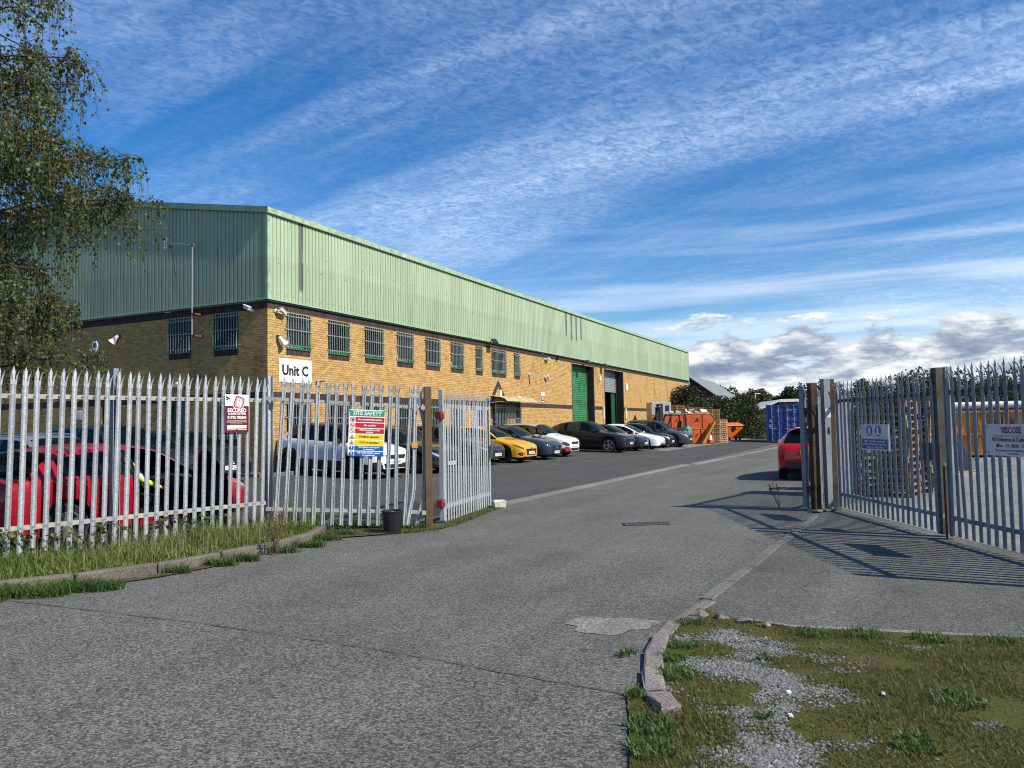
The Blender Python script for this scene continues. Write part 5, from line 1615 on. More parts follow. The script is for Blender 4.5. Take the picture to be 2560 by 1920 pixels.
def rim_mesh(r, spokes, style, m_):
    key = (r, spokes, style, m_.name)
    if key not in RIM_CACHE:
        RIM_CACHE[key] = wheel_meshes(r, spokes, style)[1].mesh('rim', [m_, M_DARK], True, 30)
    return RIM_CACHE[key]

def make_car(name, label, cat, loc, heading, cs, body, roof=None, plate=None, rear_plate=None, wheel=(5, 'twin', None), lamp='wide', lamp_m=None, grille='wide', roof_rails=False, cladding=False, chrome=False, privacy=False, doors=2, open_door=False, pillar_black=True, mirrors=None, group='parked cars', fog=None, emblem=None, glass=None, hood_m=None, skip_rear=False):
    """heading: direction of travel in plan"""
    rz = math.atan2(heading[1], heading[0])
    e = thing(name, label, cat, loc, rz, group)
    L, W = cs.L, cs.W
    x0 = cs.fo + cs.wb / 2
    # stations
    us = set(np.round(np.concatenate([np.array([0, .015, .03, .055, .08, .12, .17, .24, .32]), np.arange(.40, L - .35, .07), L - np.array([.32, .24, .17, .12, .08, .055, .03, .015, 0])]), 4))
    door_a, door_b = cs.cowl_u + .02, cs.cowl_u + (cs.rr_u + .1 - cs.cowl_u) * (.50 if doors == 2 else .62)
    bpil = door_b; bw = .05
    glass_end = cs.rr_u + .05 if doors == 2 else cs.rr_u - .1
    keys = [cs.cowl_u + .06, cs.head_u, cs.rr_u, cs.rwb_u, bpil - bw, bpil + bw, glass_end, cs.cowl_u, door_a, door_b]
    for xa in (cs.xf, cs.xr):
        for a in np.linspace(0, math.pi, 19): keys.append(xa + cs.ar * math.cos(a))
        keys += [xa - cs.ar - .01, xa + cs.ar + .01]
    us |= set(np.round([k for k in keys if 0 < k < L], 4))
    us = sorted(us)
    # drop near duplicates
    uu = [us[0]]
    for u in us[1:]:
        if u - uu[-1] > .006 or any(abs(u - k) < 1e-4 for k in keys[:10]): uu.append(u)
    us = uu
    n = cs.NR; K = 2 * n - 1
    V = []
    for u in us:
        P_ = cs.rows(u); x = x0 - u
        V += [(x, -p[0], p[1]) for p in P_] + [(x, p[0], p[1]) for p in reversed(P_[:-1])]
    regs = {}
    def reg(nm, f): regs.setdefault(nm, []).append(f)
    for i in range(len(us) - 1):
        um = (us[i] + us[i + 1]) / 2
        for j in range(K - 1):
            f = (i * K + j, (i + 1) * K + j, (i + 1) * K + j + 1, i * K + j + 1)
            right = j < n - 1
            r_ = j if right else K - 2 - j
            nm = 'body'
            if r_ >= 10 and cs.cowl_u + .06 < um < cs.head_u: nm = 'windscreen'
            elif r_ >= 10 and cs.rr_u < um < cs.rwb_u: nm = 'rear_window'
            elif 6 <= r_ < 8 and cs.cowl_u + .06 < um < glass_end:
                if um < bpil - bw: nm = 'sg_f' + ('r' if right else 'l')
                elif um > bpil + bw: nm = 'sg_r' + ('r' if right else 'l')
                else: nm = 'pillar'
            elif 6 <= r_ < 8 and glass_end <= um < cs.rwb_u and pillar_black == 'wrap': nm = 'pillar'
            elif r_ in (8, 9) and cs.cowl_u + .06 < um < cs.head_u and pillar_black == 'a': nm = 'pillar'
            elif r_ >= 8 and cs.head_u <= um and um <= cs.rr_u and roof is not None: nm = 'roof'
            elif r_ >= 8 and cs.rr_u <= um < cs.rwb_u and roof is not None and r_ < 10: nm = 'roof'
            elif (r_ <= 0 or (cladding and r_ <= 1)) : nm = 'trim'
            if open_door and right and r_ < 9 and door_a < um < door_b and nm not in ('windscreen', 'roof') and r_ >= 0:
                nm = 'door_' + nm
            reg(nm, f)
    regs.setdefault('body', []).append(tuple(range(K)))
    regs['body'].append(tuple(reversed(range((len(us) - 1) * K, len(us) * K))))
    def sub(nm, obname, m, parent, smooth=True, xf=None):
        fs = regs.get(nm, [])
        if not fs: return None
        idx = sorted(set(k for f in fs for k in f)); mp = {k: i for i, k in enumerate(idx)}
        mb = MB(); mb.v = [V[k] for k in idx]; mb.f = [tuple(mp[k] for k in f) for f in fs]; mb.m = [0] * len(mb.f)
        if xf is not None: mb.v = [tuple(xf @ Vector(p)) for p in mb.v]
        return mb.build(obname, m, parent, smooth=smooth, sharp=42)
    sub('body', 'body', body, e)
    g_ = glass or M_CARGLASS; gp = M_DARKGLASS if privacy else g_
    sub('windscreen', 'windscreen', g_, e); sub('rear_window', 'rear_window', gp, e)
    for sd in 'rl':
        sub('sg_f' + sd, 'side_window', g_, e); sub('sg_r' + sd, 'side_window', gp, e)
    sub('pillar', 'pillar_trim', M_BLACK, e); sub('trim', 'sill_trim', M_BLACK, e)
    if roof is not None: sub('roof', 'roof_panel', roof, e)
    # underside and arches
    mb = MB(); mb.box(-cs.wb / 2 - .55, cs.wb / 2 + .45, -W / 2 + .27, W / 2 - .27, .19, .62)
    for xa in (cs.wb / 2, -cs.wb / 2):
        for sd in (-1, 1):
            vs = []
            for a in np.linspace(-.15, math.pi + .15, 15):
                for y in (W / 2 - .035, W / 2 - .30): vs.append((xa + cs.ar * math.cos(a), sd * y, cs.wr + cs.ar * math.sin(a)))
            mb.add(vs, [(2 * i, 2 * i + 1, 2 * i + 3, 2 * i + 2) for i in range(14)])
    mb.build('underbody', M_DARK, e)
    if cladding:
        for xa in (cs.xf, cs.xr):
            for sd in (-1, 1):
                mb = MB(); vs = []
                for a in np.linspace(-.05, math.pi + .05, 21):
                    for rad in (cs.ar - .005, cs.ar + .055):
                        u = xa - rad * math.cos(a); z = cs.wr + rad * math.sin(a)
                        y = cs.W / 2 * cs.wp(min(max(u, 0), L)) + .008
                        vs.append((x0 - u, sd * y, z))
                mb.add(vs, [(2 * i, 2 * i + 1, 2 * i + 3, 2 * i + 2) for i in range(20)]); mb.build('arch_trim', M_BLACK, e)
    # wheels
    sp, st, rm = wheel; rm = rm or M_ALLOY
    tm = wheel_meshes(cs.wr, sp, st)[0]; rmesh = rim_mesh(cs.wr, sp, st, rm)
    for xa in (cs.wb / 2, -cs.wb / 2):
        for sd in (-1, 1):
            t = inst('wheel', tm, e, (xa, sd * (W / 2 - .125), cs.wr), (0, rng.uniform(0, 6), 0 if sd < 0 else math.pi))
            inst('rim', rmesh, t)
    # interior
    mb = MB(); zb_ = .28
    mb.box(-cs.wb / 2 + .1, cs.wb / 2 - .2, -W / 2 + .16, W / 2 - .16, zb_, zb_ + .04)
    cu = cs.cowl_u
    mb.cbox((x0 - cu - .28, 0, .80), (.5, W - .34, .26), .06)
    for y in (-.36, .36):
        xs = x0 - (cs.head_u + .15)
        mb.cbox((xs - .25, y, .47), (.52, .48, .22), .06)
        mb.M = Matrix.Translation((xs - .52, y, .50)) @ Matrix.Rotation(-.30, 4, 'Y'); mb.cbox((0, 0, .32), (.16, .46, .64), .05); mb.cbox((0, 0, .74), (.10, .26, .17), .03); mb.M = None
    xs = x0 - cs.rr_u
    mb.cbox((xs + .30, 0, .47), (.5, W - .5, .24), .06); mb.M = Matrix.Translation((xs + .02, 0, .52)) @ Matrix.Rotation(-.35, 4, 'Y'); mb.cbox((0, 0, .28), (.14, W - .5, .56), .05); mb.M = None
    mb.build('interior', M_SEAT, e)
    mb = MB(); st_ = [(x0 - cu - .60 + .03 * math.sin(a), -.36 + .18 * math.cos(a), .86 + .18 * math.sin(a)) for a in np.linspace(0, 2 * math.pi, 17)]
    mb.tube(st_, .014, 6, cap=False); mb.build('steering_wheel', M_BLACK, e)
    # door seams and handles
    mb = MB()
    for sd in (-1, 1):
        if open_door and sd < 0: seams = [glass_end + .10]
        else: seams = [door_a, door_b, glass_end + .10 if doors == 2 else None]
        for u in seams:
            if u is None or any(abs(u - xa) < cs.ar + .02 for xa in (cs.xf, cs.xr)): 
                if u is None: continue
                lo = 3.2
            else: lo = .6
            surf_patch(cs, [u - .004, u + .004], lo, 6.0, sd, .0015, 8, mb)
        surf_patch(cs, [.30, cs.cowl_u * .5, cs.cowl_u - .05], [6.2, 8.8, 9.0], [6.32, 8.92, 9.12], sd, .0015, 1, mb)
    mb.build('panel_gap', M_DARK, e)
    for sd in (-1, 1):
        for u in ((door_b - .22, glass_end - .12) if doors == 2 else (door_b - .2,)):
            if open_door and sd < 0 and u < door_b: continue
            mb = surf_patch(cs, [u - .10, u - .05, u + .05, u + .10], [4.52, 4.40, 4.40, 4.52], [4.62, 4.74, 4.74, 4.62], sd, .028, 1); mb.build('door_handle', M_CHROME if chrome else body, e)
    # window surround
    if chrome:
        for sd in (-1, 1):
            mb = surf_patch(cs, list(np.linspace(cs.cowl_u + .2, glass_end, 16)), 8.0, 8.22, sd, .006, 1); mb.build('window_trim', M_CHROME, e)
    # mirrors
    for sd in (-1, 1):
        if open_door and sd < 0: continue
        p = cs.pt(cs.cowl_u + .30, 6.0, sd)
        mb = MB(); mb.cbox((p.x, p.y + sd * .12, p.z + .07), (.10, .20, .13), .03); mb.box(p.x - .03, p.x + .03, min(p.y - sd * .02, p.y + sd * .05), max(p.y - sd * .02, p.y + sd * .05), p.z - .01, p.z + .05)
        mo = mb.build('door_mirror', mirrors or body, e, smooth=True)
        mb = MB(); mb.box(p.x - .053, p.x - .0505, min(p.y + sd * .04, p.y + sd * .20), max(p.y + sd * .04, p.y + sd * .20), p.z + .02, p.z + .12); mb.build('mirror_glass', M_CHROME, mo)
    # lamps
    lm = lamp_m or M_LAMP
    for sd in (-1, 1):
        if lamp == 'wide': mb = surf_patch(cs, [.035, .09, .18, .30, .45, .58], [3.9, 4.0, 4.2, 4.5, 4.9, 5.3], [5.2, 5.6, 5.75, 5.8, 5.7, 5.4], sd, .006, 4)
        elif lamp == 'slim': mb = surf_patch(cs, [.03, .08, .16, .28, .42], [4.7, 4.8, 4.95, 5.1, 5.3], [5.4, 5.7, 5.8, 5.8, 5.5], sd, .006, 3)
        elif lamp == 'tesla': mb = surf_patch(cs, [.12, .20, .30, .44, .60], [5.1, 5.2, 5.35, 5.5, 5.8], [5.5, 5.8, 6.2, 6.3, 6.0], sd, .006, 3)
        elif lamp == 'big': mb = surf_patch(cs, [.04, .10, .20, .34, .52, .72], [3.6, 3.7, 4.0, 4.4, 5.0, 5.5], [5.2, 5.7, 6.0, 6.3, 6.2, 5.7], sd, .006, 4)
        else: mb = surf_patch(cs, [.02, .06, .12, .20, .30], [3.0, 2.8, 2.8, 2.9, 3.3], [3.7, 4.0, 4.1, 4.0, 3.6], sd, .008, 3)
        mb.build('headlight', lm, e, smooth=True)
        if lamp == 'low':
            mb = surf_patch(cs, [.015, .06, .14, .26, .36], [4.9, 5.0, 5.1, 5.2, 5.3], [5.2, 5.4, 5.5, 5.5, 5.4], sd, .006, 2); mb.build('running_light', M_LAMP_D, e)
        if not skip_rear:
            mb = surf_patch(cs, [L - .035, L - .10, L - .20, L - .32], [4.1, 4.1, 4.2, 4.5], [5.3, 5.5, 5.5, 5.2], sd, .006, 3); mb.build('tail_light', M_TAIL, e, smooth=True)
        if fog is not None:
            mb = surf_patch(cs, [.02, .06, .12, .22], [1.3, 1.1, 1.2, 1.6], [2.4, 2.5, 2.4, 2.1], sd, .006, 2); mb.build('fog_surround', fog, e)
    # nose: grille and lower intake follow the nose surface
    hz = cs.zt(0) - .01
    zlo = cs.zb(0)
    half = cs.W / 2 * .60
    def nose_panel(zc_, hh, hw, m_, nm, dx=.012, taper=.9):
        mb = MB()
        vs = [(x0 - .02, -hw * taper, zc_ - hh), (x0 - .02, hw * taper, zc_ - hh), (x0 - .02, hw, zc_ + hh), (x0 - .02, -hw, zc_ + hh)]
        vs += [(p[0] + .02 + dx, p[1] * .97, p[2]) for p in vs]
        mb.add(vs, [(4, 5, 6, 7), (0, 4, 7, 3), (1, 2, 6, 5), (3, 7, 6, 2), (0, 1, 5, 4)]); return mb.build(nm, m_, e)
    zmid = (zlo + hz) / 2
    if grille == 'wide':
        nose_panel(hz - .085, .055, half * .82, M_BLACK, 'grille'); nose_panel(zlo + .09, .065, half * .95, M_BLACK, 'lower_intake')
    elif grille == 'big':
        nose_panel(hz - .15, .13, half * .80, M_BLACK, 'grille', taper=.86); nose_panel(zlo + .06, .05, half * .95, M_BLACK, 'lower_intake')
    elif grille == 'full':
        nose_panel(zmid - .01, (hz - zlo) / 2 - .07, half * .93, M_BLACK, 'grille', taper=.8)
    elif grille == 'lower':
        nose_panel(zlo + .10, .08, half * .98, M_BLACK, 'lower_intake')
    elif grille == 'slit':
        nose_panel(zlo + .05, .04, half * .9, M_BLACK, 'lower_intake')
    for sd in (-1, 1):
        if grille != 'slit':
            mb = surf_patch(cs, [.01, .05, .11, .19], [1.5, 1.4, 1.5, 1.9], [2.6, 2.7, 2.6, 2.3], sd, .004, 2); mb.build('bumper_intake', M_BLACK, e)
    mb = surf_patch(cs, [.0, .03, .08, .17, .32, .45], .2, .9, 1, .006, 1); surf_patch(cs, [.0, .03, .08, .17, .32, .45], .2, .9, -1, .006, 1, mb); mb.build('front_splitter', M_BLACK, e)
    if emblem:
        mb = MB(); z = hz - .06
        if emblem == 'chevron':
            for dz in (0, -.045):
                mb.add([(x0 + .022, -.10, z - .03 + dz), (x0 + .022, 0, z + .03 + dz), (x0 + .022, .10, z - .03 + dz), (x0 + .022, .10, z - .052 + dz), (x0 + .022, 0, z + .008 + dz), (x0 + .022, -.10, z - .052 + dz)], [(0, 1, 4, 5), (1, 2, 3, 4)])
        elif emblem == 'star':
            mb.lathe([(.085, 0), (.085, .012), (.070, .012), (.070, 0)], 20, 'X', origin=(x0 + .015, 0, z - .06))
            for a in (90, 210, 330): mb.tube([(x0 + .024, 0, z - .06), (x0 + .024, .075 * math.cos(R(a)), z - .06 + .075 * math.sin(R(a)))], [.012, .004], 5)
        elif emblem == 'oval':
            mb.M = Matrix.Translation((x0 + .015, 0, z - .02)) @ Matrix.Scale(.5, 4, (0, 0, 1)); mb.lathe([(.075, 0), (.075, .014), (0.0001, .016)], 20, 'X')
        else:
            mb.lathe([(.055, 0), (.055, .014), (.042, .014), (.042, .004), (0.0001, .006)], 20, 'X', origin=(x0 + .015, 0, z - .02))
        mb.build('emblem', M_CHROME, e)
    if plate:
        zp = {'wide': zmid - .03, 'big': hz - .30, 'full': zmid - .04, 'lower': zlo + .16, 'slit': zlo + .16}.get(grille, zmid)
        mb = MB(); mb.box(x0 + .012, x0 + .026, -.26, .26, zp - .056, zp + .056); po = mb.build('number_plate', M_PLATE_W, e)
        text('lettering', plate, .105, M_SK, po, (x0 + .0275, 0, zp - .003), (math.pi / 2, 0, math.pi / 2), 'CENTER', .92, .0012)
    if rear_plate:
        xr_ = x0 - L; zp = .78
        mb = MB(); mb.box(xr_ - .026, xr_ - .004, -.26, .26, zp - .056, zp + .056); po = mb.build('number_plate', M_PLATE_Y, e)
        text('lettering', rear_plate, .105, M_SK, po, (xr_ - .0275, 0, zp - .003), (math.pi / 2, 0, -math.pi / 2), 'CENTER', .92, .0012)
    if roof_rails:
        for sd in (-1, 1):
            us_ = list(np.linspace(cs.head_u + .15, cs.rr_u - .05, 12)); pts = []
            for i, u in enumerate(us_):
                p = cs.pt(u, 9.6, sd); pts.append(p + Vector((0, 0, .008 if i in (0, 11) else .05)))
            mb = MB(); mb.tube(pts, .016, 6); mb.build('roof_rail', M_CHROME if roof_rails == 'chrome' else M_BLACK, e)
    return e, cs, regs, V, (door_a, door_b), sub

def car_front(px_loc):      # place by the contact of the right front wheel
    pass

HATCH = dict(L=4.05, W=1.75, H=1.45, wb=2.54, fo=.82)
def row_loc(s, t_front_axle, cs, dir_=N1):
    """middle of the wheelbase for a car in the row, from its right front wheel position"""
    c = ST(s, t_front_axle) + D1 * (cs.W / 2 - .1) * 1.0 - dir_ * (cs.wb / 2)
    return (c.x, c.y, gz(c.x, c.y) - .004)
def pitch_to_slope(e):
    """sit the car on the sloping yard"""
    e.rotation_mode = 'XYZ'
    h = e.rotation_euler.z
    d = Vector((math.cos(h), math.sin(h), 0))
    slope = 0.034 * d.dot(N1)                       # falling away from the wall
    roll = 0.034 * Vector((-d.y, d.x, 0)).dot(N1)
    if 0 < tdist(e.location.x, e.location.y) < 9.8:
        e.rotation_euler = (-math.atan(roll), math.atan(slope), h)

ROW = []
def row_car(name, label, cat, s, t, cs, *a, yaw=0.0, **k):
    hd = (math.cos(-YAWB + yaw), math.sin(-YAWB + yaw))
    r = make_car(name, label, cat, row_loc(s, t, cs), hd, cs, *a, **k)
    pitch_to_slope(r[0]); ROW.append(r); return r

suvA = CarShape(L=4.20, W=1.80, H=1.61, wb=2.62, fo=.84, nose=.84, cowl_u=1.10, cowl_z=1.06, head_u=1.72, roof_u=2.3, rr_u=3.62, rwb_u=4.02, rwb_z=1.10, belt=(.98, 1.02, 1.08), wr=.34, sill=.24, nose_low=.24)
row_car('white_crossover', 'white crossover with black roof parked at the corner behind the site safety sign', 'car', .15, 3.35, suvA, P_WHITE, roof=P_BLACK, plate='CV72 LPO', wheel=(5, 'wide', M_ALLOY_D), lamp='slim', grille='wide', cladding=True, emblem='chevron', privacy=True, mirrors=M_BLACK, yaw=-.10, pillar_black='a')
sal = CarShape(L=4.55, W=1.80, H=1.45, wb=2.75, fo=.88, nose=.74, cowl_u=1.22, cowl_z=.98, head_u=2.02, roof_u=2.6, rr_u=3.5, rwb_u=4.15, rwb_z=1.06, belt=(.90, .94, .98), wr=.33)
row_car('black_saloon', 'black car with bright many spoked wheels behind the left brown gate post', 'car', 2.70, 3.55, sal, P_BLACK, plate='CV70 EKN', wheel=(15, 'thin', M_ALLOY), lamp='wide', grille='big', emblem='ring')
hat1 = CarShape(L=4.30, W=1.80, H=1.46, wb=2.65, fo=.86, nose=.73, cowl_u=1.15, cowl_z=.97, head_u=1.92, roof_u=2.5, rr_u=3.6, rwb_u=4.08, rwb_z=1.02, belt=(.90, .94, 1.0), wr=.33)
row_car('black_hatchback', 'black hatchback seen only through the left gate leaf', 'car', 4.95, 2.3, hat1, P_DKBLUE, plate='YS18 FRD', wheel=(5, 'twin', M_ALLOY_D), lamp='wide', grille='wide')
row_car('dark_grey_hatchback', 'dark grey hatchback half hidden behind the left gate leaf beside the yellow car', 'car', 7.05, 3.05, hat1, P_DGREY, plate='CY18 GZM', wheel=(5, 'twin', M_ALLOY_D), lamp='wide', grille='full', emblem='oval')
p208 = CarShape(L=4.05, W=1.75, H=1.43, wb=2.54, fo=.82, nose=.75, cowl_u=1.12, cowl_z=.97, head_u=1.85, roof_u=2.4, rr_u=3.45, rwb_u=3.88, rwb_z=1.0, belt=(.90, .94, 1.0), wr=.32)
row_car('yellow_hatchback', 'bright yellow hatchback parked beside the navy car', 'car', 9.20, 3.5, p208, P_YEL, plate='YA23 HZO', wheel=(5, 'twin', M_ALLOY_D), lamp='wide', lamp_m=M_LAMP_D, grille='full', emblem='ring', mirrors=M_BLACK)
merc = CarShape(L=4.42, W=1.80, H=1.44, wb=2.73, fo=.90, nose=.74, cowl_u=1.28, cowl_z=.97, head_u=2.05, roof_u=2.6, rr_u=3.75, rwb_u=4.2, rwb_z=1.02, belt=(.90, .94, .99), wr=.33)
row_car('navy_hatchback', 'navy blue car with a star badge between the yellow and white cars', 'car', 11.85, 3.4, merc, P_NAVY, plate='CV19 LDA', wheel=(5, 'twin', M_ALLOY), lamp='slim', grille='big', emblem='star', chrome=True)
c3 = CarShape(L=4.0, W=1.75, H=1.51, wb=2.54, fo=.80, nose=.84, cowl_u=1.02, cowl_z=1.03, head_u=1.70, roof_u=2.3, rr_u=3.45, rwb_u=3.84, rwb_z=1.05, belt=(.96, .99, 1.04), wr=.33, sill=.22)
row_car('white_hatchback', 'white hatchback with beige roof and a red fog lamp surround', 'car', 14.6, 3.28, c3, P_WHITE, roof=P_BEIGE, plate='CY18 XGA', wheel=(5, 'wide', M_ALLOY_D), lamp='low', lamp_m=M_LAMP_D, grille='wide', emblem='chevron', fog=mat('fog_red', (0.5, 0.02, 0.04), 0.3), cladding=True, pillar_black='a', mirrors=M_BLACK)
mac = CarShape(L=4.75, W=1.94, H=1.62, wb=2.89, fo=.92, nose=.86, cowl_u=1.45, cowl_z=1.10, head_u=2.20, roof_u=2.7, rr_u=3.7, rr_z=1.52, rwb_u=4.5, rwb_z=1.15, belt=(1.02, 1.05, 1.10), wr=.375, sill=.26, nose_low=.24)
row_car('black_suv', 'large black sporty SUV with twin spoke alloy wheels in front of the green shutter', 'car', 20.2, 4.10, mac, P_BLACK, plate='CY74 MZB', wheel=(5, 'twin', M_ALLOY), lamp='slim', lamp_m=M_LAMP_D, grille='wide', privacy=True)
tes = CarShape(L=4.70, W=1.85, H=1.44, wb=2.88, fo=.84, nose=.72, cowl_u=1.12, cowl_z=.94, head_u=2.15, roof_u=2.7, rr_u=3.4, rr_z=1.39, rwb_u=4.35, rwb_z=1.06, belt=(.86, .91, .98), wr=.34, sill=.17)
row_car('black_electric_saloon', 'low black electric saloon between the black SUV and the white saloon', 'car', 22.75, 4.25, tes, P_BLACK, plate='CV73 XTK', wheel=(5, 'wide', M_ALLOY_D), lamp='tesla', lamp_m=M_LAMP_D, grille='slit')
row_car('white_electric_saloon', 'low white electric saloon near the open loading door', 'car', 24.95, 4.6, tes, P_WHITE, plate='CV71 WRT', wheel=(5, 'wide', M_ALLOY_D), lamp='tesla', lamp_m=M_LAMP_D, grille='slit', mirrors=P_WHITE)
ds = CarShape(L=3.95, W=1.72, H=1.46, wb=2.46, fo=.80, nose=.77, cowl_u=1.10, cowl_z=.99, head_u=1.80, roof_u=2.3, rr_u=3.4, rwb_u=3.78, rwb_z=1.02, belt=(.93, .98, 1.03), wr=.32)
row_car('black_small_hatchback', 'small black hatchback with large pale headlamps beside the grey SUV', 'car', 27.35, 4.65, ds, P_DKBLUE, plate='CP12 EVT', wheel=(5, 'twin', M_ALLOY), lamp='big', grille='full', doors=1)
tig = CarShape(L=4.49, W=1.84, H=1.66, wb=2.68, fo=.90, nose=.88, cowl_u=1.22, cowl_z=1.12, head_u=1.88, roof_u=2.5, rr_u=3.85, rwb_u=4.3, rwb_z=1.15, belt=(1.03, 1.07, 1.12), wr=.36, sill=.26, nose_low=.25)
row_car('grey_suv', 'dark grey SUV with roof rails at the far end of the row by the skip', 'car', 29.35, 5.15, tig, P_GREY, plate='CE19 OKB', wheel=(5, 'twin', M_ALLOY_M), lamp='wide', grille='wide', roof_rails='black', chrome=True, emblem='ring')

# cars behind the left fence
maz = CarShape(L=4.40, W=1.76, H=1.46, wb=2.64, fo=.90, nose=.74, cowl_u=1.15, cowl_z=.98, head_u=1.90, roof_u=2.4, rr_u=3.6, rwb_u=4.1, rwb_z=1.03, belt=(.90, .95, 1.0), wr=.32)
row_car('black_family_hatchback', 'black hatchback facing the road close to the brick gable corner', 'car', -3.25, .30, maz, P_BLACK, plate='CE57 ZZK', wheel=(5, 'twin', M_ALLOY), lamp='big', grille='wide', emblem='ring', yaw=-.05)
bsu = CarShape(L=4.60, W=1.85, H=1.70, wb=2.70, fo=.92, nose=.92, cowl_u=1.25, cowl_z=1.15, head_u=1.95, roof_u=2.5, rr_u=3.95, rwb_u=4.4, rwb_z=1.18, belt=(1.05, 1.09, 1.13), wr=.36, sill=.26)
row_car('black_tall_suv', 'tall black SUV behind the red hatchback on the far side of the fence', 'car', -6.0, 1.20, bsu, P_DKBLUE, wheel=(5, 'twin', M_ALLOY_M), lamp='wide', grille='big', yaw=-.04)
est = CarShape(L=4.65, W=1.80, H=1.50, wb=2.70, fo=.92, nose=.76, cowl_u=1.2, cowl_z=1.0, head_u=1.95, roof_u=2.5, rr_u=4.15, rwb_u=4.5, rwb_z=1.05, belt=(.93, .97, 1.0), wr=.32)
row_car('grey_estate', 'silver grey estate car with chrome roof rails left of the red hatchback', 'car', -8.75, 2.85, est, P_SILV, wheel=(5, 'twin', M_ALLOY), lamp='wide', grille='wide', roof_rails='chrome')

# red hatchback with its driver's door open
ast = CarShape(L=4.42, W=1.81, H=1.44, wb=2.72, fo=.90, nose=.74, cowl_u=1.22, cowl_z=.99, head_u=2.02, roof_u=2.55, rr_u=3.65, rr_z=1.36, rwb_u=4.18, rwb_z=1.03, belt=(.92, .96, 1.02), wr=.335)
RH = Vector((.39, .92, 0)).normalized(); RR_ = Vector((RH.y, -RH.x, 0))
ctr = (Vector((-6.14, 10.60, 0)) + Vector((-5.08, 13.10, 0))) / 2 - RR_ * (ast.W / 2 - .1)
rc, acs, aregs, aV, (da, db), asub = make_car('red_hatchback', 'red hatchback with its driver door open parked behind the left fence', 'car', (ctr.x, ctr.y, gz(ctr.x, ctr.y)), (RH.x, RH.y), ast, P_RED, wheel=(5, 'twin', M_ALLOY), lamp='wide', grille='wide', open_door=True)
pitch_to_slope(rc)
# the open door, hinged at its front edge
hp = acs.pt(da, 3.0, -1)
piv = Vector((hp.x, hp.y, 0))
X = Matrix.Translation(piv) @ Matrix.Rotation(R(62), 4, 'Z') @ Matrix.Translation(-piv)
dr = empty('driver_door', (0, 0, 0), 0, rc)
asub('door_body', 'door_skin', P_RED, dr, xf=X); asub('door_trim', 'door_sill_trim', M_BLACK, dr, xf=X); asub('door_sg_fr', 'door_glass', M_CARGLASS, dr, xf=X); asub('door_pillar', 'door_pillar', M_BLACK, dr, xf=X)
mb = MB(); mb.M = X
u_ = np.linspace(da + .04, db - .04, 8); vs = []
for u in u_:
    for v in (.8, 2, 3, 4, 5.6):
        p = acs.pt(u, v, -1); vs.append((p.x, p.y + .075, p.z))
mb.add(vs, [(i * 5 + j, (i + 1) * 5 + j, (i + 1) * 5 + j + 1, i * 5 + j + 1) for i in range(7) for j in range(4)])
mb.build('door_card', M_SEAT, dr)
p = acs.pt(acs.cowl_u + .30, 6.0, -1)
mb = MB(); mb.M = X; mb.cbox((p.x, p.y - .13, p.z + .06), (.11, .22, .15), .04); mo = mb.build('door_mirror', M_BLACK, dr)
mb = MB(); mb.M = X; mb.box(p.x - .060, p.x - .056, p.y - .22, p.y - .04, p.z, p.z + .125); mb.build('mirror_glass', M_CHROME, mo)
# door opening frame: sill and inner pillar
mb = MB(); mb.box(acs.fo + acs.wb / 2 - db, acs.fo + acs.wb / 2 - da, -acs.W / 2 + .05, -acs.W / 2 + .14, .22, .34); mb.build('door_sill', P_RED, rc)
# big black rear window area and fuel flap, rear wheel detail
mb = surf_patch(acs, [acs.L - .62 + .085 * math.cos(a) for a in np.linspace(math.pi, 0, 9)], [4.25 - .42 * math.sin(a) for a in np.linspace(math.pi, 0, 9)], [4.25 + .42 * math.sin(a) for a in np.linspace(math.pi, 0, 9)], -1, .003, 2); mb.build('fuel_flap', P_RED, rc)

# red hatchback at the right, seen from behind
foc = CarShape(L=4.36, W=1.82, H=1.48, wb=2.65, fo=.88, nose=.74, cowl_u=1.2, cowl_z=.99, head_u=2.0, roof_u=2.5, rr_u=3.62, rr_z=1.42, rwb_u=4.22, rwb_z=1.02, belt=(.92, .97, 1.04), wr=.325)
fh = Vector((.40, .917, 0)).normalized()
fp = Vector((7.72, 22.3, 0)) + Vector((fh.y, -fh.x, 0)) * (foc.W / 2 - .1) + fh * (foc.wb / 2 + .0)
rf = make_car('red_rear_hatchback', 'red hatchback seen from behind next to the right brown gate post', 'car', (fp.x, fp.y, 0), (fh.x, fh.y), foc, P_RED2, rear_plate='CV14 UXB', wheel=(5, 'twin', M_ALLOY), lamp='wide', grille='wide')[0]
xr_ = foc.fo + foc.wb / 2 - foc.L
mb = MB(); mb.M = Matrix.Translation((xr_ - .01, 0, .90)) @ Matrix.Scale(.5, 4, (0, 0, 1)); mb.lathe([(.085, -.012), (.085, .0), (0.0001, .0)], 20, 'X'); mb.build('emblem', M_CHROME, rf)
mb = MB(); mb.box(xr_ - .02, xr_ + .05, -.62, .62, .34, .52); mb.build('bumper_insert', M_BLACK, rf)
mb = MB(); mb.cbox((foc.fo + foc.wb / 2 - foc.rr_u - .10, 0, 1.43), (.30, 1.10, .035), .012); mb.build('spoiler', P_RED2, rf)

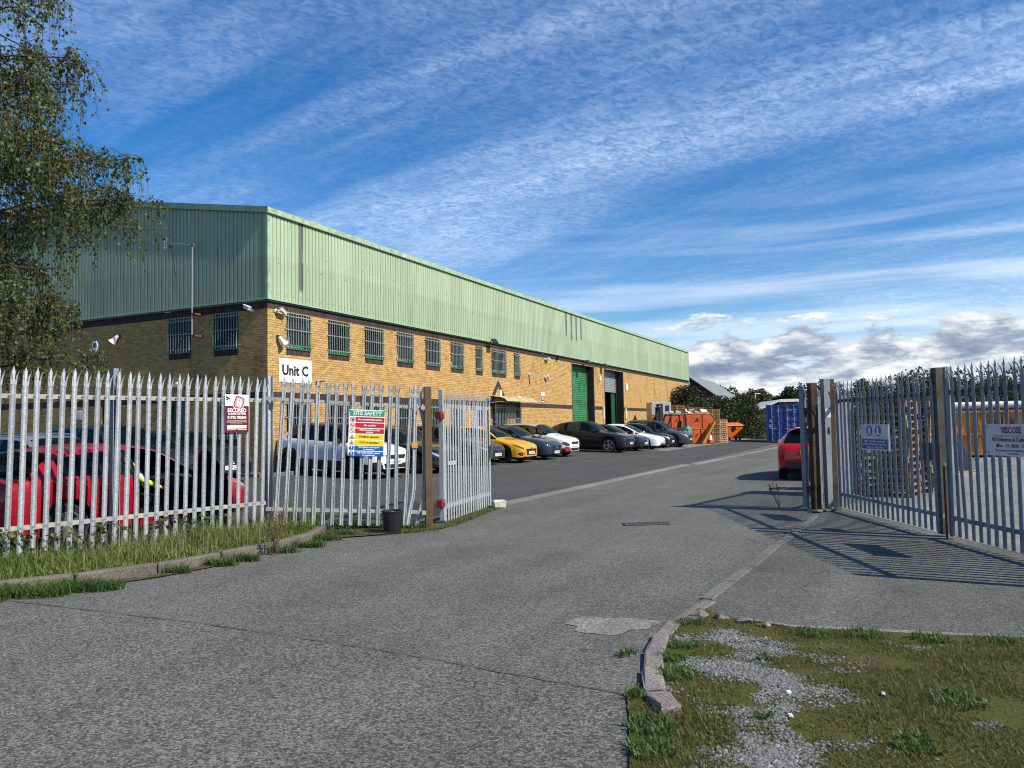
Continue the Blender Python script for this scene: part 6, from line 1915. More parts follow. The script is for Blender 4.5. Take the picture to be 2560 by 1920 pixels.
# ------------------------------------------------------------------ person sitting in the red car
def skin_body(name, joints, edges, root):
    me = bpy.data.meshes.new(name)
    ks = list(joints); ix = {k: i for i, k in enumerate(ks)}
    me.from_pydata([joints[k][0] for k in ks], [(ix[a], ix[b]) for a, b in edges], [])
    o = bpy.data.objects.new(name, me); COL.objects.link(o)
    md = o.modifiers.new('skin', 'SKIN'); md.use_smooth_shade = True
    for k in ks:
        sv = me.skin_vertices[0].data[ix[k]]; r_ = joints[k][1]
        sv.radius = (r_, r_) if not hasattr(r_, '__len__') else r_
        sv.use_root = (k == root)
    sb = o.modifiers.new('sub', 'SUBSURF'); sb.levels = 1; sb.render_levels = 1
    dg = bpy.context.evaluated_depsgraph_get()
    ev = o.evaluated_get(dg); nm = bpy.data.meshes.new_from_object(ev)
    o.modifiers.clear(); o.data = nm; bpy.data.meshes.remove(me)
    return o
M_HIVIS = mat('hi_vis_yellow', (0.62, 0.80, 0.03), 0.7); M_REFL = mat('reflective_band', (0.55, 0.56, 0.57), 0.4); M_TROUS = mat('black_trousers', (0.014, 0.014, 0.017), 0.85)
M_SKIN = mat('skin', (0.50, 0.29, 0.20), 0.55); M_HAIR = mat('dark_hair', (0.03, 0.02, 0.015), 0.8)
# seated facing the open door; local x towards the front of the car, -y out of the door
sx, sy = acs.fo + acs.wb / 2 - (acs.head_u + .15) - .28, -.40
J = {'pelvis': ((sx, sy, .62), .16), 'spine': ((sx - .08, sy - .02, .84), .165), 'chest': ((sx - .10, sy - .06, 1.04), (.185, .13)), 'neck': ((sx - .08, sy - .08, 1.20), .06), 'head': ((sx - .04, sy - .10, 1.31), .095), 'crown': ((sx - .05, sy - .10, 1.40), .075),
     'rsh': ((sx + .10, sy - .14, 1.10), .075), 'relb': ((sx + .16, sy - .34, .88), .055), 'rwri': ((sx + .38, sy - .42, .78), .035), 'rhand': ((sx + .45, sy - .43, .75), (.035, .02)),
     'lsh': ((sx - .16, sy + .12, 1.10), .07), 'lelb': ((sx - .02, sy + .20, .88), .05), 'lwri': ((sx + .18, sy + .12, .80), .035), 'lhand': ((sx + .26, sy + .10, .79), (.035, .02)),
     'rhip': ((sx + .08, sy - .10, .60), .10), 'rknee': ((sx + .34, sy - .36, .58), .075), 'rank': ((sx + .32, sy - .50, .20), .045), 'rtoe': ((sx + .36, sy - .66, .14), (.045, .03)),
     'lhip': ((sx + .02, sy + .06, .60), .10), 'lknee': ((sx + .42, sy + .02, .60), .075), 'lank': ((sx + .52, sy - .06, .36), .045), 'ltoe': ((sx + .66, sy - .06, .34), (.045, .03))}
E_ = [('pelvis', 'spine'), ('spine', 'chest'), ('chest', 'neck'), ('neck', 'head'), ('head', 'crown'), ('chest', 'rsh'), ('rsh', 'relb'), ('relb', 'rwri'), ('rwri', 'rhand'), ('chest', 'lsh'), ('lsh', 'lelb'), ('lelb', 'lwri'), ('lwri', 'lhand'),
      ('pelvis', 'rhip'), ('rhip', 'rknee'), ('rknee', 'rank'), ('rank', 'rtoe'), ('pelvis', 'lhip'), ('lhip', 'lknee'), ('lknee', 'lank'), ('lank', 'ltoe')]
for sd, b in (('r', J['rhand'][0]), ('l', J['lhand'][0])):
    for i, (dy, ln) in enumerate(((-.03, .075), (-.01, .085), (.01, .08), (.03, .062))):
        J[sd + 'f%d' % i] = ((b[0] + .05, b[1] + dy, b[2] - .005), .009); J[sd + 'g%d' % i] = ((b[0] + .05 + ln * .5, b[1] + dy * 1.2, b[2] - .025), .008)
        E_ += [(sd + 'hand', sd + 'f%d' % i), (sd + 'f%d' % i, sd + 'g%d' % i)]
    J[sd + 'th'] = ((b[0] + .01, b[1] - .05, b[2] - .005), .010); J[sd + 'th2'] = ((b[0] + .05, b[1] - .065, b[2] - .02), .009); E_ += [(sd + 'hand', sd + 'th'), (sd + 'th', sd + 'th2')]
person = skin_body('person', J, E_, 'pelvis')
for m_ in (M_HIVIS, M_REFL, M_TROUS, M_SKIN, M_HAIR): person.data.materials.append(m_)
segs = {'j': [('pelvis', 'spine'), ('spine', 'chest'), ('chest', 'rsh'), ('rsh', 'relb'), ('relb', 'rwri'), ('chest', 'lsh'), ('lsh', 'lelb'), ('lelb', 'lwri')], 't': [('pelvis', 'rhip'), ('rhip', 'rknee'), ('rknee', 'rank'), ('lhip', 'lknee'), ('lknee', 'lank'), ('rank', 'rtoe'), ('lank', 'ltoe')], 's': [('neck', 'head'), ('rwri', 'rhand'), ('lwri', 'lhand'), ('head', 'crown')]}
def dseg(p, a, b):
    a = Vector(J[a][0]); b = Vector(J[b][0]); t = max(0, min(1, (p - a).dot(b - a) / (b - a).length_squared)); return (p - (a + (b - a) * t)).length, t
for pl_ in person.data.polygons:
    c_ = pl_.center; best = (9, 'j', 0, None)
    for k, ls in segs.items():
        for (a, b) in ls:
            d_, t_ = dseg(c_, a, b)
            if d_ < best[0]: best = (d_, k, t_, (a, b))
    mi = {'j': 0, 't': 2, 's': 3}[best[1]]
    if best[3] in (('rsh', 'relb'), ('lsh', 'lelb')) and .45 < best[2] < .85: mi = 1
    if best[3] in (('pelvis', 'spine'),) and .55 < best[2] < .8: mi = 1
    if best[3] in (('rwri', 'rhand'), ('lwri', 'lhand')) and best[2] < .2: mi = 0
    if mi == 3 and c_.z > 1.345: mi = 4
    pl_.material_index = mi; pl_.use_smooth = True
person.matrix_world = Matrix.Translation(rc.location) @ rc.rotation_euler.to_matrix().to_4x4()
tag(person, 'person in a yellow hi vis jacket and black trousers sitting in the red car', 'person')
for sd in (-1, 1):
    mb = MB(); hx, hy, hz_ = J['head'][0]; mb.lathe([(.0001, -.012), (.012, 0), (.0001, .012)], 8, 'Z', origin=(hx + .085, hy - .02 + sd * .035, hz_ + .02)); mb.build('eye', M_SK, person)
mb = MB(); mb.tube([(hx + .09, hy - .03, hz_ + .02), (hx + .115, hy - .035, hz_ - .02)], [.012, .02], 6); mb.build('nose', M_SKIN, person)

# ------------------------------------------------------------------ yard clutter
def pallet_mesh(name, m):
    mb = MB()
    for y in (-.36, -.18, 0, .18, .36): mb.box(-.6, .6, y - .06, y + .06, .122, .144)
    for x in (-.55, 0, .55): mb.box(x - .05, x + .05, -.4, .4, .100, .121)
    for x in (-.55, 0, .55):
        for y in (-.35, 0, .35): mb.box(x - .05, x + .05, y - .05, y + .05, .022, .099)
    for y in (-.35, 0, .35): mb.box(-.6, .6, y - .05, y + .05, 0, .021)
    return mb.mesh(name, m)
PAL = [pallet_mesh('pallet', m) for m in (M_WOOD, M_WOOD_D, M_WOOD_P)]
ORD = ['bottom', 'second', 'third', 'fourth', 'fifth', 'sixth', 'seventh', 'eighth', 'ninth', 'tenth', 'eleventh', 'twelfth', 'thirteenth', 'fourteenth', 'fifteenth', 'sixteenth', 'seventeenth', 'eighteenth', 'nineteenth']
def pallet_stack(x, y, rz, n, kinds, where, group, jit=.02):
    z = gz(x, y)
    for i in range(n):
        o = inst('pallet', PAL[kinds(i)], None, (x + rng.uniform(-jit, jit), y + rng.uniform(-jit, jit), z + i * .1455 + .002), (0, 0, rz + rng.uniform(-.02, .02)))
        lab = ('top' if i == n - 1 else ORD[i] if i < len(ORD) else 'high') + ' wooden pallet of the stack ' + where
        tag(o, lab, 'pallet', group)
q = ST(40.2, 5.55)
pallet_stack(14.45, 56.6, .25, 17, lambda i: 1 if i > 9 else 0, 'beside the traffic cone', 'pallets stacked by the skip')
pallet_stack(15.25, 57.6, .25, 12, lambda i: 2, 'between the cone stack and the orange bin', 'pallets stacked by the skip')
pallet_stack(12.3, 58.4, .2, 19, lambda i: 1, 'behind the skip on the left', 'pallets stacked by the skip')
pallet_stack(13.65, 58.2, .2, 18, lambda i: 1, 'behind the skip on the right', 'pallets stacked by the skip')

# stacked skips ------------------------------------------------
def skip(name, label, loc, rz, Lb, Lt, Wd, z0, z1, m):
    e = thing(name, label, 'skip', loc, rz, 'orange skips')
    mb = MB()
    zm = z0 + (z1 - z0) * .45
    prof = [(-Lb / 2, z0), (Lb / 2, z0), (Lb / 2, z0 + .12), (Lt / 2, zm + .25), (Lt / 2 - .35, z1), (-Lt / 2 + .35, z1), (-Lt / 2, zm + .25), (-Lb / 2, z0 + .12)]
    hw = Wd / 2
    n = len(prof)
    th = .02
    mb.add([(x, -hw, z) for x, z in prof] + [(x, hw, z) for x, z in prof], [tuple(range(n)), tuple(reversed(range(n, 2 * n)))] + [(i, n + i, n + (i + 1) % n, (i + 1) % n) for i in (0, 1, 2, 6, 7)])
    mb.build('shell', m, e)
    for y in (-hw, hw):
        mb = MB(); mb.tube([(-Lt / 2 - .02, y, zm + .25), (-Lt / 2 + .33, y, z1 + .01), (Lt / 2 - .33, y, z1 + .01), (Lt / 2 + .02, y, zm + .25)], .035, 6); mb.build('rim', m, e)
        for x in (-Lb / 2 + .35, -.2, Lb / 2 - .35):
            mb = MB(); s_ = -1 if y < 0 else 1; mb.box(x - .04, x + .04, min(y, y + s_ * .05), max(y, y + s_ * .05), z0 + .1, z1 - .04); mb.build('stiffener', m, e)
        for x in (-.75, .75):
            mb = MB(); s_ = -1 if y < 0 else 1; mb.cyl((x, y, z1 - .35), (x, y + s_ * .14, z1 - .35), .045, 10); mb.build('lifting_lug', m, e)
    mb = MB(); mb.box(-Lt / 2 + .3, Lt / 2 - .3, -hw + .03, hw - .03, z0 + .3, z1 - .12); mb.build('fill', mat('skip_fill', (0.10, 0.075, 0.05), 0.9, var=0.5, vscale=6), e)
    return e
SKR = .17
zs_ = gz(11.9, 54.6)
skip('skip', 'lower orange skip of the nested pair beside the pallets', (12.1, 55.0, zs_), SKR, 2.7, 3.6, 1.7, .02, 1.02, M_ORANGE)
s1 = skip('skip', 'upper orange skip heaped with cardboard in front of the pallet stacks', (12.1, 55.0, zs_), SKR, 3.0, 4.1, 1.72, 1.00, 2.08, M_ORANGE)
for k, s_ in enumerate(('SKIP', 'CARDS')): text('lettering', s_, .13, M_SK, s1, (.75, -.875, 1.72 - k * .15), (math.pi / 2, 0, 0), 'CENTER', 1, .002)
cj = 0
CARDL = ['crumpled', 'flattened', 'torn', 'pale', 'brown', 'small', 'large', 'tilted', 'folded', 'crushed', 'white', 'upright']
for i, (x, h) in enumerate([(-1.0, .2), (-.55, .25), (-.1, .42), (.2, .3), (.55, .45), (.95, .28), (1.3, .42), (1.5, .1), (1.75, -.05), (1.95, -.2), (0.35, .18), (1.1, .12)]):
    mb = MB(); a, b, c_ = rng.uniform(.15, .32), rng.uniform(.12, .28), rng.uniform(.06, .22)
    mb.cbox((0, 0, 0), (a * 1.5, b * 1.5, c_ * 1.5), .006, jit=.015)
    P_ = Matrix.Translation((12.1, 55.0, zs_)) @ Matrix.Rotation(SKR, 4, 'Z') @ Vector((x, rng.uniform(-.75, -.3), 2.0 + h * .6))
    o = mb.build('cardboard_box', M_CARD if i % 3 else M_OFFWHITE, None, P_, (rng.uniform(-.6, .6), rng.uniform(-.6, .6), rng.uniform(0, 3)))
    tag(o, CARDL[i] + ' cardboard piece heaped on the orange skip', 'cardboard', 'cardboard on the skip')
# yellow board leaning on the skip
e = thing('leaning_board', 'long yellow board leaning against the right end of the skip', 'board', (13.15, 53.95, gz(13.1, 54)), SKR)
mb = MB(); mb.M = Matrix.Rotation(R(32), 4, 'Y'); mb.cbox((0, 0, .92), (.06, .55, 1.84), .01); mb.build('board', M_PLANKY, e)
for s_ in (-.3, .3):
    mb = MB(); mb.M = Matrix.Rotation(R(32), 4, 'Y'); mb.cbox((-.06, s_ * .8, .92), (.05, .06, 1.84), .008); mb.build('batten', M_PLANKY, e)
# traffic cone
e = thing('traffic_cone', 'red and white traffic cone in front of the pallets', 'cone', (14.05, 55.2, gz(14.0, 55.2)), 0)
mb = MB(); mb.cbox((0, 0, .025), (.52, .52, .05), .02); mb.build('base', mat('cone_base', (0.03, 0.028, 0.027), 0.8), e)
cr = mat('cone_red', (0.62, 0.03, 0.02), 0.5)
mb = MB(); mb.lathe([(.20, .05), (.165, .27)], 20); mb.build('lower_cone', cr, e, smooth=True)
mb = MB(); mb.lathe([(.165, .27), (.105, .62)], 20); mb.build('white_band', M_WHITE, e, smooth=True)
mb = MB(); mb.lathe([(.105, .62), (.05, .95), (.03, .96)], 20); mb.build('upper_cone', cr, e, smooth=True)
# wheelie bin
e = thing('wheelie_bin', 'large orange four wheeled bin by the dark fence', 'bin', (18.35, 64.6, gz(18.3, 64.6)), .15)
mb = MB(); mb.add([(-.56, -.46, .22), (.56, -.46, .22), (.56, .46, .22), (-.56, .46, .22), (-.68, -.55, 1.18), (.68, -.55, 1.18), (.68, .55, 1.18), (-.68, .55, 1.18)], [(0, 3, 2, 1), (4, 5, 6, 7), (0, 1, 5, 4), (1, 2, 6, 5), (2, 3, 7, 6), (3, 0, 4, 7)]); mb.build('tub', M_ORANGE_B, e)
mb = MB(); mb.add([(-.72, -.60, 1.18), (.72, -.60, 1.18), (.72, .60, 1.18), (-.72, .60, 1.18), (-.70, -.52, 1.28), (.70, -.52, 1.28), (.66, .3, 1.46), (-.66, .3, 1.46), (.66, .58, 1.42), (-.66, .58, 1.42)], [(0, 1, 5, 4), (4, 5, 6, 7), (7, 6, 8, 9), (1, 2, 8, 6, 5), (0, 4, 7, 9, 3), (2, 3, 9, 8), (0, 3, 2, 1)]); mb.build('lid', M_ORANGE_B, e)
mb = MB(); mb.lathe([(.0001, -.012), (.21, -.01), (.21, 0)], 20, 'Y', origin=(-.15, -.545, .96)); mb.build('port', M_SK, e)
for x in (-.45, .45):
    for y in (-.36, .36): mb = MB(); mb.lathe([(.10, -.02), (.10, .02)], 12, 'Y', origin=(x, y, .10)); mb.box(x - .03, x + .03, y - .03, y + .03, .1, .24); mb.build('castor', M_BLACK, e)
mb = MB(); mb.box(.69, .70, -.3, .1, .7, 1.0); mb.build('label_sheet', M_SW, e)
# forklift
e = thing('forklift', 'black and green forklift truck standing in front of the orange skip', 'forklift', (10.55, 52.0, gz(10.5, 52.0)), math.pi + .25)
FKm = mat('forklift_green', (0.10, 0.32, 0.24), 0.4, coat=.3)
mb = MB(); mb.cbox((-.35, 0, .62), (1.9, 1.1, .62), .08); mb.build('chassis', FKm, e)
mb = MB(); mb.cbox((-1.15, 0, .80), (.55, 1.12, .85), .16); mb.build('counterweight', FKm, e)
mb = MB(); mb.cbox((-.45, 0, 1.05), (.5, .5, .14), .04); mb.M = Matrix.Translation((-.68, 0, 1.1)) @ Matrix.Rotation(-.15, 4, 'Y'); mb.cbox((0, 0, .25), (.12, .48, .5), .04); mb.M = None; mb.build('seat', M_BLACK, e)
for y in (-.30, .30):
    mb = MB(); mb.box(.74, .86, y - .06, y + .06, .10, 2.55); mb.box(.62, .74, y - .045, y + .045, .12, 2.75); mb.build('mast_channel', M_BLACK, e)
mb = MB()
for z in (.3, 1.3, 2.45, 2.68): mb.box(.63, .85, -.30, .30, z - .05, z + .05)
mb.cyl((.7, 0, .2), (.7, 0, 2.3), .05, 8); mb.build('mast_crossmember', M_BLACK, e)
for y in (-.25, .25): mb = MB(); mb.box(.90, 1.95, y - .06, y + .06, .08, .12); mb.box(.87, .92, y - .06, y + .06, .08, .75); mb.build('fork', M_IRON, e)
mb = MB()
for y in (-.46, .46):
    mb.tube([(.42, y, .9), (.15, y, 1.85), (.05, y, 2.02)], .06, 6); mb.tube([(-1.0, y, 1.2), (-.95, y, 1.95), (-.85, y, 2.02)], .06, 6); mb.tube([(.05, y, 2.02), (-.85, y, 2.02)], .06, 6)
for x in np.linspace(-.85, .05, 7): mb.box(x - .02, x + .02, -.46, .46, 2.0, 2.04)
mb.build('overhead_guard', M_BLACK, e)
for (x, r_) in ((.45, .34), (-.95, .27)):
    for y in (-.5, .5): mb = MB(); mb.lathe([(r_ * .5, -.1), (r_, -.09), (r_, .09), (r_ * .5, .1)], 20, 'Y', origin=(x, y, r_)); mb.build('wheel', M_TYRE, e)
# grey compactor housing
e = thing('compactor', 'pale grey compactor housing standing behind the orange skip', 'compactor', (10.9, 57.6, gz(10.9, 57.6)), .17)
mb = MB(); mb.cbox((0, 0, 1.5), (1.5, 1.2, 2.9), .03); mb.build('housing', mat('grey_enamel', (0.36, 0.37, 0.37), 0.5, var=0.15), e)
mb = MB(); mb.box(-.78, -.2, -.64, -.60, 2.0, 2.8); mb.build('door', mat('grey_enamel', (0.36, 0.37, 0.37), 0.5), e)
mb = MB(); mb.cbox((.45, -.62, 2.5), (.25, .06, .4), .01); mb.build('control_box', M_BLACK, e)

# shipping containers -------------------------------------------
def container(name, label, loc, rz, m, marks=True):
    e = thing(name, label, 'container', loc, rz, 'shipping containers')
    W, H, L = 2.44, 2.88, 6.06
    # local: door end at y=0 facing -y
    def corr(axis, a0, a1, fixed, sgn):
        pts = []; u = a0
        while u < a1 - .01:
            for du, d in ((0, 0), (.07, 0), (.14, .036), (.21, .036), (.28, 0)): pts.append((min(u + du, a1), d))
            u += .28
        return pts
    mb = MB()
    for sx_ in (-1, 1):
        pts = corr('y', .12, L - .1, 0, 0); vs = []
        for (u, d) in pts:
            for z in (.16, H - .12): vs.append((sx_ * (W / 2 - .01 - d), u, z))
        mb.add(vs, [(2 * i, 2 * i + 2, 2 * i + 3, 2 * i + 1) for i in range(len(pts) - 1)])
    mb.quad((-W / 2, 0.1, H - .02), (W / 2, .1, H - .02), (W / 2, L, H - .02), (-W / 2, L, H - .02)); mb.quad((-W / 2, L, 0), (W / 2, L, 0), (W / 2, L, H), (-W / 2, L, H)); mb.build('shell', m, e)
    mb = MB()
    for x in (-W / 2, W / 2 - .12): mb.box(x, x + .12, 0, .12, 0, H)
    mb.box(-W / 2 + .12, W / 2 - .12, 0, .12, H - .13, H); mb.box(-W / 2 + .12, W / 2 - .12, 0, .12, .02, .16)
    for x in (-W / 2 + .003, W / 2 - .103): mb.box(x, x + .10, .12, L, .02, .16); mb.box(x, x + .10, .12, L, H - .12, H)
    mb.build('frame', m, e)
    for (a, b) in ((-W / 2 + .125, -.005), (.005, W / 2 - .125)):
        d = empty('door', (0, 0, 0), 0, e); mb = MB(); mb.box(a, b, .03, .07, .17, H - .14)
        zz = .17; hh = (H - .31) / 4
        for k in range(4):
            mb.add([(a + .08, .03, zz + k * hh + .06), (b - .08, .03, zz + k * hh + .06), (b - .08, .03, zz + (k + 1) * hh - .06), (a + .08, .03, zz + (k + 1) * hh - .06), (a + .14, .012, zz + k * hh + .12), (b - .14, .012, zz + k * hh + .12), (b - .14, .012, zz + (k + 1) * hh - .12), (a + .14, .012, zz + (k + 1) * hh - .12)],
                   [(4, 5, 6, 7), (0, 1, 5, 4), (1, 2, 6, 5), (2, 3, 7, 6), (3, 0, 4, 7)])
        mb.build('door_panel', m, d)
        for x in (a + .30, b - .30):
            mb = MB(); mb.cyl((x, -.012, .10), (x, -.012, H - .08), .019, 8)
            for z in (.25, .95, 1.55, H - .35): mb.box(x - .05, x + .05, -.02, .03, z - .03, z + .03)
            mb.build('locking_rod', M_STEEL, d)
        mb = MB(); mb.box(a + .12, a + .62, -.035, -.02, 1.04, 1.08); mb.build('handle', M_STEEL, d)
    if marks:
        text('lettering', 'WAGU 351340 3', .13, M_SW, e, (.30, -.006, H - .42), (math.pi / 2, 0, 0), 'LEFT', .72, .002)
        text('lettering', '45G1', .13, M_SW, e, (.72, -.006, H - .60), (math.pi / 2, 0, 0), 'LEFT', .72, .002)
        for k, (l, r_) in enumerate((('MAX.GR.', '32.500 KG'), ('TARE', '3.730 KG'), ('NET', '28.770 KG'), ('CU.CAP.', '76.3 CU.M'))):
            z = H - 1.05 - k * .13 - (.18 if k > 1 else 0)
            text('lettering', l, .10, M_SW, e, (.22, -.006, z), (math.pi / 2, 0, 0), 'LEFT', .6, .002); text('lettering', r_, .10, M_SW, e, (.62, -.006, z), (math.pi / 2, 0, 0), 'LEFT', .62, .002)
        mb = MB(); mb.lathe([(.0001, 0), (.09, 0)], 18, 'Y', origin=(-.35, .002, H - .50)); mb.build('round_sticker', M_SW, e)
        mb = MB(); mb.box(-.98, -.80, .006, .010, 1.55, 1.75); mb.box(-1.02, -.82, .006, .010, 1.15, 1.38); mb.build('data_plate', M_SGREY, e)
    else:
        mb = MB(); mb.box(-.9, -.6, .004, .010, 1.65, 2.0); mb.build('notice', M_SW, e)
    return e
container('shipping_container', 'dark blue shipping container with white lettering on its doors', (20.55, 58.75, .03), R(-19), M_CBLUE)
container('shipping_container', 'lighter blue shipping container partly hidden by the right gate post', (23.15, 57.9, .0), R(-19), M_CBLUE2, False)

# far palisade fence
ff = thing('far_palisade_fence', 'dark palisade fence in front of the shrubs at the end of the yard', 'fence', (0, 0, 0), 0)
fp_ = MB(); fp_.box(-.045, .045, 0, .02, .05, 2.1); fp_.add([(-.045, 0, 2.1), (.045, 0, 2.1), (0, 0, 2.3), (-.045, .02, 2.1), (.045, .02, 2.1), (0, .02, 2.3)], [(0, 1, 2), (3, 5, 4), (0, 2, 5, 3), (1, 4, 5, 2)])
fpm = fp_.mesh('pale', mat('dark_galv', (0.13, 0.12, 0.10), 0.7, var=0.3, vscale=5))
a_, b_ = Vector((17.2, 74.0, 0)), Vector((29.5, 70.5, 0)); dd = (b_ - a_).normalized(); n_ = int((b_ - a_).length / .19)
for i in range(n_):
    p = a_ + dd * (i * .19); inst('pale', fpm, ff, (p.x, p.y, gz(p.x, p.y)), (rng.uniform(-.02, .02), rng.uniform(-.02, .02), math.atan2(dd.y, dd.x)))
for z in (.5, 1.8):
    mb = MB(); mb.box(0, (b_ - a_).length, .02, .06, z - .03, z + .03); mb.build('rail', MATS['dark_galv'], ff, (a_.x, a_.y, .15), (0, 0, math.atan2(dd.y, dd.x)))

# brick building with grey roof beyond the warehouse
b2 = thing('brick_shed', 'dark red brick building with a sloping grey sheet roof beyond the warehouse', 'building', ST(64.5, -1.8), ROT_B)
# local x along d1, local y = -n1 side (into building)
Lb2 = 13.0; HW = 5.2; RZ, EZ = 6.6, 4.1
mb = MB(); mb.add([(0, -3.2, 0), (0, 7.2, 0), (0, 7.2, EZ - .3), (0, 0, RZ - .05), (0, -3.2, EZ - .05)], [(0, 1, 2, 3, 4)]); mb.quad((0, -3.2, 0), (Lb2, -3.2, 0), (Lb2, -3.2, EZ), (0, -3.2, EZ)); mb.add([(Lb2, -3.2, 0), (Lb2, 7.2, 0), (Lb2, 7.2, EZ - .3), (Lb2, 0, RZ - .05), (Lb2, -3.2, EZ - .05)], [(0, 1, 2, 3, 4)])
mb.build('wall', mat('old_red_brick', (0.13, 0.05, 0.035), 0.9, var=0.35, vscale=4), b2)
lst = []
z = .3; ci = 0
while z < EZ - .1:
    u = 0 if ci % 2 else .11
    while u < 3.1: lst.append((u, u + .215, z, z + .065)); u += .225
    z += .075; ci += 1
V = []; Fc = []
for (u0, u1, z0, z1) in lst:
    k = len(V); V += [(-.01, -u0, z0), (-.01, -u1, z0), (-.01, -u1, z1), (-.01, -u0, z1)]; Fc.append((k, k + 1, k + 2, k + 3))
o = link_mesh('brickwork', np_mesh('brickwork', V, Fc, M_RBRICK), None, b2); o['kind'] = 'stuff'
mb = MB(); RB = mat('roof_grey_sheet', (0.20, 0.235, 0.235), 0.55, var=0.15, vscale=1.0)
pts = []; u = -.3
while u < Lb2 + .3:
    pts += [(u, 0), (u + .12, 0), (u + .14, .03), (u + .19, .03), (u + .21, 0)]; u += .25
vs = []
for (u, d) in pts: vs += [(u, 0, RZ + d), (u, -3.5, EZ - .1 + d)]
mb.add(vs, [(2 * i, 2 * i + 1, 2 * i + 3, 2 * i + 2) for i in range(len(pts) - 1)])
mb.quad((-.3, 0, RZ), (Lb2 + .3, 0, RZ), (Lb2 + .3, 7.5, EZ - .4), (-.3, 7.5, EZ - .4)); mb.build('roof', RB, b2)
mb = MB(); mb.add([(-.34, 0, RZ + .03), (-.34, -3.5, EZ - .07), (-.34, -3.5, EZ - .25), (-.34, 0, RZ - .15), (-.28, 0, RZ + .03), (-.28, -3.5, EZ - .07), (-.28, -3.5, EZ - .25), (-.28, 0, RZ - .15)], [(0, 1, 2, 3), (4, 7, 6, 5), (0, 4, 5, 1), (2, 6, 7, 3)]); mb.build('barge_board', mat('barge_dark', (0.05, 0.055, 0.055), 0.6), b2)
# white gabled shed far behind the containers
b3 = thing('metal_shed', 'low metal shed with pale roof and white gable trim behind the blue containers', 'building', (27.4, 84.0, 0), R(-6))
mb = MB(); mb.box(-1.5, .3, .1, 9, 0, 2.75); mb.build('dark_wall', mat('shed_dark_wall', (0.03, 0.036, 0.036), 0.7), b3)
mb = MB(); mb.add([(.3, 0, 0), (8, 0, 0), (8, 0, 2.7), (4.2, 0, 3.8), (.3, 0, 2.75)], [(0, 1, 2, 3, 4)]); mb.quad((.3, 0, 0), (.3, 9, 0), (.3, 9, 2.75), (.3, 0, 2.75)); mb.build('wall', mat('shed_pale_wall', (0.42, 0.47, 0.46), 0.6, var=0.1), b3)
mb = MB(); pts = []; u = -.4
while u < 9.2: pts += [(u, 0), (u + .2, 0), (u + .23, .05), (u + .32, .05), (u + .35, 0)]; u += .4
vs = []
for (u, d) in pts: vs += [(-1.7, u, 2.6 + d), (1.6, u, 3.95 + d)]
mb.add(vs, [(2 * i, 2 * i + 1, 2 * i + 3, 2 * i + 2) for i in range(len(pts) - 1)]); mb.quad((1.6, -.4, 3.95), (8.4, -.4, 3.9), (8.4, 9, 3.9), (1.6, 9, 3.95)); mb.build('roof', mat('shed_roof', (0.40, 0.43, 0.43), 0.5, var=0.15), b3)
mb = MB(); mb.box(1.5, 8.4, -.5, -.42, 3.72, 4.02); mb.add([(-1.75, -.5, 2.42), (1.55, -.5, 3.80), (1.55, -.5, 4.0), (-1.75, -.5, 2.64), (-1.75, -.42, 2.42), (1.55, -.42, 3.80), (1.55, -.42, 4.0), (-1.75, -.42, 2.64)], [(0, 1, 2, 3), (4, 7, 6, 5), (0, 4, 5, 1), (3, 2, 6, 7)]); mb.build('white_trim', M_WHITE, b3)
# distant lamp posts
for (x, y, h, lab) in ((26.6, 84.5, 4.7, 'slim white lamp post rising behind the dark fence'), (31.4, 83.5, 5.0, 'slim white post rising above the shed roof')):
    e = thing('lamp_post', lab, 'lamp post', (x, y, 0), 0); mb = MB(); mb.cyl((0, 0, 0), (0, 0, h), .06, 8); mb.build('pole', M_OFFWHITE, e)
    mb = MB(); mb.cbox((.25, 0, h), (.6, .2, .10), .02); mb.build('lamp_head', M_OFFWHITE, e)
# concrete block wall glimpsed over the containers
o = MB().cbox((0, 0, 1.9), (3.5, .3, 3.8), .02).build('block_wall', mat('block_grey', (0.20, 0.19, 0.165), 0.9, var=0.3), None, (27.8, 68.0, 0)); tag(o, 'grey block wall standing behind the lighter blue container', 'wall')

# ------------------------------------------------------------------ side yard (right)
def near_pallet(m):
    e = empty('pallet'); return e
BOARD = MB().box(-.6, .6, -.05, .05, 0, .021).mesh('deck_board'); BOARD.materials.append(M_WOOD_D)
BOARD2 = MB().box(-.6, .6, -.05, .05, 0, .021).mesh('deck_board'); BOARD2.materials.append(M_WOOD)
BLOCK = MB().box(-.05, .05, -.05, .05, 0, .077).mesh('block'); BLOCK.materials.append(M_WOOD_D)
STR = MB().box(-.05, .05, -.4, .4, 0, .021).mesh('stringer'); STR.materials.append(M_WOOD_D)
def big_stack(x, y, rz, n, where, missing=()):
    for i in range(n):
        pr = BOARD if rng.random() < .6 else BOARD2
        lab = ('top' if i == n - 1 else ORD[i]) + ' brown pallet of the ' + where
        t = thing('pallet', lab, 'pallet', (x + rng.uniform(-.03, .03), y + rng.uniform(-.03, .03), .012 + i * .1455), rz + rng.uniform(-.03, .03), 'pallets stacked behind the side gate')
        for yy in (-.35, -.17, 0, .17, .35):
            if rng.random() < .94: inst('deck_board', pr, t, (0, yy, .122))
        for xx in (-.55, 0, .55): inst('stringer', STR, t, (xx, 0, .1))
        for xx in (-.55, 0, .55):
            for yy in (-.35, .35): inst('block', BLOCK, t, (xx, yy, .022))
        for yy in (-.35, .35): inst('deck_board', pr, t, (0, yy, 0))
big_stack(8.02, 16.75, R(-42), 15, 'tall stack right behind the side gate')
big_stack(9.0, 17.75, R(-40), 15, 'second tall stack behind the side gate')
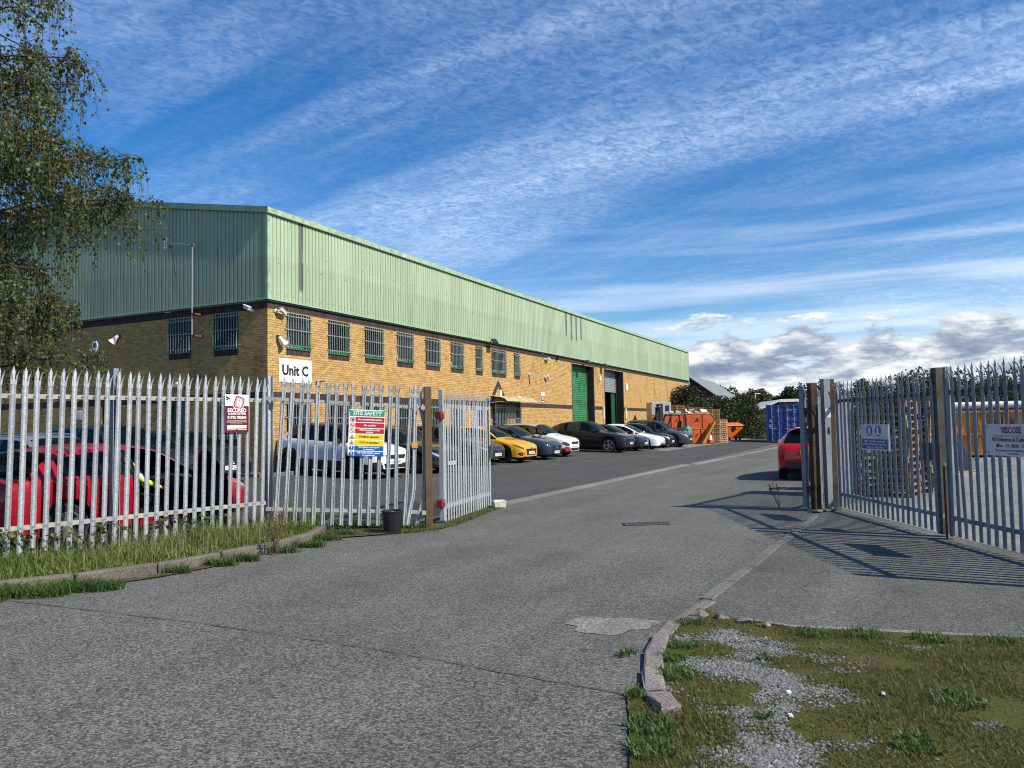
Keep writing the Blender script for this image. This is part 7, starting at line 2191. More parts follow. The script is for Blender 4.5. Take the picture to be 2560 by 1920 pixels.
# shrink-wrapped load, drums
e = thing('wrapped_load', 'black shrink wrapped load standing on a pallet in the side yard', 'wrapped load', (12.4, 22.2, .012), .3)
mb = MB()
mb.add([(-.5, -.4, .15), (.5, -.4, .15), (.55, .4, .15), (-.5, .42, .15), (-.46, -.38, .95), (.2, -.36, 1.0), (.12, .36, 1.1), (-.44, .38, 1.05), (.48, -.36, .55), (.5, .36, .6)], [(0, 3, 2, 1), (0, 1, 8, 5, 4), (1, 2, 9, 8), (8, 9, 6, 5), (4, 5, 6, 7), (2, 3, 7, 6, 9), (3, 0, 4, 7)]); mb.build('wrap', mat('black_wrap', (0.02, 0.025, 0.035), 0.18, bump=0.8, bscale=9), e)
inst('pallet_base', PAL[2], e)
for i, (x, y, lab) in enumerate(((10.5, 19.1, 'blue plastic drum at the foot of the pallet stacks, nearer one'), (10.95, 19.75, 'blue plastic drum at the foot of the pallet stacks, farther one'))):
    e = thing('drum', lab, 'drum', (x, y, .012), 0, 'blue drums in the side yard')
    mb = MB(); mb.lathe([(.26, 0), (.29, .04), (.29, .28), (.30, .30), (.29, .32), (.29, .60), (.30, .62), (.29, .64), (.29, .88), (.25, .92)], 20); mb.build('body', mat('drum_blue', (0.012, 0.10, 0.20), 0.4), e, smooth=True)
    mb = MB(); mb.lathe([(.27, .92), (.27, .95), (.0001, .95)], 20); mb.build('lid', M_BLACK, e)
# rusty yellow roll-off skip with pipes on top
e = thing('rolloff_skip', 'rusty yellow open container with faded red lettering in the side yard', 'skip', (22.0, 32.6, .012), R(-20))
mb = MB(); Lk, Hk = 6.6, 1.92
mb.box(-Lk / 2, Lk / 2, -1.2, -1.14, .12, Hk); mb.box(-Lk / 2, Lk / 2, 1.14, 1.2, .12, Hk); mb.box(-Lk / 2, -Lk / 2 + .06, -1.14, 1.14, .12, Hk); mb.box(Lk / 2 - .06, Lk / 2, -1.14, 1.14, .12, Hk); mb.box(-Lk / 2, Lk / 2, -1.2, 1.2, .06, .119); mb.build('shell', M_YSKIP, e)
for k in range(8):
    x = -Lk / 2 + .05 + k * (Lk - .2) / 7
    mb = MB(); mb.box(x, x + .10, -1.28, -1.2, .12, Hk - .02); mb.build('rib', M_YSKIP, e)
for z in (Hk - .04, .95, .14):
    mb = MB(); mb.box(-Lk / 2 - .03, Lk / 2 + .03, -1.30, -1.2, z - .05, z + .05); mb.build('side_rail', M_YSKIP, e)
mr = mat('faded_red_letters', (0.28, 0.03, 0.012), 0.7)
text('lettering', '844568', .32, mr, e, (-1.5, -1.205, 1.42), (math.pi / 2, 0, 0), 'CENTER', 1.0, .008); text('lettering', 'BARRGS', .34, mr, e, (-1.3, -1.205, .62), (math.pi / 2, 0, 0), 'CENTER', 1.0, .008)
mb = MB(); mb.box(-Lk / 2 + .1, Lk / 2 - .1, -1.12, 1.12, 1.1, 1.6); mb.build('load', M_DARK, e)
for i, (y, z, c, lab) in enumerate(((-.7, 2.14, M_OFFWHITE, 'long white plastic pipe lying on the yellow skip'), (.1, 2.12, M_BLACK, 'long black plastic pipe lying on the yellow skip'))):
    t = thing('plastic_pipe', lab, 'pipe', (22.0, 32.6, .012), R(-20), 'pipes on the yellow skip')
    mb = MB(); mb.tube([(-3.3, y, z), (1.2 + i, y, z)], .16, 14, cap=False); mb.build('pipe', c, t, smooth=True)
    mb = MB(); mb.tube([(1.2 + i, y, z), (1.5 + i, y, z)], .21, 14); mb.build('socket', c, t, smooth=True)
    for x in (-3.0, 2.9 if i else .9): mb = MB(); mb.box(x - .05, x + .05, y - .25, y + .25, Hk + .005, z - .155); mb.build('bearer', M_WOOD_D, t)
# ------------------------------------------------------------------ bucket and stones by the left gate
e = thing('bucket', 'black plastic bucket standing at the foot of the left fence', 'bucket', (-1.93, 12.28, gz(-1.93, 12.28) + .012), 0)
mb = MB(); mb.lathe([(.0001, .006), (.128, .0), (.132, .004), (.168, .325), (.178, .328), (.178, .345), (.164, .345), (.126, .03), (.0001, .03)], 28); mb.build('tub', mat('bucket_plastic', (0.014, 0.016, 0.019), 0.38), e, smooth=True)
mb = MB(); mb.lathe([(.0001, .26), (.155, .26)], 20); mb.build('contents', M_DIRT, e)
mb = MB(); mb.cbox((.03, -.05, .30), (.10, .08, .07), .02, jit=.008); mb.build('pebble', M_STONE, e)
mb = MB(); mb.cbox((0, 0, .08), (.26, .20, .16), .02, jit=.012); o = mb.build('stone_block', M_STONE, None, (-.30, 15.75, gz(-.3, 15.75)), (0, 0, .2)); tag(o, 'pale concrete block holding the end of the left gate leaf', 'block')

# ------------------------------------------------------------------ vegetation
def leaves_mesh(name, centers, dirs, size, m, aspect=.7, jitter=.3, kite=True):
    """many small leaf faces: centres (N,3), long axes (N,3)"""
    N = len(centers); c = np.asarray(centers); d = np.asarray(dirs)
    d = d / (np.linalg.norm(d, axis=1, keepdims=True) + 1e-9)
    r_ = nrng.normal(size=(N, 3)); side = np.cross(d, r_); side /= (np.linalg.norm(side, axis=1, keepdims=True) + 1e-9)
    s = (size if np.isscalar(size) else np.asarray(size)[:, None]) * (1 + nrng.uniform(-jitter, jitter, (N, 1)))
    nrm_ = np.cross(d, side)
    a = c - d * s * .5; b = c + side * s * aspect * .5 - d * s * .08 + nrm_ * s * .06; t = c + d * s * .5; e = c - side * s * aspect * .5 - d * s * .08 + nrm_ * s * .06
    V = np.stack([a, b, t, e], axis=1).reshape(-1, 3)
    Fc = np.arange(4 * N).reshape(-1, 4)
    return np_mesh(name, V, Fc, m)

def interp_tab(z, tab):
    xs = [a for a, _ in tab]; ys = [b for _, b in tab]
    return float(np.interp(z, xs, ys))

# weeping birch at the left edge
BX, BY = -9.4, 11.9
bt = thing('birch_tree', 'weeping birch tree hanging over the left end of the fence', 'tree', (BX, BY, .1))
ENV = [(0.8, 1.2), (1.5, 2.0), (2.3, 2.6), (2.9, 3.0), (3.3, 3.25), (3.7, 3.15), (4.1, 2.75), (4.5, 2.5), (4.9, 3.4), (5.3, 4.25), (5.7, 4.2), (6.1, 3.6), (6.6, 3.0), (7.2, 2.5), (8.0, 2.4), (9.0, 2.2), (10.0, 2.0), (11.5, .9), (12.2, .1)]
mb = MB(); mb.tube([(0, 0, -.1), (.05, .02, 1.5), (-.02, .05, 3.5), (.06, 0, 6), (.0, .05, 8.5), (.05, 0, 11.2)], [.19, .16, .13, .10, .06, .02], 10); mb.build('trunk', M_BARK, bt, smooth=True)
LC, LD = [], []; tw = MB(); br = MB()
def hang(q, ln, dens):
    """one drooping twig with its leaves"""
    a2 = rng.uniform(0, 2 * math.pi); sp = rng.uniform(.04, .30); tp = []
    for m_ in range(5):
        g_ = m_ / 4
        tp.append(q + Vector((math.cos(a2) * sp * math.sqrt(g_), math.sin(a2) * sp * math.sqrt(g_), .05 * math.sin(g_ * 3) - ln * g_ ** 1.4)))
    tw.tube(tp, .0030, 3, cap=False)
    for _ in range(int(ln * dens) + 2):
        g_ = rng.uniform(.05, 1.0) * 4; i = min(3, int(g_)); c = tp[i].lerp(tp[i + 1], g_ - i)
        LC.append((c.x + rng.uniform(-.055, .055), c.y + rng.uniform(-.055, .055), c.z + rng.uniform(-.05, .02)))
        LD.append((rng.uniform(-.8, .8), rng.uniform(-.8, .8), rng.uniform(-1, -.2)))
def limb(z0, tip, r0, arch):
    """arching limb from the trunk to its tip, with side sprays"""
    p0 = Vector((0, 0, z0)); n = 7; pts = []
    for i in range(n + 1):
        f = i / n; p = p0.lerp(tip, f); p.z += arch * math.sin(math.pi * f) + .05 * rng.uniform(-1, 1) * f
        p.x += rng.uniform(-.07, .07) * f; p.y += rng.uniform(-.07, .07) * f
        pts.append(p)
    br.tube(pts, [r0 * (1 - .9 * i / n) + .003 for i in range(n + 1)], 5, cap=False)
    L = (tip - p0).length
    for k in range(int(5 + L * 3.2)):
        f = rng.uniform(.22, 1.0) ** .85; i = min(n - 1, int(f * n)); q = pts[i].lerp(pts[i + 1], f * n - i)
        a = rng.uniform(0, 6.28); sl = rng.uniform(.25, .85) * (1.1 - .45 * f)
        e_ = q + Vector((math.cos(a) * sl, math.sin(a) * sl, rng.uniform(-.15, .22)))
        sp_ = [q, q.lerp(e_, .5) + Vector((0, 0, .06)), e_ + Vector((0, 0, -.06))]
        br.tube(sp_, [.007, .005, .003], 4, cap=False)
        for j in range(rng.randint(4, 7)):
            g_ = rng.uniform(.1, 1.0); c = sp_[0].lerp(sp_[1], g_ * 2) if g_ < .5 else sp_[1].lerp(sp_[2], g_ * 2 - 1)
            hang(c, rng.uniform(.15, .80), 17)
    for j in range(5): hang(pts[-1 - rng.randint(0, 1)], rng.uniform(.4, 1.0), 20)
for k in range(78):
    z0 = rng.uniform(1.6, 10.2); az = rng.uniform(0, 2 * math.pi)
    rise = rng.uniform(.1, .9); Rm = interp_tab(z0 + rise, ENV) * rng.uniform(.55, .92)
    limb(z0, Vector((math.cos(az) * Rm, math.sin(az) * Rm, z0 + rise)), .028, rng.uniform(.1, .5))
# the sprays that reach out over the yard
for (r_, z, az) in [(4.05, 5.55, -.25), (3.75, 5.9, .05), (4.0, 5.35, .2), (3.4, 6.3, -.35), (3.1, 6.9, -.1), (2.8, 7.5, .15), (2.7, 8.1, -.2), (2.6, 8.8, .1), (3.6, 5.7, -.6), (3.2, 6.2, .45), (3.0, 4.0, -.2), (2.7, 3.7, .1), (3.1, 3.75, -.45), (2.4, 3.1, -.1), (2.6, 2.6, .15), (2.2, 4.4, -.3), (2.5, 9.6, 0), (3.5, 5.2, .5), (2.4, 6.0, -.8), (2.6, 3.3, -.7)]:
    r_ *= .92
    limb(z - rng.uniform(.5, 1.0), Vector((math.cos(az) * r_, math.sin(az) * r_, z)), .026, rng.uniform(.25, .5))
br.build('branch', M_TWIG, bt); tw.build('twig', M_TWIG, bt)
LC = np.array(LC); LD = np.array(LD)
o = link_mesh('foliage', leaves_mesh('foliage', LC, LD, .056, M_BIRCH, .85), None, bt); o['kind'] = 'stuff'

def tree(name, label, x, y, h, r_, m, leaf=.22, n=2600, trunk=.18, shape='round', group='trees beyond the yard', base=.15, clump=34):
    t = thing(name, label, 'tree', (x, y, 0), rng.uniform(0, 6), group)
    mb = MB(); mb.tube([(0, 0, -.2), (.1, 0, h * .35), (0, .1, h * .9)], [trunk, trunk * .7, .03], 7)
    for k in range(7):
        a = rng.uniform(0, 6.28); z = h * rng.uniform(.3, .8); q = r_ * rng.uniform(.4, .8)
        mb.tube([(0.05, 0, z * .8), (q * .5 * math.cos(a), q * .5 * math.sin(a), z), (q * math.cos(a), q * math.sin(a), z * 1.08)], [trunk * .3, trunk * .18, .02], 5)
    mb.build('trunk', M_BARK, t)
    C_, D_ = [], []
    cl = []
    for k in range(clump):
        f = rng.uniform(base, 1.0); a = rng.uniform(0, 6.28)
        if shape == 'poplar': R_ = r_ * (1 - f ** 3.0) ** .7
        elif shape == 'bush': R_ = r_ * math.sqrt(max(0, 1 - (f * .98) ** 2.2))
        else: R_ = r_ * math.sqrt(max(0, 1 - ((f - .58) / .46) ** 2))
        q = R_ * math.sqrt(rng.uniform(.15, 1)); cl.append((q * math.cos(a), q * math.sin(a), f * h, (.16 + .12 * rng.random()) * r_ + .25))
    for i in range(n):
        c = cl[rng.randrange(clump)]; v = nrng.normal(size=3); v /= np.linalg.norm(v); rad = c[3] * rng.uniform(.5, 1.05)
        p = (c[0] + v[0] * rad, c[1] + v[1] * rad, max(.1, c[2] + v[2] * rad * (1.5 if shape == 'poplar' else .9))); C_.append(p); D_.append((v[0] + rng.uniform(-.5, .5), v[1] + rng.uniform(-.5, .5), v[2] + rng.uniform(-.8, .3)))
    o = link_mesh('crown', leaves_mesh('crown', np.array(C_), np.array(D_), leaf, m, .75), None, t); o['kind'] = 'stuff'
    return t
for i, (x, y, h, r_, shp, m, lab) in enumerate([
    (33.5, 128, 6.6, 3.4, 'round', M_FAR_LEAF2, 'brownish round tree just right of the grey roof'),
    (36.4, 132, 7.0, 3.6, 'round', M_FAR_LEAF, 'round green tree behind the grey roof end'),
    (41.2, 130, 6.6, 2.6, 'round', M_FAR_LEAF2, 'pointed tree standing apart above the white shed'),
    (47.0, 131, 6.9, 2.3, 'poplar', M_FAR_LEAF, 'leftmost upright conifer of the row above the containers'),
    (49.6, 131, 7.3, 2.4, 'poplar', M_FAR_LEAF, 'second upright conifer of the row above the containers'),
    (52.6, 131, 7.5, 2.5, 'poplar', M_FAR_LEAF, 'third upright conifer of the row above the containers'),
    (55.6, 132, 7.2, 2.6, 'poplar', M_FAR_LEAF, 'fourth upright conifer behind the right gate posts'),
    (58.8, 130, 7.6, 2.6, 'poplar', M_FAR_LEAF, 'fifth upright conifer behind the right gate posts'),
    (62.2, 131, 7.0, 2.6, 'poplar', M_FAR_LEAF, 'sixth upright conifer seen between the side gate pales'),
    (65.6, 129, 7.2, 2.6, 'poplar', M_FAR_LEAF, 'rightmost upright conifer of the far row'),
    (44.2, 133, 6.4, 2.2, 'round', M_FAR_LEAF2, 'low brown bush left of the upright conifers')]):
    tree('far_tree', lab, x, y, h, r_, m, .40, 3600, .2, shp, base=.02, clump=60)
for i, (x, y, h, r_, m, lab) in enumerate([(29.8, 56, 4.7, 2.4, M_FAR_LEAF2, 'bushy tree behind the middle of the side gate'), (33.0, 58, 4.6, 2.6, M_FAR_LEAF, 'low green tree behind the yellow skip pipes'), (35.8, 57, 4.6, 2.6, M_FAR_LEAF2, 'bushy tree behind the white plastic pipe'), (38.4, 55, 6.0, 2.8, M_FAR_LEAF, 'taller tree at the right edge behind the side gate'), (31.5, 51, 3.6, 2.4, M_FAR_LEAF, 'dark hedge bush behind the yellow skip'), (34.8, 50, 3.8, 2.6, M_FAR_LEAF, 'dark hedge bush right behind the pipe socket'), (28.6, 50, 3.4, 2.2, M_FAR_LEAF, 'dark hedge bush left behind the yellow skip')]):
    tree('yard_tree', lab, x, y, h, r_, m, .20, 5200, .16, 'round' if h > 4.5 else 'bush', 'trees behind the side yard', .03, 60)
# laurel thicket at the end of the warehouse
for i, (x, y, h, r_, m, lab) in enumerate([(15.6, 68.5, 4.5, 2.3, M_LAUREL, 'tall dark laurel shrub against the far end of the warehouse'), (18.6, 70.5, 3.9, 2.3, M_LAUREL, 'middle dark laurel shrub under the grey roof'), (21.2, 71.8, 3.1, 2.2, M_LAUREL, 'lower dark laurel shrub nearer the containers'), (22.8, 76, 4.0, 2.0, M_FAR_LEAF2, 'brown leaved shrub left of the metal shed'), (24.2, 80, 3.4, 1.6, M_FAR_LEAF2, 'thin brown shrub at the metal shed')]):
    tree('shrub', lab, x, y, h, r_, m, .17, 8500, .08, 'bush', 'shrubs at the end of the yard', .04, 60)

# grass ---------------------------------------------------------
def pip(x, y, poly):
    ins = False; j = len(poly) - 1
    for i in range(len(poly)):
        xi, yi = poly[i]; xj, yj = poly[j]
        if (yi > y) != (yj > y) and x < (xj - xi) * (y - yi) / (yj - yi + 1e-12) + xi: ins = not ins
        j = i
    return ins
def blades(name, pts, hts, wds, m, lean=.35, curl=.5):
    """curved grass blades (three segments)"""
    N = len(pts); P0 = np.array(pts); h = np.array(hts)[:, None]; w_ = np.array(wds)[:, None]
    a = nrng.uniform(0, 2 * np.pi, N); d = np.stack([np.cos(a), np.sin(a), np.zeros(N)], 1); s = np.stack([-np.sin(a), np.cos(a), np.zeros(N)], 1)
    b = nrng.uniform(0.1, 1.0, (N, 1)) * lean; c = nrng.uniform(.2, 1.0, (N, 1)) * curl
    up = np.array([[0, 0, 1.0]])
    p1 = P0 + up * h * .5 + d * h * b * .5; p2 = P0 + up * h * (1 - .25 * c) + d * h * (b + c * .6)
    V = np.stack([P0 - s * w_ * .5, P0 + s * w_ * .5, p1 + s * w_ * .42, p1 - s * w_ * .42, p2, p2 + s * w_ * .03], 1).reshape(-1, 3)
    k = np.arange(N)[:, None] * 6
    Fq = np.concatenate([k + np.array([[0, 1, 2, 3]]), k + np.array([[3, 2, 5, 4]])], 0)
    return np_mesh(name, V, Fq, m)
# verge left
pts, hts, wds = [], [], []
vp = [(p[0], p[1]) for p in verge_poly]
xs_ = [p[0] for p in vp]; ys_ = [p[1] for p in vp]
while len(pts) < 15000:
    x = rng.uniform(-8.2, max(xs_)); y = rng.uniform(6.6, max(ys_))
    if not pip(x, y, vp): continue
    # taller near the fence and in clumps
    dk = min((Vector((x, y, 0)) - p).length for p in kl)
    n_ = mnoise.noise(Vector((x * 1.3, y * 1.3, 3.0)))
    hh = (.04 + .10 * min(1, dk / .9) + .16 * max(0, n_ - .05)) * rng.uniform(.4, 1.3)
    if y > 10.6 and rng.random() < .5: hh *= 1.35
    pts.append((x, y, vz(x, y) - .01)); hts.append(hh * 1.15); wds.append(rng.uniform(.006, .013))
o = link_mesh('verge_grass', blades('verge_grass', pts, hts, wds, M_GRASS, .9, 1.0)); tag(o, 'green grass growing on the left verge below the fence', 'grass', kind='stuff')
# dry stems
pts, hts, wds = [], [], []
while len(pts) < 900:
    x = rng.uniform(-7.5, max(xs_)); y = rng.uniform(7.5, max(ys_))
    if not pip(x, y, vp): continue
    if mnoise.noise(Vector((x * .8, y * .8, 9.0))) < -.1 and y < 11: continue
    pts.append((x, y, vz(x, y) - .01)); hts.append(rng.uniform(.22, .55)); wds.append(rng.uniform(.003, .005))
o = link_mesh('dry_grass', blades('dry_grass', pts, hts, wds, M_STRAW, .25, .25)); tag(o, 'dry straw coloured stems among the left verge grass', 'grass', kind='stuff')
# tufts along the kerb foot
TUFT = [(-5.0, 8.02, .34, 900), (-4.55, 8.28, .30, 800), (-5.5, 7.75, .35, 700), (-3.62, 9.62, .16, 240), (-3.42, 9.92, .15, 240), (-3.95, 9.15, .12, 140), (-3.12, 10.55, .16, 200), (-2.90, 11.0, .18, 260), (-2.84, 11.6, .20, 300), (-2.72, 12.1, .18, 220), (-2.75, 12.9, .3, 260), (-1.75, 12.95, .22, 200), (-1.60, 12.72, .14, 140), (-2.3, 12.9, .3, 200), (-2.85, 13.3, .3, 260)]
pts, hts, wds = [], [], []
for (x, y, r_, n_) in TUFT:
    for _ in range(n_):
        a = rng.uniform(0, 6.28); q = r_ * math.sqrt(rng.random()); px_, py_ = x + q * math.cos(a) * 1.3, y + q * math.sin(a) * .55
        pts.append((px_, py_, gz(px_, py_))); hts.append(rng.uniform(.05, .16)); wds.append(rng.uniform(.007, .013))
o = link_mesh('kerb_weeds', blades('kerb_weeds', pts, hts, wds, M_WEED, .9, 1.0)); tag(o, 'tufts of weeds growing along the foot of the left kerb', 'weeds', kind='stuff')
# leafy brambles by the fence
LC, LD = [], []; st_ = MB()
for (x, y, n_, hh) in [(-6.0, 8.95, 9, .45), (-5.75, 9.3, 6, .42), (-6.4, 8.55, 8, .45), (-4.95, 10.35, 5, .42), (-4.55, 10.8, 4, .40), (-5.35, 9.9, 4, .35), (-6.9, 8.0, 8, .5)]:
    for k in range(n_):
        a = rng.uniform(0, 6.28); ln = rng.uniform(.35, .75); z0 = vz(x, y)
        tp = [Vector((x + math.cos(a) * ln * f, y + math.sin(a) * ln * f * .8, z0 + hh * math.sin(min(1.0, f * 1.1) * 2.4) * rng.uniform(.8, 1))) for f in (0, .25, .5, .75, 1)]
        st_.tube(tp, .004, 4, cap=False)
        for q in range(11):
            g_ = rng.uniform(.6, 4); i = min(3, int(g_)); c = tp[i].lerp(tp[i + 1], g_ - i)
            LC.append((c.x + rng.uniform(-.05, .05), c.y + rng.uniform(-.05, .05), c.z + rng.uniform(-.02, .04))); LD.append((rng.uniform(-1, 1), rng.uniform(-1, 1), rng.uniform(-.5, .2)))
e = thing('bramble', 'leafy brambles scrambling through the foot of the left fence', 'bramble', (0, 0, 0)); st_.build('stem', M_TWIG, e)
o = link_mesh('leaf_mass', leaves_mesh('leaf_mass', np.array(LC), np.array(LD), .065, M_BRAMBLE, .85), None, e); o['kind'] = 'stuff'
# tall brown dock by the kerb
e = thing('dock_plant', 'tall brown dried dock plant at the left kerb', 'plant', (-3.17, 10.35, gz(-3.17, 10.35)))
st_ = MB(); LC, LD = [], []
for k in range(12):
    a = rng.uniform(0, 6.28); ln = rng.uniform(.35, .72); sp = rng.uniform(.05, .22)
    tp = [Vector((math.cos(a) * sp * f, math.sin(a) * sp * f, ln * f)) for f in (0, .3, .6, .85, 1)]
    st_.tube(tp, [.005, .004, .003, .003, .002], 4, cap=False)
    for q in range(26):
        g_ = rng.uniform(1.2, 4); i = min(3, int(g_)); c = tp[i].lerp(tp[i + 1], g_ - i); LC.append((c.x + rng.uniform(-.03, .03), c.y + rng.uniform(-.03, .03), c.z)); LD.append((rng.uniform(-1, 1), rng.uniform(-1, 1), rng.uniform(0, 1)))
DOCK = mat('dock_brown', (0.14, 0.085, 0.045), 0.9); st_.build('stem', DOCK, e)
o = link_mesh('seed_heads', leaves_mesh('seed_heads', np.array(LC), np.array(LD), .022, leaf_mat('dock_seed', [(0.12, 0.07, 0.035), (0.18, 0.12, 0.06), (0.10, 0.10, 0.04)]), .8), None, e); o['kind'] = 'stuff'
# small thistle by the right gate post
e = thing('thistle', 'spindly yellow green weed growing by the right gate post', 'plant', (5.02, 14.7, 0))
st_ = MB(); LC, LD = [], []
for k in range(7):
    a = rng.uniform(0, 6.28); tp = [Vector((-.10 * f + math.cos(a) * .10 * f, math.sin(a) * .10 * f, rng.uniform(.38, .5) * f)) for f in (0, .4, .7, 1)]
    st_.tube(tp, .004, 4, cap=False)
    for q in range(12): c = tp[2].lerp(tp[3], rng.random()); LC.append(tuple(c)); LD.append((rng.uniform(-1, 1), rng.uniform(-1, 1), .6))
st_.build('stem', mat('thistle_green', (0.14, 0.15, 0.05), 0.8), e); o = link_mesh('leaf_mass', leaves_mesh('leaf_mass', np.array(LC), np.array(LD), .04, M_WEED, .4), None, e); o['kind'] = 'stuff'

# right verge: short turf in patches, gravel between
gp = [(1.10, 6.0), (1.7, 6.05), (2.3, 5.7), (2.2, 5.35), (1.95, 5.1), (1.85, 4.6), (1.75, 4.1), (1.55, 3.5), (1.35, 3.0), (0.95, 3.0), (1.05, 3.7), (1.18, 4.3), (1.0, 4.9), (0.98, 5.5)]
def gravel_amt(x, y):
    """1 inside the gravelled patch, falling off in ragged islands"""
    inn = sum(pip(x + rng.gauss(0, .16), y + rng.gauss(0, .16), gp) for _ in range(4)) / 4
    n_ = mnoise.noise(Vector((x * 2.2, y * 2.2, .0))) + .5 * mnoise.noise(Vector((x * 6, y * 6, 4.0)))
    return -.52 + .72 * inn + 1.0 * n_
pts, hts, wds = [], [], []
tries = 0
while len(pts) < 62000 and tries < 700000:
    tries += 1
    y = 2.6 + 3.9 * rng.random() ** 1.0; x = rng.uniform(.4, min(6.5, .75 * y + 1.2))
    if not pip(x, y, VR): continue
    if gravel_amt(x, y) > rng.uniform(.05, .5): continue
    n_ = mnoise.noise(Vector((x * 1.6, y * 1.6, 7.0))); n2_ = mnoise.noise(Vector((x * 5, y * 5, 1.0)))
    if n_ + .5 * n2_ < -.20 and rng.random() < .7: continue
    hh = (.012 + .030 * max(0, n_ + .3) + .020 * max(0, n2_)) * rng.uniform(.6, 1.5)
    pts.append((x, y, .012)); hts.append(hh); wds.append(rng.uniform(.0035, .0065))
o = link_mesh('verge_turf', blades('verge_turf', pts, hts, wds, M_GRASS_R, .7, .9)); tag(o, 'short patchy turf and moss on the right verge', 'grass', kind='stuff')
# broad weeds
pts, hts, wds = [], [], []
for (x, y, r_, n_) in [(1.42, 6.42, .12, 90), (1.22, 5.75, .10, 110), (1.08, 5.45, .10, 110), (1.02, 5.1, .13, 120), (0.72, 4.25, .14, 190), (.66, 3.95, .12, 150), (2.25, 6.02, .14, 130), (2.62, 5.95, .14, 150), (3.05, 5.8, .14, 150), (3.5, 5.7, .10, 90), (4.2, 5.5, .2, 200), (4.45, 5.45, .2, 180), (2.55, 4.55, .16, 160), (2.0, 3.95, .13, 120), (3.1, 4.3, .14, 120), (2.7, 3.6, .12, 110), (.70, 4.75, .07, 60), (1.7, 5.4, .06, 40), (1.35, 4.35, .06, 40), (0.79, 5.6, .06, 50)]:
    for _ in range(n_):
        a = rng.uniform(0, 6.28); q = r_ * math.sqrt(rng.random()); pts.append((x + q * math.cos(a), y + q * math.sin(a), .014)); hts.append(rng.uniform(.025, .075)); wds.append(rng.uniform(.006, .014))
o = link_mesh('verge_weeds', blades('verge_weeds', pts, hts, wds, M_WEED, 1.0, 1.1)); tag(o, 'broad leaved weeds dotted over the right verge', 'weeds', kind='stuff')
# gravel stones
base = np.array([[0, 0, 1], [.94, 0, .35], [.29, .9, .35], [-.76, .55, .35], [-.76, -.55, .35], [.29, -.9, .35], [.7, .5, -.4], [-.3, .85, -.4], [-.85, 0, -.4], [-.3, -.85, -.4], [.7, -.5, -.4]], float)
tri = np.array([[0, 1, 2], [0, 2, 3], [0, 3, 4], [0, 4, 5], [0, 5, 1], [1, 6, 2], [2, 6, 7], [2, 7, 3], [3, 7, 8], [3, 8, 4], [4, 8, 9], [4, 9, 5], [5, 9, 10], [5, 10, 1], [1, 10, 6]])
VV, FF = [], []; tries = 0; k = 0
while k < 15000 and tries < 300000:
    tries += 1
    y = 2.7 + 3.7 * rng.random() ** 1.15; x = rng.uniform(.75, 3.4)
    if not pip(x, y, VR): continue
    ga = gravel_amt(x, y)
    if ga < rng.uniform(.0, .75): continue
    s_ = rng.uniform(.004, .011) * (1.5 if rng.random() < .08 else 1)
    sc_ = np.array([s_ * rng.uniform(.8, 1.3), s_ * rng.uniform(.8, 1.3), s_ * rng.uniform(.5, .9)]); a = rng.uniform(0, 6.28); ca, sa = math.cos(a), math.sin(a)
    v = base * sc_ * nrng.uniform(.85, 1.15, (11, 1)); v = np.stack([v[:, 0] * ca - v[:, 1] * sa, v[:, 0] * sa + v[:, 1] * ca, v[:, 2]], 1) + np.array([x, y, .016 + s_ * .25])
    VV.append(v); FF.append(tri + 11 * k); k += 1
GRAV = brick_mat('gravel', [(0.07, 0.072, 0.07), (0.13, 0.132, 0.13), (0.19, 0.192, 0.188), (0.14, 0.132, 0.112), (0.28, 0.28, 0.27)], stain_amt=0.0)
o = link_mesh('gravel', np_mesh('gravel', np.concatenate(VV), np.concatenate(FF), GRAV)); tag(o, 'loose pale grey gravel on the right verge', 'gravel', kind='stuff')
# loose grit on the road
VV, FF = [], []
for k in range(260):
    x, y = rng.uniform(-5, 5), 3.2 + 11 * rng.random() ** 1.5
    s_ = rng.uniform(.003, .008); v = base * s_ + np.array([x, y, .008]); VV.append(v); FF.append(tri + 11 * k)
o = link_mesh('road_grit', np_mesh('road_grit', np.concatenate(VV), np.concatenate(FF), GRAV)); tag(o, 'scattered pale grit lying on the road', 'grit', kind='stuff')
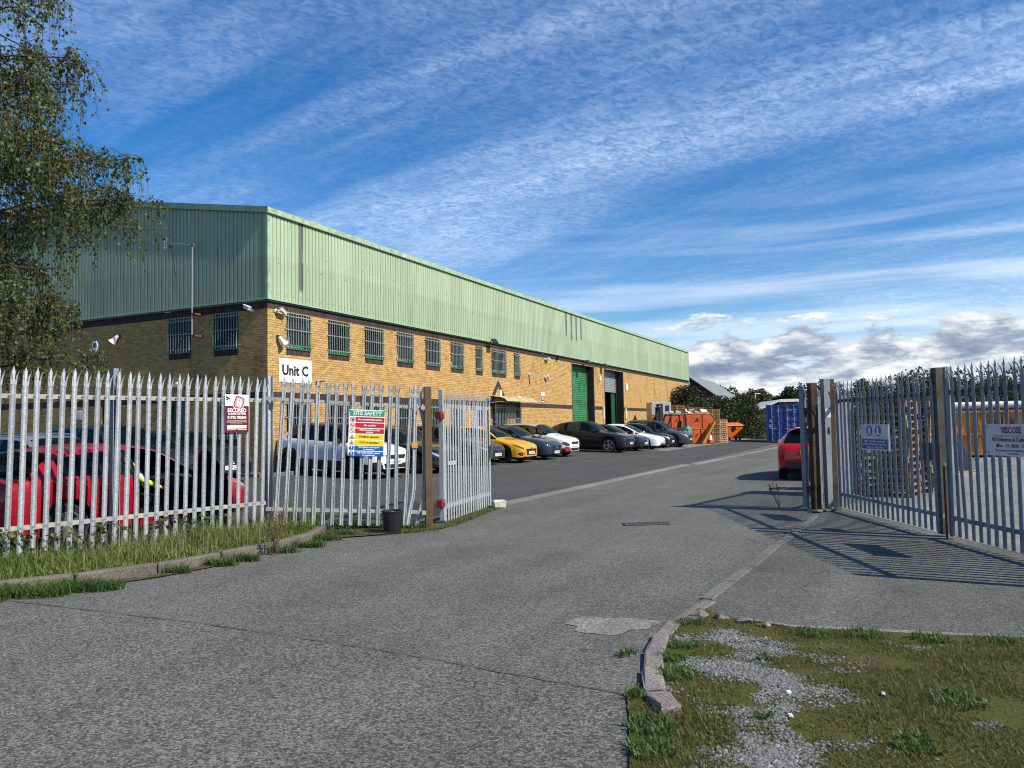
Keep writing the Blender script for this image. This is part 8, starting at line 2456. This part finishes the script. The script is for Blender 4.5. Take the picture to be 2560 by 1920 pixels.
# rubble at the corner of the apron and a few larger stones
for i, (x, y, s_) in enumerate([(1.55, 6.63, .09), (1.72, 6.55, .07), (1.86, 6.40, .08), (1.98, 6.27, .06), (1.45, 6.5, .06)]):
    mb = MB(); mb.cbox((0, 0, 0), (s_ * 1.6, s_ * 1.2, s_ * .6), s_ * .18, jit=s_ * .12)
    o = mb.build('rubble_stone', M_KERB, None, (x, y, .02), (rng.uniform(-.3, .3), rng.uniform(-.3, .3), rng.uniform(0, 3))); tag(o, ['largest', 'second', 'third', 'fourth', 'smallest'][i] + ' lump of broken concrete at the apron corner', 'rubble', 'rubble at the apron corner')
# litter
for i, (x, y, lab) in enumerate([(2.16, 4.66, 'white scrap of litter in the turf of the right verge'), (1.62, 4.72, 'white pebble like scrap on the gravel'), (3.45, 4.05, 'torn white scrap near the right edge of the verge'), (1.5, 4.35, 'pale scrap in the middle of the gravel')]):
    mb = MB(); mb.cbox((0, 0, .008), (.035, .022, .012), .003, jit=.003); o = mb.build('litter', M_WHITE, None, (x, y, .022), (.2, .1, rng.uniform(0, 3))); tag(o, lab, 'litter')
# leaf litter and moss crumbs along the dirt edge
pts, hts, wds = [], [], []
for _ in range(1500):
    f = rng.random(); a = Vector((-1.1, 12.95, 0)).lerp(Vector((-.35, 15.9, 0)), f); x = a.x + rng.uniform(-.12, .14); y = a.y
    pts.append((x, y, .012)); hts.append(rng.uniform(.01, .04)); wds.append(rng.uniform(.006, .014))
for _ in range(900):
    x = rng.uniform(-3.0, -1.2); y = 12.25 + (x + 1.2) * .25 + rng.uniform(0, .5); pts.append((x, y, gz(x, y) + .012)); hts.append(rng.uniform(.01, .06)); wds.append(rng.uniform(.006, .012))
o = link_mesh('moss_fringe', blades('moss_fringe', pts, hts, wds, M_GRASS_R, .8, .8)); tag(o, 'mossy fringe growing along the left gate and fence foot', 'moss', kind='stuff')
# grass strip by the far fence
pts, hts, wds = [], [], []
for _ in range(3500):
    f = rng.random(); a = Vector((18.8, 70.0, 0)).lerp(Vector((28.5, 68.2, 0)), f); pts.append((a.x + rng.uniform(-.2, .2), a.y + rng.uniform(0, 3.4), 0.02)); hts.append(rng.uniform(.15, .6)); wds.append(rng.uniform(.03, .06))
o = link_mesh('far_grass', blades('far_grass', pts, hts, wds, M_WEED, .5, .6)); tag(o, 'rough green grass along the far dark fence', 'grass', kind='stuff')
